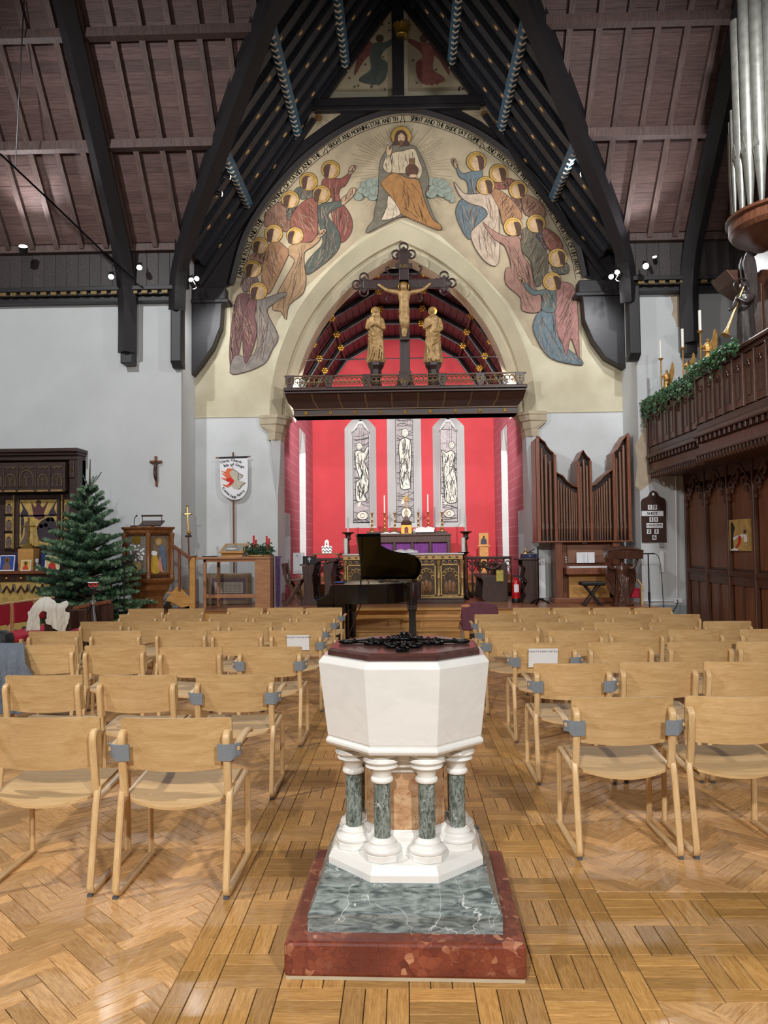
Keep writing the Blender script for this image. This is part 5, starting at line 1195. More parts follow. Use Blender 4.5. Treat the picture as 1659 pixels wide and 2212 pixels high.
# gradine shelf with candles
YG2 = YA+.62
gx0, gx1 = P(793, 1150, YG2).x, P(966, 1150, YG2).x; gzt = P(872, 1148, YG2).z
gr = solo('altar_gradine', MB().box(gx0, gx1, YG2-.1, YG2+.25, ztop, max(gzt, ztop+.05)), m_oakd, 'low wooden shelf along the back of the high altar', 'shelf', bevel=.008); gzt = max(gzt, ztop+.05)
def candlestick(px_, pyb, pyt, Y, zb, lab, wax=None, grp='gilt candlesticks on the high altar', r=.07, mat=m_brass):
    p = P(px_, pyb, Y); zt_ = P(px_, pyt, Y).z; h = zt_-zb; t = thing('candlestick', lab, 'candlestick', (p.x, Y, zb), grp); c = (p.x, Y, zb)
    part(t, 'stick', mat, MB().lathe([(r, 0), (r, .02*h), (r*.75, .06*h), (r*.8, .12*h), (r*.35, .2*h), (r*.3, .3*h), (r*.5, .36*h), (r*.25, .42*h), (r*.3, .52*h), (r*.5, .58*h), (r*.25, .64*h), (r*.22, .8*h), (r*.35, .85*h), (r*.3, .9*h), (r*.6, .97*h), (r*.6, h)], c, 14), smooth=40)
    if wax:
        zw_ = P(px_, wax, Y).z; part(t, 'candle', m_wax, MB().cyl((p.x, Y, zt_), (p.x, Y, zw_), .018, .016, 12), smooth=40); part(t, 'wick', m_ink, MB().cyl((p.x, Y, zw_), (p.x, Y, zw_+.015), .003, n=5))
    return t
for px_, pyt, wx, lab in ((804, 1108, None, 'gilt candlestick without candle at the open missal end of the high altar'), (831, 1108, 1070, 'gilt candlestick with a tall white candle beside the open white missal'), (853, 1108, None, 'short gilt candlestick between the missal and the tabernacle'), (904, 1107, None, 'short gilt candlestick beside the glass near the tabernacle'), (925, 1106, 1068, 'gilt candlestick with a tall white candle behind the book stand'), (955, 1106, 1068, 'gilt candlestick with white candle at the outer end past the book stand')):
    candlestick(px_, 1148, pyt, YG2+.05, gzt, lab, wx)
tb = thing('tabernacle', 'small gilded tabernacle with arched door and cross on the high altar', 'tabernacle', (P(879, 1150, YG2-.3).x, YG2-.3, ztop)); x = P(878, 1150, YG2-.3).x; w_ = .145; z1 = P(878, 1134, YG2-.3).z; z2 = P(878, 1120, YG2-.3).z
part(tb, 'cabinet', m_gold, MB().box(x-w_, x+w_, YG2-.36, YG2-.16, ztop, z1), bevel=.01)
dr = [(x-.05, YG2-.365, ztop+.02)]+[(x+.05*cos(q), YG2-.365, z1-.1+.05*sin(q)) for q in arc(PI, 0, 8)]+[(x+.05, YG2-.365, ztop+.02)]
part(tb, 'door', M('dark_red', rgb(104, 44, 54), .5, var=.2), MB().prism(dr, (0, .01, 0)))
for sg in (-1, 1): part(tb, 'pinnacle', m_gold, MB().lathe([(.025, z1), (.02, z1+.05), (0, z1+.1)], (x+sg*.12, YG2-.26, 0), 8))
part(tb, 'canopy', m_oakd, MB().loft([[(x+i*a, YG2-.26+j*b_, z) for i, j in ((-1, -1), (1, -1), (1, 1), (-1, 1))] for a, b_, z in ((w_*.9, .1, z1), (w_*1.0, .11, z1+.06), (w_*.6, .08, z1+.12), (w_*.3, .05, z2+.06))]), bevel=.006)
zc_ = P(878, 1068, YG2-.3).z; part(tb, 'cross', m_gold, MB().tube([(x, YG2-.26, z2), (x, YG2-.26, zc_)], .013, 6).tube([(x-.1, YG2-.26, zc_-.12), (x+.1, YG2-.26, zc_-.12)], .013, 6).ring((x, YG2-.26, zc_-.12), .06, .01, 16, 5, 'y'), smooth=50)
def book(nm, lab, c, w_, d_, tilt, rz, cover, stand=None):
    t = thing(nm, lab, 'book', c); mt = Matrix.Translation(c) @ Matrix.Rotation(rz, 4, 'Z') @ Matrix.Rotation(tilt, 4, 'X')
    for sg in (-1, 1):
        rs = []
        for k in range(7):
            u = k/6; rs.append((sg*u*w_/2, .02+.03*sin(PI*min(1, u*1.2))*(1-u*.4)))
        b = MB(); b.loft([[mt @ Vector((x_, y_, zz)) for x_, zz in rs+[(sg*w_/2, .008), (0, .008)]] for y_ in (-d_/2, d_/2)]); part(t, 'pages', m_paper, b)
    part(t, 'cover', cover, MB().box(-w_/2-.01, w_/2+.01, -d_/2-.008, d_/2+.008, 0, .009, mt)); return t
m_bkc = M('dark_leather', rgb(60, 34, 30), .5, var=.2)
book('open_missal', 'open white service book lying flat on the high altar', (P(842, 1150, YA+.3).x, YA+.25, ztop+.002), .5, .32, .0, .1, m_bkc)
bs = book('open_missal', 'open white book propped on a tilted stand on the high altar', (P(912, 1150, YA+.3).x+.07, YA+.22, ztop+.085), .5, .34, .35, -.12, m_bkc)
part(bs, 'book_stand', m_oakd, MB().prism([(P(912, 1150, YA+.3).x-.14, YA+.1, ztop+.002), (P(912, 1150, YA+.3).x-.14, YA+.38, ztop+.002), (P(912, 1150, YA+.3).x-.14, YA+.38, ztop+.13), (P(912, 1150, YA+.3).x-.14, YA+.1, ztop+.03)], (.4, 0, 0)))
gl = M('clear_glass', rgb(210, 216, 220), .1, 0, var=.02)
solo('glass_candle_jar', MB().lathe([(.035, 0), (.045, .01), (.045, .13), (.04, .135)], (P(895, 1150, YA+.3).x, YA+.455, ztop), 14), gl, 'small glass jar beside the tabernacle', 'jar', smooth=40)
# ================================================================ nave altar before the chancel
YN = 14.95
na = thing('nave_altar', 'gilded gothic panelled altar standing behind the black piano', 'altar', (P(872, 1300, YN).x, YN+.4, ZP)); x0, x1 = P(741, 1250, YN).x, P(1001, 1250, YN).x; zt_ = P(872, 1196, YN).z
m_agold = M('antique_gold', rgb(176, 146, 92), .42, .5, var=.25, scale=25); m_apan = M('painted_panel', rgb(74, 56, 38), .6, .1, var=.5, scale=14)
part(na, 'body', m_oakd, MB().box(x0+.06, x1-.06, YN+.06, YN+.75, ZP, zt_-.04)); part(na, 'mensa', M('white_linen', rgb(222, 218, 220), .8, var=.05), MB().box(x0-.01, x1+.02, YN-.03, YN+.8, zt_-.025, zt_), bevel=.006)
part(na, 'frieze', m_agold, MB().box(x0, x1, YN-.0, YN+.1, zt_-.12, zt_-.03), bevel=.008); part(na, 'foot_moulding', m_oakd, MB().box(x0-.02, x1+.02, YN-.06, YN+.1, ZP, ZP+.07).box(x0-.01, x1+.01, YN-.04, YN+.1, ZP+.07, ZP+.1), bevel=.008); part(na, 'foot_gilding', m_agold, MB().box(x0, x1, YN-.02, YN+.1, ZP+.1, ZP+.13), bevel=.006)
np_ = 5
for i in range(np_):
    a, c = x0+.03+(x1-x0-.06)*i/np_, x0+.03+(x1-x0-.06)*(i+1)/np_; m = (a+c)/2; h0, h1 = ZP+.14, zt_-.13
    pn = part(na, 'panel', m_apan, MB().box(a+.05, c-.05, YN+.045, YN+.065, h0, h1-.09))
    part(pn, 'panel_frame', m_agold, MB().box(a+.045, a+.07, YN+.02, YN+.06, h0, h1-.08).box(c-.07, c-.045, YN+.02, YN+.06, h0, h1-.08).box(a+.045, c-.045, YN+.02, YN+.06, h1-.1, h1-.075).box(a+.045, c-.045, YN+.02, YN+.06, h0, h0+.02))
    fr_ = MB(); zc0 = h1-.33
    for q in arc(PI, 0, 6): fr_.ring((m+.125*cos(q), YN+.035, zc0+.125*1.15*sin(q)), .034, .009, 10, 5, 'y')
    part(pn, 'foiled_arch', m_agold, fr_, smooth=50)
    fg = MB(); rn = random.Random(i)
    for k in range(3): fg.sph((m-.07+.07*k, YN+.04, h0+.16+.03*(k % 2)), (.045, .012, .12), 8, 6)
    part(pn, 'painted_figures', M('altar_figures', rgb(128, 92, 62), .5, .2, var=.4, scale=30), fg, smooth=60)
    fr2 = MB()
    for k in range(3): fr2.ring((a+.11+(c-a-.22)*k/2, YN+.035, h1-.04), .028, .009, 10, 5, 'y')
    part(na, 'pierced_band', m_agold, fr2, smooth=50)
    lz = MB()
    for k in range(3): lz.cbox((a+.09+(c-a-.18)*k/2, YN-.004, zt_-.075), (.05, .012, .03))
    part(na, 'frieze_jewels', M('dark_red_gem', rgb(90, 34, 30), .4, var=.2), lz)
    if i < np_:
        for x in ([a] if i else [a, x1-.03]):
            part(na, 'colonnette', m_agold, MB().lathe([(.04, 0), (.04, .03), (.028, .05), (.028, (h1-h0)*.48), (.036, (h1-h0)*.5), (.028, (h1-h0)*.52), (.028, h1-h0-.1), (.045, h1-h0-.03), (.045, h1-h0)], (x+.01, YN+.03, h0), 8), smooth=40)
book('altar_book', 'large open white book lying on the nave altar behind the piano lid', (P(877, 1196, YN+.35).x, YN+.35, zt_+.022), .46, .3, .12, .1, m_bkc)
# candle stands either side
def bigstand(px_, pyt, pyb, Y, zb, lab, wax):
    p = P(px_, pyt, Y); zt_ = p.z; h = zt_-zb; t = thing('candle_stand', lab, 'candle stand', (p.x, Y, zb), 'tall wooden candle stands'); c = (p.x, Y, zb); m_tw = WOOD('twisted_wood', rgb(76, 46, 34), rgb(116, 72, 52), (5, 5, 1), .35)
    part(t, 'base', m_oakd, MB().lathe([(.14, 0), (.14, .03), (.1, .06), (.06, .12), (.045, .16)], c, 16), smooth=40)
    tw = MB(); n = 40; rs = []
    for i in range(n+1):
        z = .16+(h-.32)*i/n; rs.append([(c[0]+(.03+.007*cos(2*q_+i*.6))*cos(q_), c[1]+(.03+.007*cos(2*q_+i*.6))*sin(q_), c[2]+z) for q_ in arc(0, 2*PI*11/12, 11)])
    part(t, 'twisted_shaft', m_tw, tw.loft(rs), smooth=60); part(t, 'bowl', m_oakd, MB().lathe([(.035, h-.17), (.07, h-.14), (.05, h-.1), (.06, h-.05), (.13, h-.015), (.135, h), (.1, h)], c, 18), smooth=40)
    part(t, 'candle', m_wax, MB().cyl((c[0], c[1], zt_), (c[0], c[1], P(px_, wax, Y).z), .02, .018, 12), smooth=40)
bigstand(752, 1150, 0, 16.6, ZP, 'tall twisted wooden candle stand on the piano keyboard side of the nave altar', 1118); bigstand(1006, 1148, 0, 16.6, ZP, 'tall twisted wooden candle stand beyond the nave altar near the icon', 1112)
for px_, py0, py1, lab in ((747, 1163, 1196, 'thick white altar candle in a dark dish by the pierced choir rail'), (1001, 1161, 1192, 'thick white altar candle in a dark dish by the altar cloth edge')):
    p = P(px_, py1, 15.9); t = thing('pillar_candle', lab, 'candle', (p.x, 15.9, ZP), 'thick altar candles'); hz = p.z-ZP
    part(t, 'stand', m_iron, MB().lathe([(.11, 0), (.1, .02), (.04, .06), (.022, .12), (.022, hz-.08), (.05, hz-.05), (.12, hz-.015), (.12, hz)], (p.x, 15.9, ZP), 14), smooth=40); part(t, 'candle', m_wax, MB().cyl(p, (p.x, 15.9, P(px_, py0, 15.9).z), .04, n=16), smooth=40)
# side shelf with icon, icon on pedestal
YS2 = 20.9
t = thing('icon_pedestal', 'narrow wooden pedestal carrying the framed icon', 'pedestal', (P(1045, 1195, YS2).x, YS2, .86)); a, c = P(1036, 1190, YS2).x, P(1055, 1190, YS2).x; zt_ = P(1045, 1178, YS2).z
part(t, 'body', m_oakl, MB().box(a, c, YS2, YS2+.25, .86, zt_-.03)); part(t, 'top', m_oakl, MB().box(a-.05, c+.05, YS2-.03, YS2+.28, zt_-.03, zt_), bevel=.006)
t = thing('framed_icon', 'golden framed icon of a haloed dark-robed figure on the pedestal', 'icon', (P(1045, 1178, YS2).x, YS2+.1, zt_)); a, c = P(1035, 1165, YS2).x, P(1056, 1165, YS2).x; z1 = P(1045, 1151, YS2).z
part(t, 'frame', m_oakl, MB().box(a, c, YS2+.08, YS2+.11, zt_, z1), bevel=.005); m = (a+c)/2
part(t, 'halo', m_gold, MB().cyl((m, YS2+.077, z1-.11), (m, YS2+.08, z1-.11), .06, n=16)); part(t, 'painted_robe', M('icon_blue', rgb(56, 52, 66), .6, var=.2), MB().prism([(m-.09, YS2+.074, zt_+.03), (m+.09, YS2+.074, zt_+.03), (m+.07, YS2+.074, zt_+.15), (m+.02, YS2+.074, z1-.13), (m-.02, YS2+.074, z1-.13), (m-.07, YS2+.074, zt_+.15)], (0, .004, 0))); part(t, 'painted_face', m_hair, MB().cyl((m, YS2+.07, z1-.105), (m, YS2+.075, z1-.105), .03, n=12))
t = thing('credence_table', 'low brown side table against the red wall with zigzag cloth stand', 'table', (P(708, 1200, YS2).x, YS2, .86)); a, c = P(675, 1196, YS2).x, P(734, 1196, YS2).x; zt_ = P(705, 1195, YS2).z
part(t, 'top', m_oakm, MB().box(a, c, YS2-.2, YS2+.3, zt_-.04, zt_), bevel=.005)
for x in (a+.05, c-.05):
    for y in (YS2-.15, YS2+.25): part(t, 'leg', m_oakm, MB().box(x-.025, x+.025, y-.025, y+.025, .86, zt_-.04))
t = thing('cloth_box', 'box draped with black and white zigzag cloth on the side table', 'box', (P(706, 1192, YS2).x, YS2, zt_)); a, c = P(696, 1190, YS2).x, P(717, 1190, YS2).x; z1 = P(706, 1181, YS2).z
part(t, 'box', m_paper, MB().box(a, c, YS2-.1, YS2+.1, zt_, z1+.02)); zz = MB(); zb_ = (zt_+z1)/2-.02
for k in range(6):
    u0, u1 = a+(c-a)*k/6, a+(c-a)*(k+1)/6; e0, e1 = (.03, -.03) if k % 2 else (-.03, .03)
    for dz_ in (-.03, .06): zz.add([(u0, YS2-.103, zb_+e0+dz_), (u1, YS2-.103, zb_+e1+dz_), (u1, YS2-.103, zb_+e1+dz_+.03), (u0, YS2-.103, zb_+e0+dz_+.03)], [(0, 1, 2, 3)])
part(t, 'zigzag_band', m_ink, zz)
t = thing('small_icon', 'small white shrine icon standing on the zigzag cloth box', 'icon', (P(706, 1180, YS2).x, YS2, z1+.02)); x = P(706, 1175, YS2).x; z2 = P(706, 1167, YS2).z
part(t, 'panel', m_paper, MB().prism([(x-.055, YS2-.02, z1+.021), (x+.055, YS2-.02, z1+.021), (x+.055, YS2-.02, z2-.02), (x, YS2-.02, z2+.02), (x-.055, YS2-.02, z2-.02)], (0, .03, 0))); part(t, 'painted_figure', M('icon_red', rgb(150, 50, 40), .6, var=.3), MB().prism([(x-.025, YS2-.024, z1+.04), (x+.025, YS2-.024, z1+.04), (x, YS2-.024, z2-.03)], (0, .003, 0)))
# communion rail
for s_ in (-1, 1):
    YQ = 17.1; xa, xb = (P(663, 1220, YQ).x, P(745, 1220, YQ).x) if s_ < 0 else (P(1003, 1220, YQ).x, P(1105, 1220, YQ).x); z1 = P(872, 1204, YQ).z
    t = thing('communion_rail', 'carved dark oak communion rail on the %s side of the sanctuary' % ('pulpit' if s_ < 0 else 'organ'), 'rail', ((xa+xb)/2, YQ, ZP), 'communion rails')
    part(t, 'handrail', m_oakd, MB().box(xa, xb, YQ-.06, YQ+.06, z1-.06, z1), bevel=.012); part(t, 'bottom_rail', m_oakd, MB().box(xa, xb, YQ-.04, YQ+.04, ZP, ZP+.08))
    n = 6
    for i in range(n+1):
        x = xa+(xb-xa)*i/n; part(t, 'baluster', m_oakd, MB().box(max(xa, x-.02), min(xb, x+.02), YQ-.03, YQ+.03, ZP+.08, z1-.06))
        if i < n:
            m = x+(xb-xa)/n/2; part(t, 'tracery', m_oakd, MB().ring((m, YQ, z1-.15), .05, .012, 12, 4, 'y').tube([(x+.02, YQ, z1-.32), (m, YQ, z1-.2), (x+(xb-xa)/n-.02, YQ, z1-.32)], .012, 4))
# ================================================================ grand piano
m_lac = M('black_lacquer', rgb(9, 9, 10), .12, 0, var=.1, coat=.6)
pi_ = thing('grand_piano', 'black grand piano with raised lid before the sanctuary steps', 'piano', (-.4, 12.2, 0))
OUT = [(-1.06, 11.55), (-.55, 11.56), (-.15, 11.72), (.08, 12.05), (.2, 12.4), (.27, 12.65), (.26, 12.85), (.15, 12.95), (-.3, 12.96), (-1.06, 12.96)]
oc = sm(OUT[:9], 4, False)+[OUT[9]]
b = MB(); inn = [(x*.94-.02, 12.25+(y-12.25)*.93) for x, y in oc]
b.strip([(x, y, .70) for x, y in oc+[oc[0]]], [(x, y, .985) for x, y in oc+[oc[0]]]); b.strip([(x, y, .985) for x, y in oc+[oc[0]]], [(x, y, .985) for x, y in inn+[inn[0]]]); b.strip([(x, y, .985) for x, y in inn+[inn[0]]], [(x, y, .9) for x, y in inn+[inn[0]]])
b.add([(x, y, .70) for x, y in oc], [tuple(range(len(oc)))]); part(pi_, 'rim', m_lac, b)
part(pi_, 'iron_plate', m_gold, MB().add([(x, y, .93) for x, y in inn], [tuple(range(len(inn)))]))
part(pi_, 'keybed', m_lac, MB().box(-1.3, -1.06, 11.56, 12.95, .58, .69), bevel=.01)
for y0, y1 in ((11.555, 11.67), (12.84, 12.955)):
    part(pi_, 'cheek', m_lac, MB().prism([(-1.06, y0, .985), (-1.1, y0, .97), (-1.13, y0, .86), (-1.2, y0, .8), (-1.3, y0, .77), (-1.31, y0, .69), (-1.06, y0, .69)], (0, y1-y0, 0)), bevel=.006)
for k in range(28): part(pi_, 'white_key', m_paper, MB().box(-1.28, -1.12, 11.68+k*.041, 11.718+k*.041, .69, .71))
part(pi_, 'fallboard', m_lac, MB().box(-1.12, -1.07, 11.67, 12.84, .7, .9), bevel=.006)
ta = math.tan(math.radians(35)); hinge = Vector((0, 12.94, 1.0)); ln_ = Vector((0, ta, 1)).normalized()
def lidp(px, py):
    d = ray(px, py); t = (hinge-CAM).dot(ln_)/d.dot(ln_); return CAM+d*t
lo = [lidp(*q) for q in sm([(823, 1180), (840, 1189), (860, 1195), (885, 1199), (902, 1206), (910, 1220), (909, 1235), (900, 1250), (889, 1258)], 3, False)]
lidpoly = [lidp(783, 1263), lidp(771, 1156), lidp(822, 1155)]+lo
hl = Vector((.15, hinge.y, hinge.z)); lidpoly.append(Vector((.12, hinge.y, hinge.z)))
lidpoly[0] = Vector((lidpoly[0].x, hinge.y, hinge.z)) if lidpoly[0].y > hinge.y else lidpoly[0]
ld_ = part(pi_, 'lid', m_lac, MB().prism(lidpoly, ln_*.022))
part(ld_, 'lid_flap', m_lac, MB().prism([lidp(773, 1158)-ln_*.02, lidp(821, 1157)-ln_*.02, lidp(822, 1178)-ln_*.02, lidp(790, 1188)-ln_*.02], ln_*.018))
pt_ = lidp(782, 1182)
part(pi_, 'prop_stick', m_lac, MB().cyl((pt_.x, 11.75, .98), pt_, .011, n=8))
for x, y in ((-.98, 11.75), (-.86, 12.8), (.12, 12.6)):
    part(pi_, 'leg', m_lac, MB().loft([[(x+i*w_, y+j*w_, z) for i, j in ((-1, -1), (1, -1), (1, 1), (-1, 1))] for z, w_ in ((.07, .045), (.09, .06), (.5, .055), (.53, .075), (.6, .08), (.7, .08))]), bevel=.006)
    part(pi_, 'caster', m_brass, MB().cyl((x-.015, y, .035), (x+.015, y, .035), .035, n=14))
part(pi_, 'pedal_lyre', m_lac, MB().box(-.93, -.89, 12.15, 12.19, .1, .7).box(-.93, -.89, 12.32, 12.36, .1, .7).box(-.96, -.86, 12.1, 12.41, .06, .13), bevel=.008)
for k in range(3): part(pi_, 'pedal', m_brass, MB().box(-1.08, -.95, 12.16+.08*k, 12.19+.08*k, .07, .085))
part(pi_, 'lyre_brace', M('red_brown_rod', rgb(74, 26, 28), .4, var=.1), MB().cyl((-.9, 12.2, .12), (-.66, 12.2, .7), .008, n=6))
solo('blue_cloth', MB().sph((-1.0, 12.1, 1.0), (.1, .12, .012), 10, 6), M('blue_cloth', rgb(46, 74, 150), .8, var=.2), 'small blue cloth lying on the piano case', 'cloth', smooth=60)
# microphone stand by the piano
c = Vector((.115, 11.35, 0)); t = thing('microphone_stand', 'black boom microphone stand with round base beside the piano tail', 'microphone stand', c)
part(t, 'base', m_blackp, MB().lathe([(.12, 0), (.12, .015), (.03, .03), (.015, .06)], c, 18), smooth=40); part(t, 'pole', m_blackp, MB().cyl(c, c+Vector((-.02, 0, .95)), .01, n=8)); part(t, 'boom', m_blackp, MB().tube(catmull([c+Vector((-.02, 0, .93)), c+Vector((-.1, .1, 1.0)), c+Vector((-.3, .3, 1.03)), c+Vector((-.45, .45, 1.02))], 4), .008, 6)); part(t, 'microphone', m_blackp, MB().sph(c+Vector((-.47, .47, 1.02)), (.04, .03, .025), 10, 8), smooth=60)
# ================================================================ maroon padded chair
YQ = 10.75; m_mar = M('maroon_vinyl', rgb(88, 34, 52), .5, 0, var=.15, scale=12, bump=.1, bscale=60); a, c_ = P(997, 1340, YQ).x, P(1077, 1340, YQ).x; m = (a+c_)/2; hw = (c_-a)/2; zt_ = P(1037, 1301, YQ).z
t = thing('padded_chair', 'maroon padded chair seen from behind with a worn tan patch', 'chair', (m, YQ+.2, 0))
ol = [(m-hw*.96, .38), (m-hw, .55), (m-hw, zt_-.13), (m-hw*.86, zt_-.045), (m-hw*.5, zt_-.008), (m, zt_), (m+hw*.5, zt_-.008), (m+hw*.86, zt_-.045), (m+hw, zt_-.13), (m+hw, .55), (m+hw*.96, .38)]
part(t, 'backrest', m_mar, MB().prism([(x, YQ+.0, z) for x, z in sm(ol[:], 2, False)], (0, .06, 0)), bevel=.015)
part(t, 'worn_patch', M('worn_tan', rgb(186, 120, 80), .7, var=.2), MB().prism([(m-.1+.06*cos(q)-.09, YQ-.002, zt_-.045+.02*sin(q)) for q in arc(0, 2*PI*15/16, 15)], (0, .004, 0)))
part(t, 'seat', m_mar, MB().box(m-hw*.98, m+hw*.98, YQ+.06, YQ+.5, .41, .48), bevel=.03)
for x in (m-hw*.9, m+hw*.9):
    for y in (YQ+.03, YQ+.46): part(t, 'leg', m_chrome, MB().cyl((x, y, 0), (x, y, .43), .012, n=8))
# ================================================================ furniture at the sides of the chancel
def xchair(px0, px1, pyt, Y, lab):
    a, c = P(px0, 1250, Y).x, P(px1, 1250, Y).x; zt_ = P(px0, pyt, Y).z; zs = ZP+.46; t = thing('folding_chair', lab, 'chair', ((a+c)/2, Y+.25, ZP)); m_x = WOOD('brown_chair_wood', rgb(66, 40, 30), rgb(100, 64, 46), (4, 4, 1), .4)
    for y in (Y, Y+.5):
        part(t, 'leg', m_x, MB().bar((a+.02, y, ZP), (c-.02, y, zs), .05, .06, (0, 1, 0)), bevel=.006); part(t, 'leg', m_x, MB().bar((c-.02, y+.055, ZP), (a+.05, y+.055, zs), .05, .06, (0, 1, 0)), bevel=.006)
    part(t, 'seat', m_x, MB().box(a+.04, c, Y-.03, Y+.56, zs, zs+.03), bevel=.008)
    for y in (Y+.02, Y+.5): part(t, 'back_post', m_x, MB().bar((a+.05, y, zs), (a-.02, y, zt_), .05, .05, (0, 1, 0)))
    part(t, 'backrest', m_x, MB().bar((a-.005, Y-.02, zt_-.1), (a-.005, Y+.56, zt_-.1), .03, .22), bevel=.006)
xchair(613, 650, 1218, 14.6, 'brown wooden folding chair with crossed legs beside the purple hanging')
def desk(px0, px1, pyt, Y, lab, grp):
    a, c = P(px0, 1250, Y).x, P(px1, 1250, Y).x; zt_ = P(px0, pyt, Y).z; t = thing('prayer_desk', lab, 'desk', ((a+c)/2, Y+.5, ZP), grp); w_ = c-a
    for y in (Y, Y+1.0):
        e = [(a-.0, zt_-.06), (c, zt_), (c-.02, zt_-.12), (c-.06, zt_-.25), (c-.04, zt_-.45), (c-.02, ZP+.12), (c+.06, ZP), (a-.06, ZP), (a+.02, ZP+.12), (a+.04, zt_-.45), (a+.02, zt_-.25)]
        part(t, 'end_panel', m_oakd, MB().prism([(x, y, z) for x, z in e], (0, .06, 0)), bevel=.008)
    part(t, 'sloping_top', m_oakd, MB().prism([(a-.04, Y-.02, zt_-.06), (c+.04, Y-.02, zt_+.01), (c+.04, Y-.02, zt_+.04), (a-.04, Y-.02, zt_-.03)], (0, 1.1, 0)), bevel=.006); part(t, 'shelf', m_oakd, MB().box(a+.05, c-.05, Y+.06, Y+1.0, zt_-.3, zt_-.27)); part(t, 'front_panel', m_oakd, MB().box(c-.09, c-.06, Y+.06, Y+1.0, ZP+.15, zt_-.05))
    return t, a, c, zt_
t, a, c, z1 = desk(652, 681, 1216, 14.75, 'dark oak prayer desk with a white cross on its cloth', 'prayer desks')
cr0 = MB().box(-.03, .03, 0, .006, -.05, .07, Matrix.Translation(((a+c)/2+.04, 14.72, z1-.0))); part(t, 'cloth', m_ink, MB().box(a+.02, c+.03, 14.725, 14.73, z1-.02, z1+.13)); x = (a+c)/2+.02
part(t, 'white_cross', m_paper, MB().box(x-.008, x+.008, 14.715, 14.724, z1+.02, z1+.11).box(x-.03, x+.03, 14.715, 14.724, z1+.065, z1+.082))
desk(697, 722, 1213, 14.75, 'dark oak prayer desk next to the gilded nave altar', 'prayer desks')
m_blue = M('blue_cushion', rgb(50, 82, 140), .85, 0, var=.15, scale=20)
for px_, py_, Y, w_, lab in ((688, 1284, 15.2, .2, 'blue kneeler cushion on the floor between the prayer desks'), (708, 1245, 16.2, .1, 'dark blue seat cushion on the choir bench behind the prayer desks')):
    p = P(px_, py_, Y); zb_ = ZP if py_ > 1260 else ZP+.485
    solo('kneeler', MB().cbox((p.x, Y, zb_+.045), (w_*1.4, .3, .09)), m_blue, lab, 'cushion', bevel=.03)
def bench(pxa, pxb, pyt, Y, L_, lab, flip):
    """choir bench seen end-on: end panel towards the nave"""
    a, c = P(pxa, 1250, Y).x, P(pxb, 1250, Y).x; zt_ = P((pxa+pxb)/2, pyt, Y).z; s = -1 if flip else 1
    t = thing('choir_bench', lab, 'bench', ((a+c)/2, Y+L_/2, ZP), 'choir benches'); bk_ = c if not flip else a; fr = a if not flip else c
    for y in (Y, Y+L_):
        e = [(bk_, ZP), (fr+s*.08, ZP), (fr+s*.02, ZP+.06), (fr+s*.05, ZP+.4), (fr, ZP+.46), (fr, ZP+.5), (bk_-s*.2, ZP+.5), (bk_-s*.14, ZP+.62), (bk_-s*.12, zt_-.06), (bk_-s*.1, zt_), (bk_-s*.02, zt_), (bk_, zt_-.08)]
        part(t, 'bench_end', m_oakd, MB().prism([(x, y, z) for x, z in e], (0, .07, 0)), bevel=.008)
        part(t, 'scroll_arm', m_oakd, MB().tube(catmull([(bk_-s*.13, y+.035, ZP+.72), (bk_-s*.25, y+.035, ZP+.64), (fr+s*.12, y+.035, ZP+.66), (fr+s*.06, y+.035, ZP+.72), (fr+s*.1, y+.035, ZP+.76)], 4), .03, 8), smooth=60)
    part(t, 'seat', m_oakd, MB().box(min(fr, bk_), max(fr, bk_), Y+.02, Y+L_, ZP+.44, ZP+.48), bevel=.006); part(t, 'back', m_oakd, MB().box(min(bk_-s*.1, bk_-s*.05), max(bk_-s*.1, bk_-s*.05), Y+.05, Y+L_, ZP+.48, zt_-.03))
    return t
bench(1038, 1097, 1216, 15.35, 1.4, 'dark oak choir bench with scroll arms beside the fire extinguisher', False); bench(706, 732, 1222, 15.95, 1.0, 'dark oak choir bench with scroll arms behind the prayer desks', True)
# booklet on bench end, service table, extinguisher
p = P(1081, 1245, 15.3); solo('hanging_booklet', MB().box(p.x-.075, p.x+.06, 15.32, 15.335, p.z-.1, p.z+.12), M('yellow_print', rgb(190, 172, 78), .6, var=.35, scale=18), 'yellow illustrated booklet propped on the choir bench end', 'booklet')
c = P(1115, 1300, 14.95); t = thing('fire_extinguisher', 'red fire extinguisher with white label standing on the platform', 'fire extinguisher', (c.x, 14.95, ZP)); m_fr = M('extinguisher_red', rgb(190, 22, 30), .25, 0, var=.05, coat=.4)
c = Vector((c.x, 14.95, ZP)); part(t, 'cylinder', m_fr, MB().lathe([(.075, .06), (.078, .08), (.078, .38), (.06, .43), (.03, .46), (.022, .48)], c, 20), smooth=40); part(t, 'base_ring', m_blackp, MB().lathe([(.077, 0), (.08, .01), (.08, .08), (.077, .085)], c, 20), smooth=40)
part(t, 'label', m_paper, MB().loft([[(c.x+.0795*sin(q), c.y-.0795*cos(q), c.z+z) for q in arc(-.6, .6, 8)] for z in (.2, .35)], caps=False, closed=False)); part(t, 'valve', m_blackp, MB().box(c.x-.02, c.x+.02, c.y-.02, c.y+.02, c.z+.48, c.z+.52).box(c.x-.06, c.x+.05, c.y-.012, c.y+.012, c.z+.52, c.z+.535)); part(t, 'hose', m_blackp, MB().tube(catmull([c+Vector((.02, -.02, .5)), c+Vector((.09, -.03, .46)), c+Vector((.1, -.02, .3)), c+Vector((.09, -.01, .18))], 4), .01, 6), smooth=60)
Yd = 14.7; a, c_ = P(1129, 1250, Yd).x, P(1163, 1250, Yd).x; z1 = P(1146, 1206, Yd).z
t = thing('side_desk', 'dark shaped wooden side desk next to the organ', 'desk', ((a+c_)/2, Yd+.25, ZP))
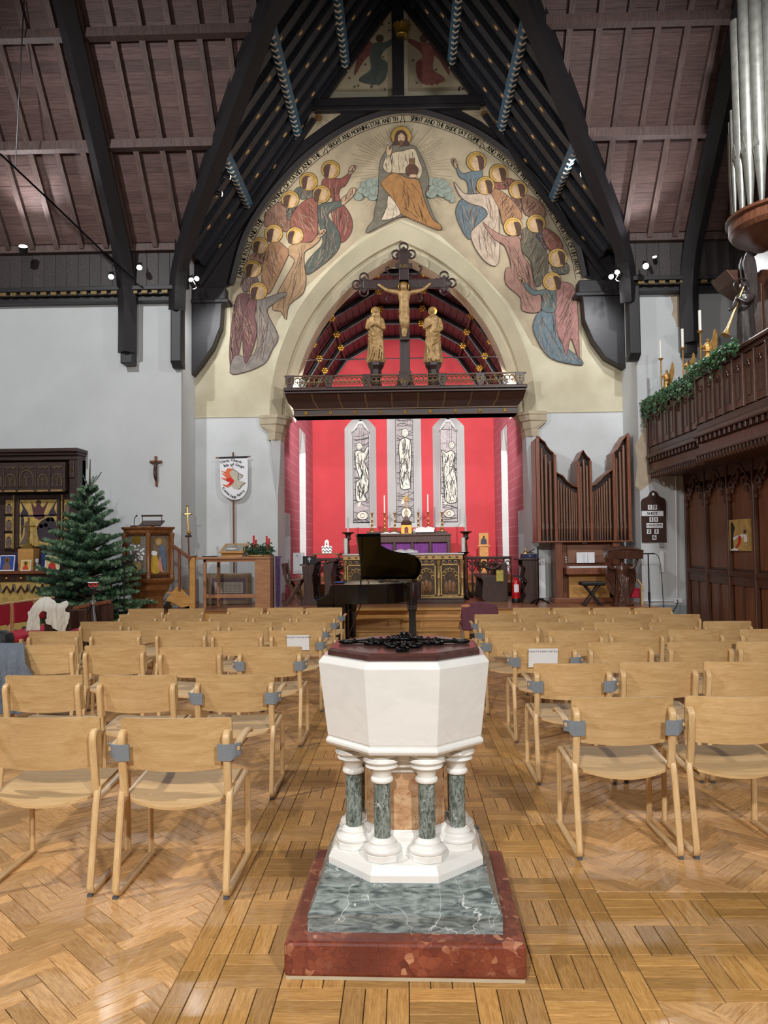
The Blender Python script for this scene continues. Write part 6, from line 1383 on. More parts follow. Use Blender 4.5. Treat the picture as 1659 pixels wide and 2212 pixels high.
for y in (Yd, Yd+.5):
    e = [(a, z1-.03), (c_, z1-.03), (c_, ZP), (a+.02, ZP), (a+.0, ZP+.04), (a+.06, ZP+.14), (a+.02, ZP+.24), (a+.09, ZP+.4), (a+.03, ZP+.5), (a+.06, ZP+.66), (a, z1-.14)]
    part(t, 'end_panel', m_oakd, MB().prism([(x, y, z) for x, z in e], (0, .05, 0)), bevel=.008)
part(t, 'top', m_oakd, MB().box(a-.08, c_+.02, Yd-.04, Yd+.6, z1-.03, z1), bevel=.008); part(t, 'shelf', m_oakd, MB().box(a+.05, c_-.02, Yd+.05, Yd+.5, ZP+.4, ZP+.43))
t = thing('offering_box', 'dark blue box with a silver star on the side desk', 'box', ((a+c_)/2, Yd+.2, z1)); x = (a+c_)/2
part(t, 'box', M('navy_lacquer', rgb(22, 28, 70), .3, var=.1), MB().box(x-.14, x+.14, Yd+.05, Yd+.3, z1, z1+.09), bevel=.008); part(t, 'star', m_chrome, MB().prism([(x+.025*(1 if k % 2 == 0 else .4)*cos(k*PI/4), Yd+.046, z1+.045+.025*(1 if k % 2 == 0 else .4)*sin(k*PI/4)) for k in range(8)], (0, .004, 0)))
t = thing('thurible', 'small brass bell and vessels standing on the dark blue box', 'vessel', (x, Yd+.17, z1+.09)); part(t, 'bell', m_brass, MB().lathe([(.05, .0), (.045, .02), (.03, .04), (.012, .06), (.01, .1), (.0, .11)], (x-.06, Yd+.17, z1+.09), 14), smooth=40); part(t, 'arm', m_iron, MB().tube([(x-.02, Yd+.17, z1+.1), (x+.06, Yd+.17, z1+.14), (x+.11, Yd+.17, z1+.17)], .01, 6)); part(t, 'dish', m_brass, MB().lathe([(.04, 0), (.05, .02), (.02, .01)], (x+.05, Yd+.17, z1+.09), 12), smooth=40)
c = Vector((P(1163, 1300, 14.5).x, 14.45, ZP)); t = thing('banner_stand', 'black iron pole stand with splayed feet beside the organ', 'stand', c)
part(t, 'pole', m_iron, MB().cyl(c+Vector((0, 0, .05)), (c.x, c.y, P(1163, 1180, 14.45).z), .012, n=8))
for q in (0.1, 2.2, 4.3): part(t, 'foot', m_iron, MB().tube([c+Vector((0, 0, .1)), c+Vector((.1*cos(q), .1*sin(q), .07)), c+Vector((.2*cos(q), .2*sin(q), .01))], .014, 6))
# white radiator covers beside the jambs
for px0, px1, py0, py1, Y, lab in ((633, 656, 1194, 1240, 16.4, 'white wall heater behind the prayer desks'), (1164, 1178, 1207, 1292, 15.3, 'slim white boxed pipe casing beside the side desk')):
    a = P(px0, py1, Y); c = P(px1, py0, Y); t = thing('heater', lab, 'heater', ((a.x+c.x)/2, Y, ZP)); zl_ = ZP if Y < 16 else a.z
    part(t, 'casing', m_paper, MB().box(a.x, c.x, Y, Y+.12, a.z if py1 > 1250 else a.z, c.z), bevel=.008)
    part(t, 'pipe', m_paper, MB().cyl(((a.x+c.x)/2+.06, Y+.06, ZP), ((a.x+c.x)/2+.06, Y+.06, a.z+.02), .012, n=8))
    part(t, 'valve', m_chrome, MB().sph((a.x+.09, Y-.005, c.z-.06), .015, 8, 6))
# ================================================================ carved reredos and side altar on the left
YQ = 14.15; m_rer = WOOD('reredos_oak', rgb(46, 32, 30), rgb(72, 52, 48), (.8, 6, 6), .45)
X = lambda px, Y=YQ: P(px, 1100, Y).x
Z = lambda py, Y=YQ, px=80: P(px, py, Y).z
rr_ = thing('reredos', 'tall carved dark oak reredos with gilded painted panels behind the fir tree', 'reredos', (X(60), YQ+.2, 0))
xa, xb = -8.2, X(168)
part(rr_, 'cornice', m_rer, MB().box(xa, xb+.04, YQ-.12, YT-.005, Z(978), Z(970)).box(xa, xb+.02, YQ-.06, YT-.005, Z(984), Z(978)).box(xa, xb, YQ, YT-.005, Z(994), Z(984)), bevel=.012)
part(rr_, 'back_board', m_rer, MB().box(xa, xb, YQ+.2, YT-.005, .9, Z(992))); part(rr_, 'end_post', m_rer, MB().box(X(148), xb, YQ+.02, YT-.005, .9, Z(992)), bevel=.01)
lg = part(rr_, 'end_shield', m_rer, MB().box(X(149), X(160), YQ-.02, YQ+.03, Z(1033), Z(996)), bevel=.01); part(lg, 'monogram', m_gold, text(MB(), 'ihs', (X(154.5), YQ-.023, Z(1020)), (1, 0, 0), (0, 0, 1), .12, .7, bold=.02))
part(rr_, 'canopy', m_rer, MB().box(xa, X(145), YQ-.1, YQ+.2, Z(1062), Z(1000)), bevel=.008); part(rr_, 'canopy_fringe', m_agold, MB().box(xa, X(145), YQ-.115, YQ-.1, Z(1063), Z(1059)))
x = X(129); 
for px_, w_, hgt in ((-62, 11, 22), (-32, 11, 22), (-2, 11, 22), (28, 11, 22), (63, 15, 28), (98, 10, 22), (129, 10, 22)):
    c = X(px_); hw = w_*YQ/FPX; z0, zs_ = Z(1052), Z(1052-hgt*.62)
    op = warch(hw, hw*1.25, zs_, 6); pl = [(c-hw, z0)]+[(c+q, z) for q, z in op]+[(c+hw, z0)]
    bo_ = part(rr_, 'blind_arch', m_rer, MB().prism([(q, YQ-.102, z) for q, z in pl], (0, .006, 0))); part(bo_, 'arch_moulding', M('reredos_edge', rgb(104, 88, 66), .5, .2, var=.25), MB().tube([(q, YQ-.11, z) for q, z in pl], .014, 5))
    part(bo_, 'tracery', M('reredos_edge', rgb(104, 88, 66), .5, .2, var=.25), MB().tube([(c, YQ-.11, z0), (c, YQ-.11, zs_)], .012, 5).ring((c, YQ-.11, zs_+hw*.35), hw*.3, .01, 12, 5, 'y')); sc_ = MB()
    sc_.tube([(c-hw, YQ-.105, Z(1009)), (c-hw*.5, YQ-.11, Z(1013)), (c, YQ-.105, Z(1009)), (c+hw*.5, YQ-.11, Z(1013)), (c+hw, YQ-.105, Z(1009))], .016, 5); part(rr_, 'carved_scroll', M('reredos_edge', rgb(104, 88, 66), .5, .2, var=.25), sc_)
    part(rr_, 'buttress', m_rer, MB().box(c+hw+.015, c+hw+.06, YQ-.13, YQ-.1, Z(1062), Z(1008)), bevel=.006)
m_gp = M('gold_ground', rgb(200, 168, 98), .5, .2, var=.25, scale=10)
def gpan(px0, px1, py0, py1, nm='gilt_panel'): return part(rr_, nm, m_gp, MB().box(X(px0), X(px1), YQ+.17, YQ+.2, Z(py1), Z(py0)))
big = gpan(33, 116, 1078, 1180)
part(big, 'panel_frame', m_rer, MB().box(X(26), X(33), YQ+.12, YQ+.2, Z(1184), Z(1074)).box(X(116), X(122), YQ+.12, YQ+.2, Z(1184), Z(1074)).box(X(26), X(122), YQ+.12, YQ+.2, Z(1076), Z(1072)), bevel=.006)
yf = YQ+.165
def fpoly(pts, mat, nm, par=big): return part(par, nm, mat, MB().prism([(X(a), yf, Z(b)) for a, b in sm(pts, 3)], (0, .004, 0)))
mv, mdk, mgr = paintm('rmauve', 92, 56, 62), paintm('rdark', 62, 54, 62), paintm('rgrey', 110, 94, 82)
fpoly([(58, 1083), (66, 1095), (70, 1090), (78, 1090), (84, 1095), (92, 1084), (94, 1086), (86, 1108), (88, 1116), (76, 1122), (64, 1115), (62, 1105)], mv, 'painted_figure'); fpoly(disc((74, 1085), 6, 12), m_hair, 'painted_head')
for sg, cx in ((-1, 44), (1, 104)): fpoly([(cx+sg*10, 1080), (cx+sg*4, 1098), (cx+sg*10, 1112), (cx-sg*8, 1112), (cx-sg*2, 1098)], mdk, 'painted_angel'); fpoly(disc((cx, 1086), 4, 10), m_halo, 'painted_halo')
fpoly([(36, 1112), (43, 1122), (40, 1150), (37, 1160)], mdk, 'painted_wing'); fpoly([(44, 1130), (52, 1126), (56, 1150), (52, 1172), (34, 1176), (44, 1155)], mgr, 'painted_figure')
fpoly([(72, 1136), (88, 1120), (106, 1118), (114, 1140), (112, 1168), (96, 1172), (76, 1166)], mdk, 'painted_crowd')
for q in ((80, 1136), (90, 1134), (99, 1145), (105, 1122), (95, 1122), (70, 1140)): fpoly(disc(q, 4.5, 10), m_halo, 'painted_halo')
fpoly([(36, 1112), (115, 1111), (115, 1114), (36, 1115)], mdk, 'painted_line')
for px0, px1 in ((-40, -24), (2, 17), (130, 145)):
    for py0, py1 in ((1078, 1108), (1113, 1145), (1150, 1182)):
        g_ = gpan(px0, px1, py0, py1); m_ = (px0+px1)/2; fpoly([(m_-5, py1-2), (m_-6, py0+14), (m_, py0+8), (m_+6, py0+14), (m_+5, py1-2)], mgr, 'painted_saint', g_); fpoly(disc((m_, py0+7), 3.5, 10), m_halo, 'painted_halo', g_)
        part(g_, 'panel_frame', m_rer, MB().box(X(px0-2), X(px1+2), YQ+.14, YQ+.2, Z(py1+4), Z(py1)).box(X(px0-2), X(px1+2), YQ+.14, YQ+.2, Z(py0), Z(py0-3)))
for px_ in (21, 126): part(rr_, 'column', m_agold, MB().cyl((X(px_), YQ+.14, Z(1186)), (X(px_), YQ+.14, Z(1068)), .018, n=8))
YL = 13.35; al = thing('side_altar', 'side altar with gilded pointed tracery frontal in front of the reredos', 'altar', (X(40, YL), YL+.3, 0)); X2 = lambda px: P(px, 1230, YL).x; Z2 = lambda py: P(60, py, YL).z
xe = X2(112)
part(al, 'body', m_oakd, MB().box(-8.2, xe-.03, YL+.04, YQ-.14, 0, Z2(1238))); part(al, 'mensa', m_oakm, MB().box(-8.2, xe+.03, YL-.05, YQ-.13, Z2(1240), Z2(1233)), bevel=.01); part(al, 'frieze', m_oakd, MB().box(-8.2, xe, YL, YL+.06, Z2(1256), Z2(1240)), bevel=.006); part(al, 'gold_ground', m_gp, MB().box(-8.2, xe-.05, YL+.03, YL+.045, .15, Z2(1256)))
for i in range(7):
    c = X2(45-i*31+31); w_ = X2(31)-X2(0); tr = MB().tube([(c-w_/2, YL+.01, Z2(1262)), (c-w_*.42, YL+.01, Z2(1275)), (c-w_*.25, YL+.01, Z2(1279)), (c, YL+.01, Z2(1266)), (c+w_*.25, YL+.01, Z2(1279)), (c+w_*.42, YL+.01, Z2(1275)), (c+w_/2, YL+.01, Z2(1262))], .02, 5)
    if c < xe-.1: part(al, 'tracery', m_oakd, tr); part(al, 'gilded_flower', m_gold, MB().sph((c, YL-.005, Z2(1249)), (.03, .015, .02), 8, 6), smooth=60)
zal = Z2(1233)
def iconp(px0, px1, py0, py1, Y, lab, cols, tilt=.15):
    a = P(px0, py1, Y); c = P(px1, py0, Y); zb_ = zal; h = c.z-zb_; t = thing('leaning_icon', lab, 'icon', ((a.x+c.x)/2, Y, zb_)); mt = Matrix.Translation(((a.x+c.x)/2, Y, zb_)) @ Matrix.Rotation(-tilt, 4, 'X'); hw = (c.x-a.x)/2
    part(t, 'board', m_paper, MB().box(-hw, hw, 0, .02, 0, h, mt)); part(t, 'painted_ground', M(cols[0], rgb(*cols[1]), .6, var=.15), MB().box(-hw*.9, hw*.9, -.004, 0, h*.06, h*.95, mt)); m_h = MB()
    part(t, 'halo', m_gold, MB().prism([mt @ Vector((hw*.4*cos(q), -.008, h*.68+hw*.4*sin(q))) for q in arc(0, 2*PI*15/16, 15)], (0, .003, 0))); part(t, 'painted_face', m_hair, MB().prism([mt @ Vector((hw*.22*cos(q), -.011, h*.68+hw*.26*sin(q))) for q in arc(0, 2*PI*11/12, 11)], (0, .003, 0)))
    part(t, 'painted_robe', M(cols[2], rgb(*cols[3]), .6, var=.3), MB().prism([mt @ Vector(v) for v in ((-hw*.6, -.008, h*.08), (hw*.6, -.008, h*.08), (hw*.4, -.008, h*.42), (hw*.1, -.008, h*.52), (-hw*.1, -.008, h*.52), (-hw*.4, -.008, h*.42))], (0, .003, 0)))
iconp(-2, 30, 1199, 1237, 13.5, 'icon of a winged haloed figure on a blue ground leaning on the side altar', ('icon_ground_blue', (38, 72, 160), 'icon_robe', (120, 92, 80)))
iconp(44, 66, 1209, 1236, 13.45, 'small golden icon with a red draped figure on the side altar', ('icon_ground_gold', (222, 182, 96), 'icon_robe_red', (200, 62, 34)))
iconp(96, 128, 1199, 1232, 13.6, 'icon with red wings on a pale ground partly behind the fir tree', ('icon_ground_pale', (226, 206, 150), 'icon_robe_crimson', (186, 44, 40)))
a = P(40, 1232, 13.75); c = P(74, 1185, 13.75); t = thing('altar_cross_stand', 'pale wooden block carrying a brass altar cross on the side altar', 'cross', ((a.x+c.x)/2, 13.75, zal)); xm = (a.x+c.x)/2
part(t, 'block', m_oakl, MB().box(a.x, c.x, 13.72, 13.95, zal, c.z)); part(t, 'cross_foot', m_brass, MB().box(xm-.1, xm+.1, 13.75, 13.9, c.z, c.z+.03).box(xm-.07, xm+.07, 13.77, 13.88, c.z+.03, c.z+.06).box(xm-.045, xm+.045, 13.79, 13.86, c.z+.06, c.z+.09)); zt_ = P(57, 1118, 13.8).z
part(t, 'brass_cross', m_brass, MB().tube([(xm, 13.82, c.z+.09), (xm, 13.82, zt_)], .016, 8).tube([(xm-.13, 13.82, zt_-.16), (xm+.13, 13.82, zt_-.16)], .014, 8), smooth=40)
for px_, lab in ((17, 'dark brass candlestick at the outer end of the side altar'), (79, 'small glass candle jar on the side altar near the fir branches')):
    p = P(px_, 1232, 13.6); solo('altar_light', MB().lathe([(.03, 0), (.03, .01), (.012, .03), (.012, .12), (.03, .14), (.03, .2), (.0, .21)], (p.x, 13.62, zal), 12), m_brass if px_ < 50 else gl, lab, 'candle holder', smooth=40)
for px_ in (34, 95): p = P(px_, 1220, 13.9); solo('blue_book', MB().box(p.x-.03, p.x+.05, 13.86, 13.98, zal, zal+.3), M('navy_cover', rgb(28, 44, 110), .6, var=.1), 'upright navy book on the side altar %s' % ('beside the blue icon' if px_ < 50 else 'behind the fir tree'), 'book')
# ================================================================ fir tree
m_trunk = M('fir_bark', rgb(82, 62, 46), .9, var=.25, scale=20, bump=.4); m_ndl = M('fir_needles', rgb(58, 92, 66), .5, 0, var=.35, scale=5, rnd=.3); m_ndt = M('fir_tips', rgb(112, 142, 108), .5, 0, var=.25, scale=8, rnd=.2)
TX, TY = P(189, 1300, 12.5).x, 12.5; TH = P(197, 992, 12.5).z
tr_ = thing('christmas_tree', 'bushy undecorated fir tree standing beside the pulpit', 'tree', (TX, TY, 0)); rnd = random.Random(21)
part(tr_, 'trunk', m_trunk, MB().tube([(TX, TY, 0), (TX+.01, TY, 1.5), (TX+.02, TY, TH-.5), (TX+.03, TY, TH)], [.055, .04, .018, .006], 8), smooth=60)
nd = MB(); tp = MB(); tw = MB(); V = Vector
def twig(p0, p1, r, mbq):
    """a brush of flat needles round a twig"""
    d = p1-p0; l = d.length; u = d.normalized(); a = u.orthogonal().normalized(); b_ = u.cross(a); n = max(6, int(l/.011))
    for i in range(n):
        t = i/n; rr2 = r*(.75+.25*sin(PI*t))
        for k in range(4):
            q = rnd.uniform(0, 2*PI); s = a*cos(q)+b_*sin(q); base = p0+d*t; tip = base+s*rr2+u*rr2*.65; w = u.cross(s)*.0065
            mbq.add([base+w, base-w, tip], [(0, 1, 2)])
    tip = p1+u*r*.5; mbq.add([p1+a*.012, p1-a*.012, tip], [(0, 1, 2)])
lev = .25
while lev < TH-.5:
    f = (lev-.25)/(TH-.75); R = 1.02*(1-f)**.9+.1; nb = int(8+5*(1-f))
    for k in range(nb):
        q = 2*PI*k/nb+lev*3+rnd.uniform(-.25, .25); L_ = R*rnd.uniform(.78, 1.12); up = .12+.55*f+rnd.uniform(-.06, .08); p0 = V((TX, TY, lev+rnd.uniform(-.05, .05)))
        drn = V((cos(q), sin(q), up)); side = V((-sin(q), cos(q), 0)); pts = [p0+drn*L_*t+V((0, 0, -.12*L_*t*t*(1-f))) for t in (0, .25, .5, .75, 1)]
        tw.tube(pts, [.012, .01, .008, .006, .004], 4)
        for j, t in enumerate((.3, .45, .58, .7, .82, .92)):
            b0 = p0+drn*L_*t+V((0, 0, -.12*L_*t*t*(1-f)))
            for sg in (-1, 1):
                ll = (.26*(1-t)+.1)*min(1, R*1.3); e = b0+(drn.normalized()*.65+side*sg*.8+V((0, 0, rnd.uniform(-.05, .2)))).normalized()*ll; twig(b0, e, .045, nd if t < .6 else (tp if rnd.random() < .55 else nd))
        twig(pts[2], pts[4], .046, tp if rnd.random() < .6 else nd)
    lev += .125+.05*f
for q, l_, u_ in ((2.6, .3, 1.5), (.5, .34, 1.6), (1.4, .25, 2.2), (4.4, .25, 1.6), (5.6, .3, 1.0)): e0 = V((TX+.02, TY, TH-.5)); twig(e0, e0+V((cos(q), sin(q), u_)).normalized()*l_, .026, nd)
twig(V((TX+.02, TY, TH-.52)), V((TX+.03, TY, TH-.18)), .014, nd)
part(tr_, 'branches', m_trunk, tw); part(tr_, 'needles', m_ndl, nd, kind='stuff'); part(tr_, 'needle_tips', m_ndt, tp, kind='stuff')
# ================================================================ pulpit
PC = V((P(316, 1200, 13.5).x, 13.6, 0)); zr0 = P(316, 1138, 13.2).z; zb0 = P(316, 1250, 13.2).z; pul = thing('pulpit', 'carved wooden pulpit with mosaic panel and painted figure panel', 'pulpit', PC)
def hx(R, z, n=6, a0=-PI/2+.32): return [(PC.x+R*cos(a0+k*2*PI/n), PC.y+R*sin(a0+k*2*PI/n), z) for k in range(n)]
m_pul = WOOD('pulpit_oak', rgb(108, 66, 36), rgb(148, 98, 58), (6, 6, .8), .35)
part(pul, 'stem', m_pul, MB().loft([hx(.34, .0), hx(.34, .08), hx(.3, .1), hx(.3, zb0-.3)]), bevel=.006); part(pul, 'base_moulding', m_pul, MB().loft([hx(.3, zb0-.32), hx(.34, zb0-.26), hx(.4, zb0-.2), hx(.42, zb0-.12), hx(.5, zb0-.06), hx(.52, zb0-.02), hx(.49, zb0)]), bevel=.004)
part(pul, 'body', m_pul, MB().loft([hx(.43, zb0), hx(.43, zr0-.1)])); part(pul, 'rim', m_pul, MB().loft([hx(.45, zr0-.12), hx(.47, zr0-.09), hx(.475, zr0-.05), hx(.51, zr0-.03), hx(.52, zr0), hx(.44, zr0)]), bevel=.004)
vv = [V(p) for p in hx(.46, 0)]
for k in range(6): part(pul, 'corner_post', m_pul, MB().lathe([(.04, zb0), (.04, zb0+.05), (.03, zb0+.07), (.03, zr0-.2), (.042, zr0-.16), (.042, zr0-.1)], (vv[k].x, vv[k].y, 0), 8), smooth=40)
def face(k):
    a, b_ = vv[k], vv[(k+1) % 6]; u = (b_-a).normalized(); n_ = V((u.y, -u.x, 0)); return a, u, n_, (b_-a).length
def onf(k, s, z, d=.0): a, u, n_, l = face(k); return a+u*(s*l)+n_*(d-.03)+V((0, 0, zb0+(zr0-.1-zb0)*z))
m_mos = M('mosaic_grey', rgb(126, 120, 112), .4, .1, var=.3, scale=40); mos = part(pul, 'mosaic_panel', m_mos, MB().prism([onf(5, .14, .12), onf(5, .88, .12), onf(5, .88, .93), onf(5, .14, .93)], face(5)[2]*.006))
sp_m = MB(); rnd = random.Random(8)
for k in range(46):
    s, z = rnd.uniform(.2, .82), rnd.uniform(.35, .74); c = onf(5, s, z, .01); u = face(5)[1]; q = rnd.uniform(0, 3); r_ = rnd.uniform(.012, .024); sp_m.add([c+u*r_*cos(q+i*PI/2)+V((0, 0, r_*sin(q+i*PI/2))) for i in range(4)], [(0, 1, 2, 3)])
part(mos, 'mosaic_leaves', m_paper, sp_m, kind='stuff')
u = face(5)[1]; c = onf(5, .5, .85, .012); part(mos, 'mosaic_roundel', m_gold, MB().prism([c+u*.085*cos(q)+V((0, 0, .085*sin(q))) for q in arc(0, 2*PI*17/18, 17)], face(5)[2]*.004)); c = onf(5, .5, .26, .012)
part(mos, 'mosaic_shield', m_gp, MB().prism([c+u*x_+V((0, 0, z_)) for x_, z_ in ((-.09, .07), (.09, .07), (.08, -.03), (0, -.1), (-.08, -.03))], face(5)[2]*.004))
pn = part(pul, 'painted_panel', paintm('pulground', 122, 104, 84), MB().prism([onf(0, .14, .12), onf(0, .86, .12), onf(0, .86, .93), onf(0, .14, .93)], face(0)[2]*.006))
def pf(pts, mat, nm, d): return part(pn, nm, mat, MB().prism([onf(0, s, z, d) for s, z in sm(pts, 3)], face(0)[2]*.003))
pf([(.16, .14), (.5, .14), (.44, .4), (.3, .55), (.18, .5)], paintm('pulyellow', 196, 164, 58), 'yellow_robe', .008); pf([(.42, .3), (.56, .5), (.6, .2), (.72, .13), (.52, .16)], paintm('pulpink', 206, 138, 124), 'pink_robe', .01)
pf([(.46, .7), (.6, .74), (.72, .6), (.78, .3), (.74, .16), (.62, .28), (.54, .45)], paintm('pulblue', 96, 112, 136), 'blue_cloak', .012); pf(disc((.46, .8), .085, 14, .14), m_halo, 'halo', .011); pf(disc((.44, .79), .05, 12, .08), m_skin, 'face', .014); pf([(.16, .52), (.36, .5), (.38, .58), (.18, .6)], m_paper, 'scroll', .014)
for k in (5, 0):
    for z0, z1 in ((.0, .1), (.93, 1.0)):
        g = MB()
        for i in range(8): c = onf(k, .12+.76*i/7, (z0+z1)/2, .02); g.tube([c+face(k)[1]*.03*cos(q)+V((0, 0, .022*sin(q))) for q in arc(0, 2*PI*7/8, 7)], .008, 4, True)
        part(pul, 'pierced_band', m_oakd, g, kind='stuff')
# book rest, lamp and microphone on the rim
t = thing('book_rest', 'dark book rest with a strip lamp on the pulpit rim', 'book rest', (P(329, 1135, 13.3).x, 13.3, zr0)); p = P(328, 1130, 13.3); 
part(t, 'desk', m_oakd, MB().cbox((p.x, 13.3, zr0+.06), (.38, .26, .025), Matrix.Rotation(.35, 4, 'X')), bevel=.005); part(t, 'stem', m_oakd, MB().cyl((p.x, 13.35, zr0), (p.x, 13.35, zr0+.06), .03, n=10)); zl = P(328, 1114, 13.3).z
part(t, 'lamp_bar', m_oakd, MB().box(p.x-.18, p.x+.18, 13.28, 13.34, zl-.015, zl+.015), bevel=.005)
for sg in (-1, 1): part(t, 'bracket', m_iron, MB().tube([(p.x+sg*.17, 13.32, zr0+.06), (p.x+sg*.165, 13.31, zl)], .006, 5))
t = thing('gooseneck_microphone', 'thin black gooseneck microphone on the pulpit rim', 'microphone', (P(290, 1135, 13.3).x, 13.3, zr0)); x = P(290, 1130, 13.3).x
part(t, 'base', m_oakd, MB().box(x-.06, x+.06, 13.26, 13.36, zr0, zr0+.03), bevel=.006); part(t, 'neck', m_blackp, MB().tube(catmull([(x, 13.3, zr0+.03), (x, 13.3, zr0+.12), (x+.02, 13.28, zr0+.16), (x+.05, 13.26, zr0+.19)], 4), .007, 6)); part(t, 'head', m_blackp, MB().sph((x+.055, 13.26, zr0+.193), (.016, .02, .016), 8, 6))
# pulpit stair
st_ = thing('pulpit_stair', 'golden oak pulpit stair with handrail and newel post', 'stair', (P(395, 1300, 13.5).x, 13.6, 0)); Yp = 13.45
g = lambda px, py, Y=Yp: P(px, py, Y)
part(st_, 'newel_post', m_oakl, MB().box(g(409, 1200).x, g(421, 1200).x, Yp, Yp+.09, 0, g(415, 1202).z), bevel=.008); part(st_, 'newel_cap', m_oakm, MB().box(g(407, 1200).x, g(423, 1200).x, Yp-.02, Yp+.11, g(415, 1203).z, g(415, 1200).z), bevel=.006)
part(st_, 'handrail', m_oakm, MB().bar(g(372, 1178), g(412, 1207), .05, .06), bevel=.008); part(st_, 'baluster', m_oakm, MB().bar(g(387, 1192), g(388, 1276), .04, .05, (0, 1, 0)))
part(st_, 'stringer', m_oakl, MB().prism([g(357, 1297), g(383, 1265), g(409, 1290), g(409, 1309), g(392, 1313), (g(375, 1303))], (0, .05, 0)), bevel=.006)
for k in range(4): z = .2+.2*k; x = g(405-k*11, 1300).x; part(st_, 'tread', m_oakl, MB().box(x-.13, x+.1, Yp+.05, Yp+.8, z-.03, z))
# crucifix on the wall, processional cross, banner
Yw = YT-.03; t = thing('wall_crucifix', 'small brown wooden crucifix hung on the white wall', 'crucifix', P(337, 1020, Yw)); g = lambda px, py, d=0: P(px, py, Yw)+V((0, -d, 0))
part(t, 'cross', m_oakm, MB().bar(g(336.5, 985), g(338, 1050), .045, .03, (0, 1, 0)).bar(g(323.5, 997.5), g(350, 997.5), .045, .03, (0, 1, 0)), bevel=.006)
b = MB(); b.tube(catmull([g(337.5, 1000, .05), g(338, 1008, .06), g(337, 1018, .06), g(338, 1030, .07), g(338, 1038, .04)], 4), [.02+.012*sin(PI*i/16) for i in range(17)], 8); b.sph(g(338, 998.5, .06), .022, 8, 6)
for sg in (-1, 1): b.tube([g(337.5+sg*2, 1003, .05), g(337+sg*11, 998, .04)], .011, 6)
part(t, 'figure', m_oakd, b, remesh=.008)
Yx = 14.36; c = P(408, 1300, Yx); t = thing('processional_cross', 'brass processional cross with ornate knop on a brown staff', 'cross', (c.x, Yx, ZP)); g = lambda px, py: P(px, py, Yx)
part(t, 'staff', m_oakm, MB().cyl((g(412, 1300).x, Yx, ZP), g(407, 1158), .015, n=8)); part(t, 'cross', m_brass, MB().tube([g(406, 1152), g(405, 1094)], .014, 6).tube([g(398, 1111), g(413.5, 1110)], .016, 6).sph(g(405, 1093), .024, 8, 6).sph(g(398, 1111), .022, 8, 6).sph(g(413.5, 1110), .022, 8, 6), smooth=40)
part(t, 'knop', m_brass, MB().sph(g(408.5, 1151), .04, 12, 8).tube([g(407, 1145), g(406, 1120)], [.02, .012], 8), smooth=60); part(t, 'bracket', m_oakd, MB().cbox(g(407, 1158), (.12, .05, .04)), bevel=.006)
part(t, 'staff_base', m_iron, MB().lathe([(.11, 0), (.11, .02), (.03, .05), (.02, .12)], (g(412, 1300).x, Yx, ZP), 14), smooth=40)
Yb = YM-.12; bn = thing('church_banner', 'white cloth banner with a flaming dove and black lettering on a wooden pole', 'banner', (P(505, 1175, Yb).x, Yb, ZP)); zb_ = lambda a, b_: (400+a/6.145, 960+b_/6.145)
part(bn, 'pole', m_oakm, MB().cyl((P(506, 1300, Yb+.03).x, Yb+.03, ZP), P(503.5, 977, Yb+.03), .018, n=8)); part(bn, 'crossbar', m_oakm, MB().cyl(P(466, 989, Yb), P(541, 986, Yb), .014, n=8)); part(bn, 'pole_foot', m_oakd, MB().box(P(506, 1300, Yb).x-.15, P(506, 1300, Yb).x+.15, Yb-.1, Yb+.1, ZP, ZP+.05), bevel=.01)
cl = [zb_(*q) for q in ((456, 185), (830, 175), (832, 500), (828, 570), (800, 650), (740, 715), (640, 735), (560, 705), (500, 650), (475, 590), (465, 500))]
ba = part(bn, 'cloth', M('white_satin', rgb(236, 236, 240), .5, var=.03), MB().prism(W3(sm(cl[2:], 3, False)+cl[:2], Yb-.02), (0, .012, 0))); part(ba, 'black_band', m_ink, MB().prism(W3([zb_(*q) for q in ((455, 168), (825, 155), (826, 180), (456, 192))], Yb-.024), (0, .01, 0)))
def bp(nm, pts, mat, d=.026): return part(ba, nm, mat, MB().prism(W3(sm([zb_(*q) for q in pts], 3), Yb-d), (0, .003, 0)))
bp('dove', [(560, 330), (640, 330), (700, 370), (760, 410), (740, 450), (720, 480), (800, 500), (790, 530), (740, 570), (700, 595), (640, 580), (600, 520), (640, 480), (600, 420)], M('grey_embroidery', rgb(196, 190, 172), .7, var=.25, scale=60))
bp('flame', [(470, 340), (530, 365), (560, 320), (640, 330), (590, 370), (620, 440), (650, 490), (610, 540), (560, 570), (490, 530), (560, 535), (590, 490), (540, 480), (470, 440), (550, 450), (480, 380), (540, 400)], M('orange_cloth', rgb(228, 110, 70), .7, var=.2, scale=30), .028); bp('flame_core', [(560, 450), (620, 450), (648, 492), (610, 530), (560, 540), (600, 500), (550, 490)], M('red_cloth', rgb(206, 34, 26), .7, var=.15), .031)
ol = MB(); stroke(ol, sm([zb_(*q) for q in ((610, 270), (640, 330), (700, 370), (705, 410), (700, 450), (715, 475))], 3, False), Yb-.032, 1); stroke(ol, sm([zb_(*q) for q in ((705, 385), (765, 412), (740, 445))], 3, False), Yb-.032, 1); stroke(ol, sm([zb_(*q) for q in ((800, 515), (760, 530), (730, 580), (700, 597))], 3, False), Yb-.032, 1); part(ba, 'outline', m_ink, ol)
for s_, p0, p1, pm in (('Christ Church', (470, 252), (745, 252), (620, 222)), ('Isle of Dogs', (515, 300), (780, 315), (640, 280)), ('Come Holy Spirit', (485, 585), (795, 620), (640, 715))):
    lt = MB(); arctext(lt, s_, W3(sm([zb_(*p0), zb_(*pm), zb_(*p1)], 6, False), Yb-.03), .072, 1.0, 1, gap=.1, bold=.03); part(ba, 'lettering', m_ink, lt)
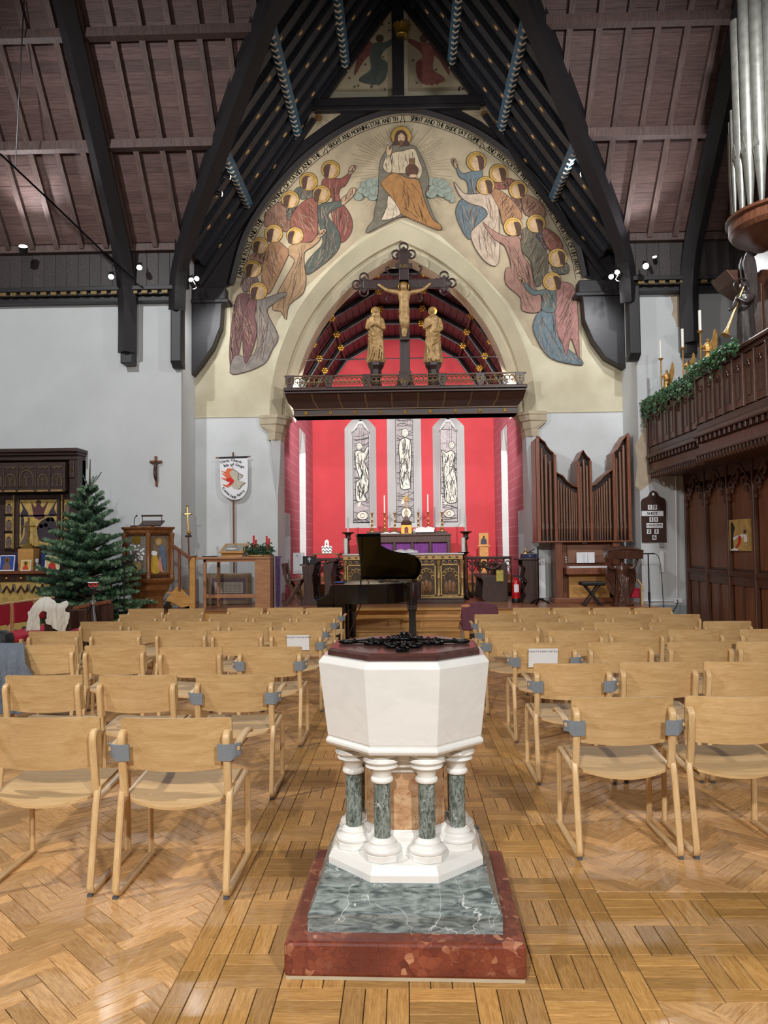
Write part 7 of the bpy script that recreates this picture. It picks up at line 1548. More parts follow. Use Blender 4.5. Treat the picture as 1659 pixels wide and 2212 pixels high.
# ================================================================ table with advent wreath
Yt = 14.05; X3 = lambda px: P(px, 1250, Yt).x; Z3 = lambda py: P(500, py, Yt).z; m_tab = WOOD('table_oak', rgb(150, 102, 68), rgb(184, 134, 94), (1, 5, 5), .4)
t = thing('display_table', 'plain oak table with a solid board leg carrying the advent wreath', 'table', (X3(500), Yt+.3, ZP)); zt_ = Z3(1203)
part(t, 'top', m_tab, MB().box(X3(424), X3(585), Yt-.04, Yt+.65, zt_-.04, zt_), bevel=.006); part(t, 'apron', m_tab, MB().box(X3(440), X3(552), Yt, Yt+.04, zt_-.09, zt_-.04)); part(t, 'apron', m_tab, MB().box(X3(440), X3(552), Yt+.58, Yt+.62, zt_-.09, zt_-.04))
for px_ in (439, 453):
    y = Yt if px_ == 439 else Yt+.55; part(t, 'leg', m_tab, MB().box(X3(px_), X3(px_+6), y, y+.06, ZP, zt_-.04), bevel=.004)
part(t, 'board_leg', m_tab, MB().box(X3(551), X3(584), Yt-.02, Yt+.04, ZP, zt_-.04), bevel=.004); part(t, 'board_leg', m_tab, MB().box(X3(579), X3(584), Yt+.04, Yt+.6, ZP, zt_-.04), bevel=.004); part(t, 'stretcher', m_tab, MB().box(X3(444), X3(552), Yt+.02, Yt+.06, Z3(1292), Z3(1284)), bevel=.004)
zt = zt_
p = P(502, 1200, Yt+.25); t = thing('display_case', 'shallow glass-topped wooden display case on the table', 'case', (p.x, Yt+.25, zt)); a, c = P(474, 1200, Yt+.1).x, P(528, 1200, Yt+.1).x; zf, zk = Z3(1192), P(500, 1174, Yt+.5).z
part(t, 'box', m_oakl, MB().prism([(a+.04, Yt+.08, zt), (a+.04, Yt+.55, zt), (a+.04, Yt+.55, zk-.03), (a+.04, Yt+.08, zf-.03)], (c-a-.08, 0, 0))); q0, q1 = V((0, Yt+.03, zf)), V((0, Yt+.58, zk))
for xs0, xs1 in ((a, a+.05), (c-.05, c)): part(t, 'lid_frame', m_oakl, MB().prism([(xs0, q0.y, q0.z-.025), (xs0, q1.y, q1.z-.025), (xs0, q1.y, q1.z), (xs0, q0.y, q0.z)], (xs1-xs0, 0, 0)))
for f0, f1 in ((0, .1), (.9, 1)): u0, u1 = q0.lerp(q1, f0), q0.lerp(q1, f1); part(t, 'lid_frame', m_oakl, MB().prism([(a+.05, u0.y, u0.z-.025), (a+.05, u1.y, u1.z-.025), (a+.05, u1.y, u1.z), (a+.05, u0.y, u0.z)], (c-a-.1, 0, 0)))
u0, u1 = q0.lerp(q1, .1), q0.lerp(q1, .9); part(t, 'glass', M('case_glass', rgb(150, 146, 134), .1, 0, var=.05), MB().prism([(a+.05, u0.y, u0.z-.014), (a+.05, u1.y, u1.z-.014), (a+.05, u1.y, u1.z-.008), (a+.05, u0.y, u0.z-.008)], (c-a-.1, 0, 0))); u0 = q0.lerp(q1, .3); part(t, 'open_book', m_paper, MB().sph(((a+c)/2-.02, u0.y, u0.z), (.12, .07, .02), 10, 6), smooth=60)
p = P(449, 1201, Yt+.2); t = thing('flat_folder', 'thin black folder lying on the table beside the display case', 'folder', (p.x, Yt+.2, zt)); part(t, 'cover', m_blackp, MB().box(p.x-.08, p.x+.14, Yt+.1, Yt+.35, zt, zt+.02)); part(t, 'sheet', m_paper, MB().box(p.x-.05, p.x+.1, Yt+.12, Yt+.33, zt+.02, zt+.024))
# wreath
wc = V((P(559, 1195, Yt+.12).x, Yt+.2, zt)); wr_ = thing('advent_wreath', 'green advent wreath with four red candles on the table end', 'wreath', wc); lf = MB(); rnd = random.Random(9)
part(wr_, 'tray', m_oakl, MB().lathe([(.2, 0), (.23, .015), (.23, .03), (.2, .03)], wc, 20), smooth=40)
for k in range(620):
    q = rnd.uniform(0, 2*PI); rr2 = .17+rnd.gauss(0, .05); c = wc+V((cos(q)*rr2, sin(q)*rr2*.8, .1+rnd.gauss(0, .055))); 
    if c.z < zt+.01: c.z = zt+.02
    a_ = V((rnd.gauss(0, 1), rnd.gauss(0, 1), rnd.gauss(0, 1))).normalized(); b_ = a_.orthogonal().normalized(); l_ = rnd.uniform(.03, .055); w_ = l_*.3; lf.add([c-a_*l_, c+b_*w_, c+a_*l_, c-b_*w_], [(0, 1, 2, 3)])
part(wr_, 'leaves', M('wreath_green', rgb(58, 84, 58), .45, 0, var=.3, scale=20, rnd=.45), lf, kind='stuff'); rb = M('red_wax', rgb(214, 24, 26), .4, 0, var=.05)
for px_, pyt in ((548, 1157), (550.5, 1166), (576, 1158), (579, 1163)): q = P(px_, pyt, Yt+.15); part(wr_, 'red_candle', rb, MB().cyl((q.x, Yt+.15+(.1 if pyt in (1166, 1163) else 0), zt+.1), (q.x, Yt+.15+(.1 if pyt in (1166, 1163) else 0), q.z), .018, n=10), smooth=40)
# framed memorial board leaning under the table, purple hanging
Ym = YM-.36; a, c = P(446, 1300, Ym).x, P(543, 1300, Ym).x; z0, z1 = ZP+.0, P(500, 1238, Ym).z; t = thing('memorial_board', 'framed roll of names on a pale wooden board leaning on the wall under the table', 'memorial', ((a+c)/2, Ym, ZP)); 
part(t, 'frame', M('weathered_wood', rgb(150, 130, 106), .6, var=.2), MB().box(a, c, Ym, Ym+.04, z0, z1), bevel=.006); part(t, 'mosaic_border', M('purple_mosaic', rgb(116, 92, 104), .6, var=.4, scale=60), MB().box(a+.11, c-.11, Ym-.006, Ym, z0+.08, z1-.1)); part(t, 'name_sheet', M('aged_sheet', rgb(188, 182, 170), .6, var=.08), MB().box(a+.16, c-.16, Ym-.012, Ym-.006, z0+.22, z1-.17)); tl = MB()
for col_ in range(6):
    for r_ in range(14): xx = a+.19+col_*(c-a-.38)/6; tl.box(xx, xx+.07, Ym-.014, Ym-.012, z0+.25+r_*.023, z0+.256+r_*.023)
part(t, 'name_columns', M('faded_ink', rgb(120, 112, 104), .7, var=.1), tl, kind='stuff')
Yh = 14.3; a, c = P(594.5, 1250, Yh).x, P(606, 1250, Yh).x; z1 = P(600, 1203, Yh).z; t = thing('purple_hanging', 'narrow purple patterned cloth draped over a white stand beside the table', 'cloth', ((a+c)/2, Yh, ZP)); part(t, 'stand', m_paper, MB().box(a-.02, c-.02, Yh+.04, Yh+.2, ZP, z1-.01)); cu_m = MB(); 
cu_m.strip([(a+(c-a)*k/12, Yh+.008*sin(k*2.1), ZP+.01+.01*sin(k)) for k in range(13)], [(a+(c-a)*k/12, Yh+.008*sin(k*2.1+.5), z1) for k in range(13)]); cu_m.box(a, c, Yh+.012, Yh+.2, z1-.002, z1+.01); part(t, 'cloth', M('purple_damask', rgb(96, 70, 112), .85, var=.4, scale=34), cu_m, smooth=50)
# ================================================================ red upholstered chairs, pew, coats, tripod on the left
m_ru = M('red_upholstery', rgb(178, 34, 58), .85, 0, var=.1, scale=14, bump=.1, bscale=120)
rc = thing('red_chair', 'x', 'chair', (0, 0, 0), 'red upholstered chairs'); 
part(rc, 'seat_cushion', m_ru, MB().box(-.24, .24, -.24, .22, .38, .47), bevel=.025); part(rc, 'back_cushion', m_ru, MB().box(-.235, .235, .2, .26, .56, .83), bevel=.02); part(rc, 'top_rail', m_bee, MB().box(-.26, .26, .2, .255, .83, .855), bevel=.006); part(rc, 'seat_rail', m_bee, MB().box(-.24, .24, -.25, -.22, .32, .38), bevel=.004)
for sg in (-1, 1): part(rc, 'back_post', m_bee, MB().bar((sg*.25, .2, 0), (sg*.25, .245, .85), .035, .05, (0, 1, 0))); part(rc, 'front_leg', m_bee, MB().box(sg*.25-.02, sg*.25+.02, -.26, -.215, 0, .42), bevel=.004)
d0 = PZ(118, 1289, .85); d1 = PZ(0, 1304, .85); dv = V((d1.x-d0.x, d1.y-d0.y, 0)).normalized(); ang = math.atan2(dv.y, dv.x)
RL = ['red upholstered chair next to the fir tree, mostly behind the white coat', 'red upholstered chair between two others beside the white coat', 'red upholstered chair farther from the fir tree in its row']
for k in range(3):
    c = V((d0.x, d0.y, 0))+dv*(.3+.56*k); r_ = rc if k == 0 else clone(rc, (0, 0, 0)); r_['label'] = RL[k]; az = math.atan2(dv.y, dv.x)+PI; nrm = V((-sin(az), cos(az), 0)); r_.rotation_euler = (0, 0, az); r_.location = c-nrm*.225
# dark pew end with white coat
Yp = 9.9; a, c = P(95, 1360, Yp).x, P(150, 1360, Yp).x; zt_ = P(110, 1307, Yp).z
pw = thing('dark_pew', 'short dark wooden pew end under the white coat', 'pew', ((a+c)/2, Yp+.2, 0)); part(pw, 'end_panel', m_oakd, MB().box(a, c, Yp, Yp+.06, 0, zt_), bevel=.01); part(pw, 'seat', m_oakd, MB().box(a, c, Yp+.06, Yp+.5, .4, .45)); part(pw, 'far_end', m_oakd, MB().box(a, c, Yp+.5, Yp+.56, 0, zt_-.1), bevel=.01); part(pw, 'red_pad', m_ru, MB().box(c-.1, c+.06, Yp+.1, Yp+.5, .45, .5), bevel=.02)
def cloth(nm, lab, outline, Y, mat, bul, seed, top, extra=()):
    """a garment hung over something: fluted front sheet with thickness, from a pixel outline"""
    rnd = random.Random(seed); xs = [q[0] for q in outline]; ys = [q[1] for q in outline]; x0, x1, y0, y1 = min(xs), max(xs), min(ys), max(ys); nx, ny_ = 44, 40; b = MB(); idx = {}
    for j in range(ny_+1):
        for i in range(nx+1):
            px, py = x0+(x1-x0)*i/nx, y0+(y1-y0)*j/ny_
            if not inside((px, py), outline): continue
            v = (py-y0)/(y1-y0); d = bul*(sin(px*.21+seed+3*v)+.6*sin(px*.47+1.7*seed-4*v)+.4*sin(px*.9+py*.3))*(.3+.7*v)+top*(max(0, 1-v*3.2))**2
            q = P(px, py, Y); idx[(i, j)] = len(b.v); b.v.append((q.x, Y-.03+d, q.z))
    for (i, j) in list(idx):
        k = [(i, j), (i+1, j), (i+1, j+1), (i, j+1)]
        if all(q in idx for q in k): b.f.append(tuple(idx[q] for q in k))
        elif sum(q in idx for q in k) == 3: b.f.append(tuple(idx[q] for q in k if q in idx))
    o = solo(nm, b, mat, lab, 'coat', smooth=80); so = o.modifiers.new('thick', 'SOLIDIFY'); so.thickness = .015; sb = o.modifiers.new('sub', 'SUBSURF'); sb.levels = 1; sb.render_levels = 1; return o
m_wc = M('white_cotton', rgb(226, 220, 208), .85, var=.05, scale=10, bump=.15, bscale=60); m_gc = M('grey_wool', rgb(104, 112, 124), .95, var=.1, scale=40, bump=.2, bscale=200)
cloth('white_coat', 'crumpled white coat thrown over the dark pew end', [(62, 1323), (70, 1312), (82, 1292), (98, 1289), (112, 1295), (125, 1304), (135, 1300), (142, 1296), (149, 1302), (150, 1310), (144, 1314), (146, 1322), (155, 1320), (152, 1345), (147, 1357), (142, 1372), (126, 1362), (112, 1352), (100, 1347), (103, 1330), (104, 1320), (92, 1321), (88, 1330), (92, 1362), (58, 1364), (64, 1330)], Yp-.03, m_wc, .022, 1, .12)
k = CH[('pulpit', 2, 3)]; Yk = k.location.y
cloth('grey_coat', 'grey wool coat hung over the back of a chair next to the black bag', [(-40, 1395), (-5, 1390), (15, 1388), (30, 1392), (45, 1390), (52, 1400), (60, 1425), (72, 1450), (80, 1470), (78, 1500), (60, 1540), (20, 1545), (-40, 1545)], Yk-.03, m_gc, .016, 4, .1)
c = P(2, 1375, Yk+.32); t = thing('black_bag', 'black padded bag resting on the chair seat beside the grey coat', 'bag', (c.x-.05, Yk+.32, .45)); part(t, 'body', M('black_nylon', rgb(24, 26, 32), .7, var=.15), MB().cbox((c.x-.08, Yk+.32, .65), (.36, .2, .42)), bevel=.07); part(t, 'zip', M('zip_grey', rgb(70, 74, 80), .5, var=.1), MB().tube(catmull([(c.x+.07, Yk+.215, .5), (c.x+.075, Yk+.215, .7), (c.x+.03, Yk+.215, .82), (c.x-.1, Yk+.215, .84)], 4), .005, 5))
# dark low screen behind the tripod
Yd = 11.3; a, c = P(158, 1330, Yd).x, P(238, 1330, Yd).x; z0, z1 = P(148, 1311, Yd).z, P(238, 1296, Yd).z; t = thing('low_wooden_screen', 'dark panelled low wooden screen between the tripod and the fir tree', 'screen', ((a+c)/2, Yd, 0)); part(t, 'panel', m_oakd, MB().prism([(a, Yd, 0), (c, Yd, 0), (c, Yd, z1-.04), (a, Yd, z0-.04)], (0, .05, 0))); part(t, 'top_rail', m_oakm, MB().bar((a, Yd+.025, z0-.02), (c, Yd+.025, z1-.02), .09, .05), bevel=.006)
for k in range(4): x = a+(c-a)*k/3; part(t, 'stile', m_oakd, MB().box(x-.03, x+.03, Yd-.015, Yd+.06, 0, z0+(z1-z0)*k/3-.05), bevel=.004)
Yr = 10.9; c = P(201, 1290, Yr); t = thing('camera_tripod', 'black and silver camera tripod with a red phone clamp', 'tripod', (c.x, Yr, 0)); tp_ = P(198, 1300, Yr)
for q, mt_ in ((3.6, m_blackp), (5.3, m_chrome), (1.4, m_blackp)): part(t, 'leg', mt_, MB().tube([(c.x, Yr, c.z-.08), (c.x+.22*cos(q), Yr+.22*sin(q), .4), (c.x+.36*cos(q), Yr+.36*sin(q), 0)], [.018, .016, .011], 8))
part(t, 'centre_column', m_chrome, MB().cyl((c.x, Yr, .45), (c.x, Yr, c.z+.05), .014, n=8)); part(t, 'collar', m_chrome, MB().lathe([(.05, c.z-.1), (.05, c.z-.06), (.03, c.z-.04)], (c.x, Yr, 0), 12)); part(t, 'head', m_blackp, MB().cbox((c.x, Yr, c.z+.08), (.09, .08, .09)).cyl((c.x+.03, Yr, c.z+.1), (c.x+.12, Yr, c.z+.09), .02, n=8), bevel=.008)
part(t, 'clamp_bar', m_paper, MB().box(c.x-.07, c.x+.07, Yr-.02, Yr+.02, c.z+.2, c.z+.215)); cm = M('clamp_red', rgb(190, 50, 50), .4, var=.1)
for sg in (-1, 1): part(t, 'clamp', cm, MB().ring((c.x+sg*.035, Yr, c.z+.17), .025, .012, 12, 6, 'y'), smooth=60)
c = P(268, 1330, 12.0); t = thing('pulpit_microphone_stand', 'thin black microphone stand with boom in front of the pulpit', 'microphone stand', (c.x, 12.0, 0)); zt_ = P(268, 1217, 12.0).z
part(t, 'base', m_blackp, MB().lathe([(.12, 0), (.12, .015), (.02, .03)], (c.x, 12, 0), 16)); part(t, 'pole', m_blackp, MB().cyl((c.x, 12, 0), (c.x, 12, zt_), .011, n=8)); part(t, 'boom', m_blackp, MB().cyl((c.x-.05, 12, zt_+.02), (P(290, 1221, 12).x, 12, zt_-.05), .009, n=8)); part(t, 'microphone', m_blackp, MB().cyl((P(290, 1221, 12).x, 12, zt_-.05), (P(296, 1224, 12).x, 12, zt_-.08), .016, n=8)); part(t, 'clip', m_blackp, MB().sph((c.x, 12, zt_+.02), .03, 8, 6))
# ================================================================ chamber organ on the right
YO = 14.8; DO = .55; X4 = lambda px: P(px, 1060, YO).x; Z4 = lambda py: P(1262, py, YO).z; m_org = WOOD('organ_mahogany', rgb(112, 62, 42), rgb(150, 92, 64), (7, 7, .7), .35); m_pipe = WOOD('bronzed_pipe', rgb(108, 74, 58), rgb(146, 108, 88), (6, 6, .5), .32)
og = thing('chamber_organ', 'brown cased chamber organ with stepped pipe towers and keyboard', 'organ', (X4(1262), YO+.3, ZP))
top = [(1160, 946), (1167, 943), (1172, 949), (1180, 955), (1184, 964), (1190, 972), (1198, 979), (1199, 1014), (1205, 1022), (1217, 1028), (1226, 1040), (1238, 1049), (1249, 1053), (1250, 994), (1255, 986), (1258, 979), (1262, 973), (1266, 980), (1270, 986), (1277, 993), (1278, 1051), (1288, 1047), (1298, 1038), (1305, 1030), (1313, 1024), (1320, 1019), (1327, 1013), (1328, 979), (1337, 972), (1342, 964), (1346, 955), (1352, 948), (1358, 939), (1361, 939)]
tp_ = [(X4(a), Z4(b)) for a, b in top]; zbo = Z4(1168)
part(og, 'back_board', m_oakd, MB().prism([(x, YO+.22, z) for x, z in tp_]+[(tp_[-1][0], YO+.22, zbo), (tp_[0][0], YO+.22, zbo)], (0, .02, 0)))
part(og, 'case_top', m_org, MB().strip([(x, YO+.01, z+.012) for x, z in tp_], [(x, YO+DO, z+.012) for x, z in tp_]))
part(og, 'case_lining', m_org, MB().strip([(x, YO, z) for x, z in tp_], [(x, YO+DO, z) for x, z in tp_]).strip([(x, YO, z) for x, z in tp_], [(x, YO+.01, z+.02) for x, z in tp_]))
for px0, px1, py in ((1159, 1167, 945), (1197, 1203, 981), (1248, 1253, 996), (1274, 1279, 996), (1324, 1330, 981), (1356, 1362, 941)):
    part(og, 'post', m_org, MB().box(X4(px0), X4(px1), YO-.02, YO+.05, zbo, Z4(py)), bevel=.006)
for px_, py in ((1159, 946), (1361, 940)): part(og, 'side_panel', m_org, MB().box(X4(px_), X4(px_)+.02, YO, YO+DO, zbo, Z4(py)))
for px_ in (1249, 1330): part(og, 'tower_cheek', m_org, MB().box(X4(px_)-.02, X4(px_), YO, YO+DO, Z4(1052 if px_ == 1249 else 1015), Z4(996 if px_ == 1249 else 980)))
part(og, 'sill', m_org, MB().box(X4(1159)-.02, X4(1364), YO-.05, YO+DO, zbo-.03, zbo), bevel=.008)
PI_ = [(1173, 966, 3.4), (1182, 980, 3.2), (1191, 994, 3.1), (1208, 1035, 2.4), (1214, 1042, 2.3), (1220, 1047, 2.2), (1226, 1052, 2.1), (1232, 1056, 2.0), (1237, 1059, 1.9), (1241.5, 1062, 1.8), (1246, 1064, 1.8), (1257, 1007, 2.9), (1264, 992, 3.1), (1271, 1005, 2.9), (1283, 1062, 1.8), (1287.5, 1060, 1.8), (1292, 1057, 1.9), (1297, 1054, 2.0), (1302, 1050, 2.1), (1307.5, 1045, 2.2), (1313, 1040, 2.3), (1319.5, 1033, 2.4), (1335, 990, 3.0), (1343, 976, 3.2), (1351, 962, 3.4)]
zm0, zm1 = Z4(1141), Z4(1129)
for px_, pyt, r in PI_:
    x = X4(px_); r *= YO/FPX*.98; pp = part(og, 'pipe', m_pipe, MB().lathe([(r*.35, zbo), (r*.95, zm0-.02), (r, zm0)], (x, YO+.08, 0), 10).lathe([(r, zm1), (r, Z4(pyt)), (r*.85, Z4(pyt)), (r*.85, Z4(pyt)-.05)], (x, YO+.08, 0), 10), smooth=40)
    part(pp, 'mouth', m_pipe, MB().box(x-r*.85, x+r*.85, YO+.08-r*.95, YO+.08, zm0, zm0+.022)); part(pp, 'mouth_flat', m_pipe, MB().box(x-r*.8, x+r*.8, YO+.08-r*.6, YO+.08, zm0+.02, zm1))
# console
zk = Z4(1222); xc0, xc1 = X4(1197), X4(1337)
part(og, 'console_side', m_oakm, MB().box(xc0, X4(1213), YO+.0, YO+.5, ZP, zbo-.03), bevel=.008); part(og, 'console_side', m_oakm, MB().box(X4(1321), xc1, YO, YO+.5, ZP, zbo-.03), bevel=.008); part(og, 'console_back', m_org, MB().box(X4(1213), X4(1321), YO+.2, YO+.5, ZP, zbo-.03)); part(og, 'base_plinth', m_org, MB().box(xc0-.04, xc1+.04, YO-.05, YO+.5, ZP, ZP+.09), bevel=.01)
part(og, 'knee_panel', m_oakl, MB().box(X4(1226), X4(1314), YO+.04, YO+.2, ZP+.09, Z4(1241)), bevel=.004); part(og, 'key_slip', m_org, MB().box(X4(1216), X4(1322), YO-.2, YO+.2, Z4(1240), Z4(1226)), bevel=.008); part(og, 'music_desk', M('figured_walnut', rgb(146, 104, 82), .35, var=.25, scale=4), MB().box(X4(1226), X4(1307), YO+.14, YO+.16, Z4(1216), Z4(1177)), bevel=.004)
part(og, 'plate', m_chrome, MB().box(X4(1260), X4(1271), YO+.19, YO+.2, Z4(1175), Z4(1171)))
for k in range(30): w_ = (X4(1310)-X4(1222))/30; part(og, 'white_key', m_paper, MB().box(X4(1222)+k*w_+.001, X4(1222)+(k+1)*w_-.001, YO-.17, YO+.05, Z4(1226), Z4(1223)))
for k in range(3): part(og, 'stop_knob', m_paper, MB().cyl((X4(1222.5), YO+.12, Z4(1204+5*k)), (X4(1222.5), YO+.2, Z4(1204+5*k)), .014, n=10))
t = thing('sheet_music', 'open white sheet music on the organ music desk', 'sheet music', (X4(1263), YO+.1, Z4(1217))); 
for a, c, d in ((1244, 1258, .05), (1256, 1271, .0), (1269, 1283, .06)): part(t, 'page', m_paper, MB().box(X4(a), X4(c), YO+.12-d, YO+.124-d, Z4(1216), Z4(1193)))
# stool
Ys = 14.0; c = P(1283, 1300, Ys); t = thing('organ_stool', 'black folding keyboard stool with crossed legs before the organ', 'stool', (c.x, Ys+.15, ZP)); zs = P(1283, 1257, Ys).z; hw = (P(1308, 1260, Ys).x-P(1257, 1260, Ys).x)/2
part(t, 'seat', m_blackp, MB().box(c.x-hw, c.x+hw, Ys-.02, Ys+.3, zs-.07, zs), bevel=.02)
for y in (Ys+.04, Ys+.24): part(t, 'leg', m_blackp, MB().bar((c.x-hw*.7, y, ZP+.01), (c.x+hw*.6, y, zs-.06), .025, .03, (0, 1, 0))); part(t, 'leg', m_blackp, MB().bar((c.x+hw*.7, y+.03, ZP+.01), (c.x-hw*.6, y+.03, zs-.06), .025, .03, (0, 1, 0)))
for sg in (-1, 1): part(t, 'foot', m_blackp, MB().cyl((c.x+sg*hw*.7, Ys-.02, ZP+.016), (c.x+sg*hw*.7, Ys+.32, ZP+.016), .016, n=8))
# angel lectern
Yg = 13.95; c = P(1345, 1300, Yg); zb_ = ZP; zt_ = P(1345, 1188, Yg).z; h = (P(1345, 1193, Yg).z-zb_)*1.0; t = thing('angel_lectern', 'dark carved angel lectern holding up a curved reading desk', 'lectern', (c.x, Yg, ZP)); m_ang = WOOD('lectern_wood', rgb(58, 34, 26), rgb(92, 58, 44), (4, 4, 1), .28, coat=.3)
hs = h*1.0
STDs = hs*.93
statue(t, 'angel', m_ang, (c.x, Yg, ZP), STDs, [[(-.12, 0, .78), (-.22, -.02, .76), (-.3, -.04, .93), (-.31, -.05, 1.02)], [(.12, 0, .78), (.22, -.02, .76), (.3, -.04, .93), (.31, -.05, 1.02)]], lambda b: [b.sph((c.x, Yg+.02, ZP+.94*STDs), (.068*STDs, .06*STDs, .06*STDs), 10, 8)]+[b.tube(catmull([(c.x+(-.1+.04*k)*STDs, Yg-.1*STDs, ZP+.6*STDs), (c.x+(-.06+.03*k)*STDs, Yg-.125*STDs, ZP+.35*STDs), (c.x+(-.1+.04*k)*STDs, Yg-.14*STDs, ZP+.03)], 4), .014*STDs, 6) for k in range(6)], .012, 1.05)
for sg in (-1, 1):
    wg = [(c.x+sg*x_*STDs, z_*STDs+ZP) for x_, z_ in ((.06, .78), (.16, .84), (.26, .8), (.31, .66), (.3, .48), (.24, .32), (.16, .2), (.12, .3), (.1, .5))]; part(t, 'wing', m_ang, MB().prism([(x_, Yg+.06, z_) for x_, z_ in sm(wg, 3)], (0, .05, 0)), bevel=.01); 
    for k in range(5): part(t, 'feather', m_ang, MB().tube(catmull([(c.x+sg*(.12+.03*k)*STDs, Yg+.05, ZP+.78*STDs), (c.x+sg*(.15+.033*k)*STDs, Yg+.04, ZP+.58*STDs), (c.x+sg*(.13+.026*k)*STDs, Yg+.05, ZP+(.28+.06*k)*STDs)], 4), .016, 6), smooth=60)
dk = [(P(1308+77*k/10, 1188, Yg).x, .035*(1-(k/5-1)**2)) for k in range(11)]
b = MB(); b.loft([[(x_, Yg-.12, zt_-.16), (x_, Yg-.14, zt_+dz_-.02), (x_, Yg+.2, zt_+dz_+.04), (x_, Yg+.18, zt_-.1)] for x_, dz_ in dk]); part(t, 'desk', m_ang, b, bevel=.008); part(t, 'desk_edge', m_ang, MB().tube([(x_, Yg-.145, zt_+dz_-.015) for x_, dz_ in dk], .012, 6))
part(t, 'base', m_ang, MB().lathe([(.2, 0), (.2, .04), (.17, .06)], (c.x, Yg, ZP), 12))
# mic stand, hymn board, conduit
c = P(1403, 1310, 13.5); c = V((c.x, 13.5, 0)); t = thing('lectern_microphone_stand', 'black microphone stand with horizontal boom beside the angel lectern', 'microphone stand', c); zt_ = P(1403, 1196, 13.5).z
part(t, 'pole', m_blackp, MB().cyl(c, (c.x, c.y, zt_), .011, n=8).cyl(c+V((0, 0, .57)), c+V((0, 0, .72)), .02, n=8)); part(t, 'base', m_blackp, MB().lathe([(.13, 0), (.13, .015), (.03, .03)], c, 18)); part(t, 'boom', m_blackp, MB().cyl((P(1388, 1195, 13.5).x, 13.48, zt_), (P(1415, 1197, 13.5).x, 13.52, zt_), .01, n=8)); part(t, 'cable', m_blackp, MB().tube(catmull([(P(1415, 1197, 13.5).x, 13.52, zt_), (c.x+.2, 13.53, zt_-.1), (c.x+.24, 13.55, zt_-.5), (c.x+.27, 13.57, .02)], 5), .006, 5))
Yw = YT-.035; hb = thing('hymn_board', 'dark wooden hymn board with white number cards hung on the wall', 'hymn board', P(1412, 1115, Yw)); W_ = lambda a, b_, d=0: P(1360+a/5.5284, 960+b_/5.53, Yw)+V((0, -d, 0))
ol = [(150, 1170), (445, 1170), (437, 690), (420, 650), (350, 615), (325, 570), (285, 548), (245, 570), (225, 615), (150, 655), (137, 690)]
part(hb, 'board', m_oakd, MB().prism([W_(*q) for q in ol], (0, .03, 0)), bevel=.006); part(hb, 'hanging_hole', m_paper, MB().prism([W_(*q, .002) for q in ((283, 572), (302, 595), (281, 617), (262, 593))], (0, .004, 0)))
for s_, (x0, x1, y0, y1) in (('1', (218, 266, 722, 780)), ('0', (276, 327, 722, 780)), ('SHEET', (143, 403, 795, 855)), ('1', (237, 283, 868, 925)), ('1', (291, 340, 868, 925)), ('COLLECTION', (201, 396, 940, 997)), ('2', (206, 258, 1012, 1070)), ('1', (295, 347, 1012, 1070)), ('6', (271, 321, 1083, 1140))):
    k = part(hb, 'number_card', m_paper, MB().prism([W_(x0, y1, .003), W_(x1, y1, .003), W_(x1, y0, .003), W_(x0, y0, .003)], (0, .002, 0))); o_ = W_((x0+x1)/2, y1-(12 if len(s_) == 1 else (16 if s_ == 'SHEET' else 21)), .005); sz = .092 if len(s_) == 1 else (.068 if s_ == 'SHEET' else .05); wd = {1: 1.05, 5: 1.1, 10: .9}[len(s_)]
    part(k, 'number', m_ink, text(MB(), s_, o_, (1, 0, .004), (0, 0, 1), sz, wd, bold=.03))
t = thing('wall_conduit', 'white cable conduit with switch box and socket on the plaster wall', 'conduit', P(1445, 1200, Yw)); cg = M('grey_box', rgb(150, 152, 154), .5, var=.05)
part(t, 'pipe', m_paper, MB().cyl(P(1460, 1025, Yw), P(1462, 1290, Yw), .014, n=8)); part(t, 'switch_box', cg, MB().cbox(P(1429.5, 1178, Yw), (.085, .04, .085)), bevel=.006); part(t, 'thermometer', m_paper, MB().cbox(P(1429.5, 1214, Yw), (.075, .03, .39)), bevel=.006); part(t, 'socket', m_paper, MB().cbox(P(1465, 1297, Yw), (.15, .04, .09)), bevel=.008); part(t, 'cable', m_blackp, MB().tube(catmull([P(1461, 1295, Yw)+V((0, -.03, 0)), P(1462, 1302, Yw)+V((0, -.05, 0)), P(1456, 1318, Yw-.1), P(1446, 1330, Yw-.2)], 4), .007, 5)); part(t, 'rail', m_paper, MB().box(P(1385, 1297, Yw).x, P(1455, 1297, Yw).x, Yw, YT, P(1420, 1299, Yw).z, P(1420, 1296, Yw).z))
p = P(1376, 1300, 14.2); t = thing('red_stool', 'small red and pale wood folding chair behind the angel lectern', 'chair', (p.x, 14.25, ZP)); part(t, 'seat', m_ru, MB().box(p.x-.12, p.x+.05, 14.15, 14.4, ZP+.12, ZP+.3), bevel=.02); part(t, 'side_frame', m_bee, MB().bar((p.x+.02, 14.2, ZP+.45), (p.x+.12, 14.2, ZP+.3), .03, .05, (0, 1, 0)).box(p.x+.07, p.x+.11, 14.18, 14.22, ZP, ZP+.32))
# bare plaster patches
for pts, par in (([(1371, 962), (1377, 1000), (1372, 1050), (1384, 1060), (1409, 1040), (1405, 960), (1398, 905), (1390, 900), (1388, 930), (1380, 950)], wall_r), ([(1448, 640), (1471, 634), (1471, 706), (1462, 707), (1458, 690), (1451, 680), (1455, 662)], wall_r)): part(par, 'bare_plaster', m_bare, MB().prism(W3(pts, YT-.003), (0, .002, 0)))
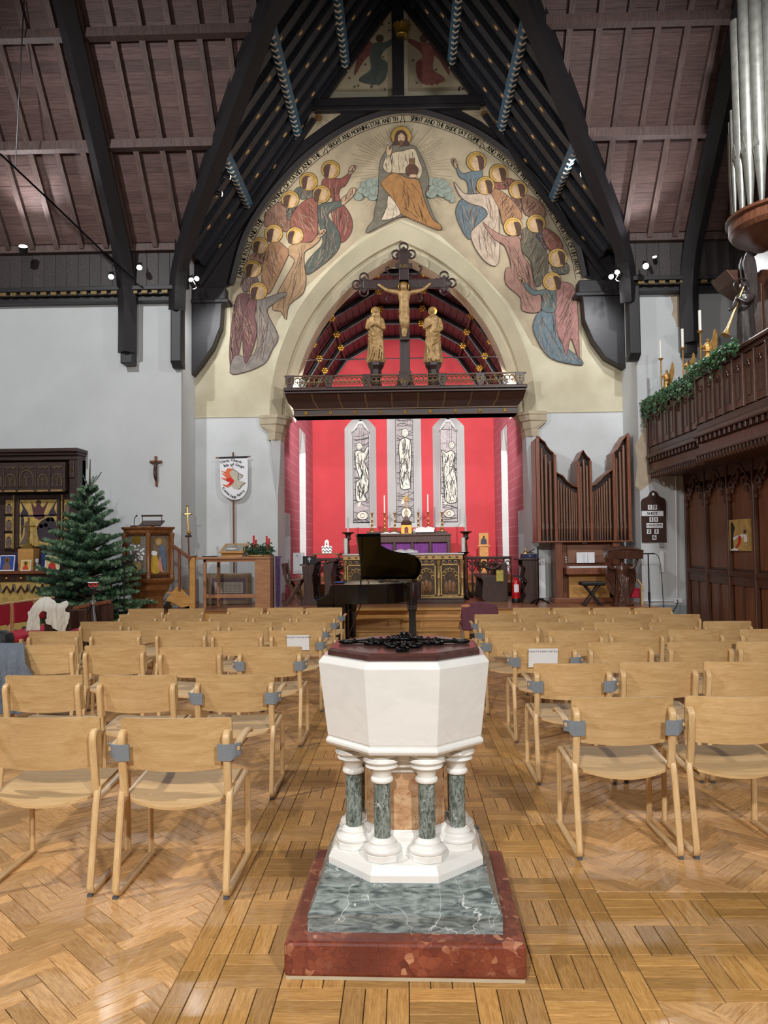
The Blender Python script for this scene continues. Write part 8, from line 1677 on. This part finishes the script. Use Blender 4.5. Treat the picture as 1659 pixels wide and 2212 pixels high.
# ================================================================ panelled wall below the gallery
XP = 5.2; m_pan = WOOD('panelling_oak', rgb(92, 54, 34), rgb(134, 84, 54), (6, 6, .6), .38, rnd=.1); m_pand = WOOD('panelling_frame', rgb(64, 38, 26), rgb(96, 60, 42), (6, 6, .6), .38)
pw_ = struct('wall_panelling', MB().box(XP+.03, XP+.1, 7.0, YT-.005, 0, 2.8), m_pand, 'dark oak panelled wall below the organ gallery', cat='wall'); bays = [14.42-.925*k for k in range(9)]
for y0, y1 in zip(bays, bays[1:]):
    part(pw_, 'post', m_pand, MB().box(XP-.05, XP+.03, y0-.05, y0, 0, 2.8), bevel=.012); part(pw_, 'upper_panel', m_pan, MB().box(XP+.015, XP+.035, y1+.05, y0-.1, 1.14, 2.75)); part(pw_, 'dado_rail', m_pand, MB().box(XP-.04, XP+.03, y1, y0-.05, 1.02, 1.1), bevel=.012)
    for k in range(12): part(pw_, 'dado_bead', m_pand, MB().box(XP-.055, XP-.04, y1+.03+k*.07, y1+.07+k*.07, 1.045, 1.08))
    m = (y0+y1)/2
    for a, c in ((y1+.06, m-.03), (m+.03, y0-.11)): part(pw_, 'lower_panel', m_pan, MB().box(XP+.01, XP+.035, a, c, .14, .88), bevel=.006)
    part(pw_, 'mid_stile', m_pand, MB().box(XP-.01, XP+.03, m-.03, m+.03, .1, .92)); part(pw_, 'rail', m_pand, MB().box(XP-.015, XP+.03, y1, y0-.05, .88, 1.02)); part(pw_, 'plinth', m_pand, MB().box(XP-.04, XP+.03, y1, y0-.05, 0, .13), bevel=.01)
    cv = MB(); w2 = (y0-y1-.1)/2; cm_ = (y0+y1)/2-.02
    for sg in (-1, 1):
        cv.tube(catmull([(XP-.02, cm_+sg*w2, 2.3), (XP-.02, cm_+sg*w2*.85, 2.42), (XP-.02, cm_+sg*w2*.55, 2.42), (XP-.02, cm_+sg*w2*.6, 2.56), (XP-.02, cm_+sg*w2*.25, 2.54), (XP-.02, cm_, 2.68)], 4), .032, 5)
        for q in ((.6, 2.36), (.28, 2.5), (.9, 2.24)): cv.sph((XP-.025, cm_+sg*w2*q[0], q[1]), (.03, .045, .05), 7, 5)
        cv.tube(catmull([(XP-.02, cm_+sg*w2, 2.45), (XP-.02, cm_+sg*w2*.5, 2.62), (XP-.02, cm_+sg*w2*.1, 2.76)], 4), .026, 5)
    cv.box(XP-.03, XP+.02, y1, y0-.05, 2.62, 2.8); part(pw_, 'carved_tracery', m_pand, cv)
a = PX(1577, 1192, XP-.02); c = PX(1617, 1122, XP-.02); y0, y1 = a.y, c.y; zc0, zc1 = PX(1596, 1190, XP).z, PX(1596, 1122, XP).z; t = thing('station_painting', 'gold painted station panel with dark and white robed figures on the oak panelling', 'painting', (XP-.02, (y0+y1)/2, zc0)); part(t, 'board', m_gp, MB().box(XP-.025, XP+.014, min(y0, y1), max(y0, y1), zc0, zc1))
def sf(pts, nm, mat, d): return part(t, nm, mat, MB().prism([(XP-.025-d, y0+(y1-y0)*u, zc0+(zc1-zc0)*v) for u, v in sm(pts, 3)], (.003, 0, 0)))
sf([(.08, .05), (.2, .05), (.22, .5), (.3, .72), (.22, .88), (.12, .9), (.1, .5)], 'dark_figure', m_ink, .003); sf([(.05, .01), (.45, .01), (.35, .1), (.2, .08)], 'white_cloth', m_paper, .004); sf([(.2, .42), (.5, .5), (.75, .52), (.7, .42), (.5, .44), (.25, .34)], 'white_figure', m_paper, .003); sf([(.5, .48), (.62, .45), (.58, .25), (.4, .1), (.34, .1), (.48, .28)], 'red_sash', M('red_cloth', rgb(206, 34, 26), .7), .005); sf([(.76, .3), (.9, .3), (.88, .5), (.78, .5)], 'pale_figure', m_paper, .003); sf(disc((.82, .6), .06, 12, .07), 'head', m_hair, .004)
# ================================================================ organ gallery
XG = 4.57; ZG0, ZG1 = 2.9, 4.25; m_gal = WOOD('gallery_oak', rgb(84, 50, 36), rgb(122, 78, 56), (6, 6, .7), .36, rnd=.06); m_gald = WOOD('gallery_frame', rgb(58, 34, 26), rgb(88, 56, 42), (6, .7, 6), .36)
gal = thing('organ_gallery', 'projecting carved oak organ gallery front with traceried panels', 'gallery', (XG+.4, 11, ZG0)); YS_ = 11.75
def secbox(nm, mat, dx0, dx1, z0, z1, bev=.01):
    part(gal, nm, mat, MB().box(XG-dx0, XG+dx1, YS_, 14.46, z0, z1), bevel=bev); part(gal, nm, mat, MB().box(XG-dx0-.13, XG+dx1, 7.2, YS_, z0, z1), bevel=bev)
secbox('core', m_gald, -.04, .7, ZG0+.22, ZG1-.05, .0); secbox('handrail', m_gald, .06, .14, ZG1-.06, ZG1, .015); secbox('top_moulding', m_gald, .02, .1, ZG1-.12, ZG1-.06); secbox('lower_rail', m_gald, .02, .1, 3.34, 3.44); secbox('cornice', m_gald, .08, .1, 3.24, 3.3, .015); secbox('cornice_lower', m_gald, .03, .1, 3.3, 3.34); secbox('frieze', m_gal, .0, .1, 3.02, 3.16); secbox('bottom_moulding', m_gald, .05, .12, 2.96, 3.02, .015); secbox('soffit', m_gald, -.02, .75, ZG0+.02, ZG0+.06, 0)
part(gal, 'end_board', m_gald, MB().box(XG-.05, XG+.7, 14.42, 14.47, ZG0+.1, ZG1-.06), bevel=.01)
y = 14.35; k = 0
while y > 7.4:
    o_ = 0 if y > YS_+.1 else .13; part(gal, 'panel', m_gal, MB().box(XG-.012-o_, XG+.02, y-.29, y-.03, 3.46, ZG1-.14)); part(gal, 'stile', m_gald, MB().box(XG-.04-o_, XG+.03, y-.035, y+.005, 3.44, ZG1-.12), bevel=.008)
    cv = MB(); ym = y-.16
    if k % 3 != 1 or o_:
        cv.box(XG-.022-o_, XG-.012-o_, ym-.05, ym+.05, 3.56, ZG1-.24)
        for q in (0, 1): cv.ring((XG-.026-o_, ym-.022+.044*q, ZG1-.3), .024, .008, 10, 4, 'x')
        cv.ring((XG-.026-o_, ym, ZG1-.26), .026, .009, 10, 4, 'x')
        part(gal, 'tracery', m_gald, cv)
    else: part(gal, 'tracery', m_gald, cv.ring((XG-.026-o_, ym, ZG1-.28), .04, .012, 12, 4, 'x').sph((XG-.03-o_, ym, ZG1-.36), (.015, .025, .04), 6, 5))
    for q in (.08, .24): part(gal, 'dentil', m_gald, MB().box(XG-.06-o_, XG, y-q-.045, y-q+.01, 3.16, 3.24), bevel=.006)
    cs = MB()
    for q in range(3): yy = y-.055-q*.107; cs.tube(catmull([(XG-.03-o_, yy+.05, 2.96), (XG-.03-o_, yy+.03, 2.9), (XG-.03-o_, yy, 2.87), (XG-.03-o_, yy-.03, 2.9), (XG-.03-o_, yy-.05, 2.96)], 3), .018, 4)
    part(gal, 'cresting', m_gald, cs); y -= .325; k += 1
gal.location.z -= .13; ZG1 -= .13
# ivy garland on the rail
iv = thing('ivy_garland', 'trailing green ivy garland along the gallery handrail', 'garland', (XG-.05, 12.5, ZG1)); lf = MB(); rnd = random.Random(31)
part(iv, 'stem', M('ivy_stem', rgb(70, 64, 44), .8), MB().tube([(XG-.06+.03*sin(i*1.7), 14.44-i*.2, ZG1+.01+.015*sin(i*2.3)) for i in range(23)], .012, 5))
def leaf(c, s, mbq):
    n_ = V((-1+rnd.gauss(0, .5), -.6+rnd.gauss(0, .5), rnd.gauss(.2, .5))).normalized(); u = n_.orthogonal().normalized(); v = n_.cross(u); q0 = rnd.uniform(0, 6.28); pts = []
    for k, r_ in enumerate((1, .55, .8, .5, .45, .5, .8, .55)): q = q0+k*PI/4; pts.append(c+(u*cos(q)+v*sin(q))*s*r_)
    mbq.add([c+n_*s*.12]+pts, [(0, 1+i, 1+(i+1) % 8) for i in range(8)])
lf2 = MB()
for k in range(1250):
    y = rnd.uniform(10.05, 14.5); dr = abs(rnd.gauss(0, .09))*(1.5 if y > 11.8 else .9); c = V((XG-.1-(.13 if y < YS_ else 0)-abs(rnd.gauss(0, .03)), y, ZG1+.04-dr+abs(rnd.gauss(0, .02)))); leaf(c, rnd.uniform(.025, .05), lf if rnd.random() < .7 else lf2)
for y in (14.4, 14.1, 13.7, 13.1, 12.7, 12.2, 11.6, 10.9):
    n = rnd.randint(8, 18)
    for k in range(n): leaf(V((XG-.12-(.13 if y < YS_ else 0)+rnd.gauss(0, .015), y+rnd.gauss(0, .04), ZG1-.03*k)), rnd.uniform(.022, .04), lf if k % 3 else lf2)
part(iv, 'leaves', M('ivy_green', rgb(52, 92, 56), .4, 0, var=.25, scale=20, rnd=.3), lf, kind='stuff'); part(iv, 'pale_leaves', M('ivy_pale', rgb(92, 126, 88), .4, 0, var=.2, scale=20, rnd=.2), lf2, kind='stuff')
# candle-bearing angels
m_gw = M('gilt_wood', rgb(176, 134, 70), .4, .5, var=.25, scale=14)
for px_, pyb, pyh, pyc0, pyc1, lab, up in ((1441, 838, 798, 781, 741, 'gilded candle angel at the wall end of the gallery rail', 0), (1487, 808, 776, 758, 716, 'gilded candle angel between two others on the gallery rail', 0), (1530, 778, 730, 722, 676, 'large bright gilded candle angel next to the trumpeting angel', 1)):
    X_ = XG+.02; b0 = PX(px_, pyb, X_); yy = b0.y; zz = ZG1; hh = PX(px_, pyh, X_).z-zz; t = thing('candle_angel', lab, 'statue', (X_, yy, zz), 'gilded candle angels on the gallery'); cs = V((X_-.09*1.0, yy-.03, 0))
    statue(t, 'figure', m_gw, (X_, yy, zz), hh, [[(-.1, -.02, .78), (-.2, -.08, .68), (-.24, -.1, .8)], [(.1, -.02, .78), (.02, -.14, .6), (-.2, -.1, .6)]], None, .009, 1.0, (0, 0))
    wx = X_+.1; wg = [(0, .55), (.03, .8), (.12, 1.0), (.2, 1.3), (.26, 1.25), (.28, .95), (.22, .65), (.1, .45)]
    part(t, 'wing', m_gw, MB().prism([(X_+a_*hh+.02, yy+.03, zz+b_*hh) for a_, b_ in sm(wg, 3)], (0, .015, 0)))
    zc_, zt_ = PX(px_-8, pyc0, X_).z, PX(px_-8, pyc1, X_).z; xx = X_-.25*hh; part(t, 'candle_pole', m_gw, MB().cyl((xx, yy-.04, zz), (xx, yy-.04, zc_), .011, n=8)); part(t, 'drip_pan', m_gw, MB().lathe([(.012, -.03), (.04, 0), (.045, .01)], (xx, yy-.04, zc_), 12), smooth=40); part(t, 'candle', m_wax, MB().cyl((xx, yy-.04, zc_), (xx, yy-.04, zt_), .022, n=12), smooth=40)
# trumpeting angel
X_ = XG+.06; b0 = PX(1612, 728, X_); yy = b0.y; zz = ZG1; ht = PX(1612, 606, X_).z-zz; t = thing('trumpet_angel', 'dark carved angel blowing a long gilded trumpet on the gallery', 'statue', (X_, yy, zz)); m_da = WOOD('ebonised_wood', rgb(40, 36, 36), rgb(66, 60, 58), (4, 4, 1), .3)
statue(t, 'figure', m_da, (X_, yy, zz), ht, [[(-.1, -.03, .78), (-.2, -.1, .62), (-.28, -.14, .56)], [(.1, -.03, .78), (-.05, -.16, .66), (-.16, -.14, .72)]], None, .014, 1.0, (-.03, -.02))
for d_ in (0, .12): wg = [(.03, .5), (.08, .8), (.04, 1.1), (.02, 1.35), (.1, 1.5), (.2, 1.35), (.22, 1.0), (.2, .7), (.12, .5)]; part(t, 'wing', m_da, MB().prism([(X_+(a_+.02)*ht, yy+.1+d_, zz+b_*ht) for a_, b_ in sm(wg, 3)], (0, .03, 0)), bevel=.008)
p0 = V((X_-.05*ht, yy-.08*ht, zz+.9*ht)); p1 = PX(1570, 722, X_-.35*ht); p1.y = yy-.12; part(t, 'trumpet', M('trumpet_gold', rgb(214, 178, 108), .35, .6, var=.1), MB().tube([p0, p0.lerp(p1, .5), p0.lerp(p1, .85), p0.lerp(p1, .95), p1], [.011, .014, .022, .035, .065], 12), smooth=40); part(t, 'halo', m_da, MB().ring((X_-.02, yy+.05, zz+.96*ht), .1, .01, 18, 6, 'y'), smooth=60)
# ================================================================ gallery organ case with tall pipes
GC = V((5.25, 10.5, 0)); zb_ = PX(1600, 455, 4.6).z; go = thing('gallery_organ', 'gallery organ with tall grey metal pipes on a rounded wooden tower base', 'organ', (GC.x, GC.y, ZG1)); RG = .72
def hc(R, z, n=18): return [(GC.x+R*cos(q), GC.y+R*sin(q), z) for q in arc(PI*.5, PI*1.75, n)]+[(GC.x+.6, GC.y-R*.7, z), (GC.x+.6, GC.y+R, z)]
zb0 = P(1580, 455, 10.3).z
part(go, 'tower_base', m_gal, MB().loft([hc(.3, zb0-.46), hc(.42, zb0-.4), hc(.6, zb0-.28), hc(.7, zb0-.24), hc(.74, zb0-.18), hc(.74, zb0-.06), hc(.78, zb0-.04), hc(.78, zb0)]), smooth=30); part(go, 'case_body', m_gal, MB().box(GC.x-.28, 6.5, 9.3, 11.3, ZG1, zb0-.4), bevel=.01)
for k in range(3): part(go, 'case_panel', m_gald, MB().box(GC.x-.3, GC.x-.28, 9.45+.62*k, 9.95+.62*k, ZG1+.25, zb0-.85), bevel=.008)
part(go, 'bracket_cornice', m_gald, MB().prism([(GC.x-.72, 11.35, zb0-.62), (GC.x-.3, 11.35, zb0-.62), (GC.x-.3, 11.35, zb0-.98), (GC.x-.42, 11.35, zb0-.9), (GC.x-.62, 11.35, zb0-.76)], (0, -.55, 0)), bevel=.012)
m_tin = M('dull_tin', rgb(140, 140, 132), .4, .5, var=.2, scale=10)
hts = [0, .1, .28, .42, .55, .46, .4]; n = 8
for k in range(n):
    q = PI*1.02+k*(PI*.62)/(n-1); x, y = GC.x+.62*cos(q), GC.y+.62*sin(q); r = .088; zt_ = zb0+3.0-.1*abs(k-3)+.25*(k % 2); zm = zb0+.75; pp = part(go, 'pipe', m_tin, MB().lathe([(.028, zb0), (r*.9, zm-.06), (r, zm), (r, zt_)], (x, y, 0), 16), smooth=40)
    d = V((cos(q), sin(q), 0)); sd = V((-sin(q), cos(q), 0)); c = V((x, y, zm)); part(pp, 'mouth', m_tin, MB().add([c+d*(r*.98)+sd*.045+V((0, 0, .02)), c+d*(r*.98)-sd*.045+V((0, 0, .02)), c+d*(r+.004)-sd*.04+V((0, 0, .045)), c+d*(r+.004)+sd*.04+V((0, 0, .045))], [(0, 1, 2, 3)])); part(pp, 'upper_lip', m_tin, MB().prism([c+d*(r*.97)+sd*.045+V((0, 0, .045)), c+d*(r*.97)-sd*.045+V((0, 0, .045)), c+d*(r*.97)+V((0, 0, .24))], d*.008))
for k in range(5):
    q = PI*.98-k*.13; x, y = GC.x+.68*cos(q), GC.y+.68*sin(q); part(go, 'small_pipe', m_tin, MB().lathe([(.012, zb0-.05), (.03, zb0+.5), (.034, zb0+.55), (.034, zb0+1.5-.12*k)], (x, y, 0), 12), smooth=40)
# ================================================================ notices on chairs
for key, ttl, (pa, pb, pc, pd) in ((('organ', 2, 0), "TODAY'S EVENT DETAILS", (1142, 1204, 1400, 1442)), (('pulpit', 3, 0), 'CONCERT PROGRAMME', (620, 668, 1371, 1405))):
    k = CH[key]; Yk = k.location.y+.03; a, c = P(pa, pd, Yk), P(pb, pc, Yk); t = thing('paper_notice', 'white A4 notice headed %s taped to a chair back' % ttl.lower(), 'notice', ((a.x+c.x)/2, Yk, a.z)); part(t, 'sheet', m_paper, MB().prism([(a.x, Yk+.008, a.z), (c.x, Yk+.008, a.z), (c.x, Yk-.02, c.z), (a.x, Yk-.02, c.z)], (0, .001, 0)))
    nz = c.z-a.z; f = .8; part(t, 'heading', m_ink, text(MB(), ttl, ((a.x+c.x)/2, Yk+.008-.028*f-.002, a.z+nz*f), (1, 0, 0), (0, -.13, 1), .021 if len(ttl) < 20 else .019, 1.05, gap=.12))
# ================================================================ spotlights
m_glow = M('lamp_glass', (1, .98, .95, 1), .3, 0, var=0, emit=45)
def spotfix(px, py, Y, aim, lab, e=0, r=.05, rod=None, ang=100, col=(.95, .97, 1)):
    c = P(px, py, Y); d = (V(aim)-c).normalized(); t = thing('spotlight', lab, 'spotlight', c, 'spotlights under the roof'); part(t, 'housing', m_blackp, MB().tube([c-d*.14, c-d*.12, c-d*.005], [r*.7, r*1.05, r*1.15], 14), smooth=40); part(t, 'lens', m_glow, MB().cyl(c-d*.006, c+d*.004, r, n=16))
    part(t, 'bracket', m_blackp, MB().tube([c-d*.1, V(rod) if rod else c-d*.1+V((0, .12, .1))], .01, 6))
    if e: lamp('SPOT', c+d*.05, aim, e, .06, col, ang, .7)
spotfix(50, 532, 13.6, (-6.3, 12.3, 8.8), 'spotlight shining up under the roof slope away from the posts', 150, .07)
spotfix(240, 598, 13.75, (-3, 7, 0), 'spotlight on the outer side of the dark wall post', 120, .045); spotfix(301, 578, 13.8, (-2.5, 7, .5), 'spotlight on the inner side of the dark wall post', 120, .045)
for k, (a, b) in enumerate(((413, 605), (425, 602), (420, 621))): spotfix(a, b, 13.9, (-1.2+k*.6, 7, .5) if k < 2 else (-3.3, 15.45, 5.2), 'lamp of the triple spotlight cluster beside the corner post on the pulpit side', 80, .04)
for k, (a, b) in enumerate(((1320, 598), (1333, 588), (1334, 604))): spotfix(a, b, 13.9, (1.2-k*.6, 7, .5) if k < 2 else (3.3, 15.45, 5.2), 'lamp of the triple spotlight cluster beside the corner post on the organ side', 80, .04)
spotfix(1395, 575, 13.7, (3, 7, .5), 'round bright spotlight above the bare plaster patch', 120, .05); spotfix(1414, 555, 13.8, (3.5, 12, 9), 'small upward spotlight near the bare plaster wall', 100, .035)
for a, b in ((497, 383), (479, 419)): spotfix(a, b, 13.6, (0, 15.4, 8.2), 'small lamp tucked behind the valley beam by the zigzag purlin', 110, .035, ang=110, col=(1, .96, .9))
for a, b in ((1255, 377), (1262, 355)): spotfix(a, b, 13.6, (0, 15.4, 8.2), 'small lamp tucked behind the valley beam on the organ side', 110, .035, ang=110, col=(1, .96, .9))
# rods of the transept roof
p = [P(0, 332, 12.0), P(120, 445, 12.6), P(232, 553, 13.4), P(290, 602, 13.8)]
t = thing('roof_tie_rod', 'long thin iron tie rod slanting down to the dark wall post', 'rod', p[3]); part(t, 'rod', m_iron, MB().tube(p, .018, 6)); part(t, 'turnbuckle', m_iron, MB().cyl(P(226, 548, 13.35), P(245, 565, 13.5), .04, n=8)); part(t, 'hanger', m_iron, MB().cyl(P(52, 0, 11.6), P(33, 362, 12.2), .01, n=6))
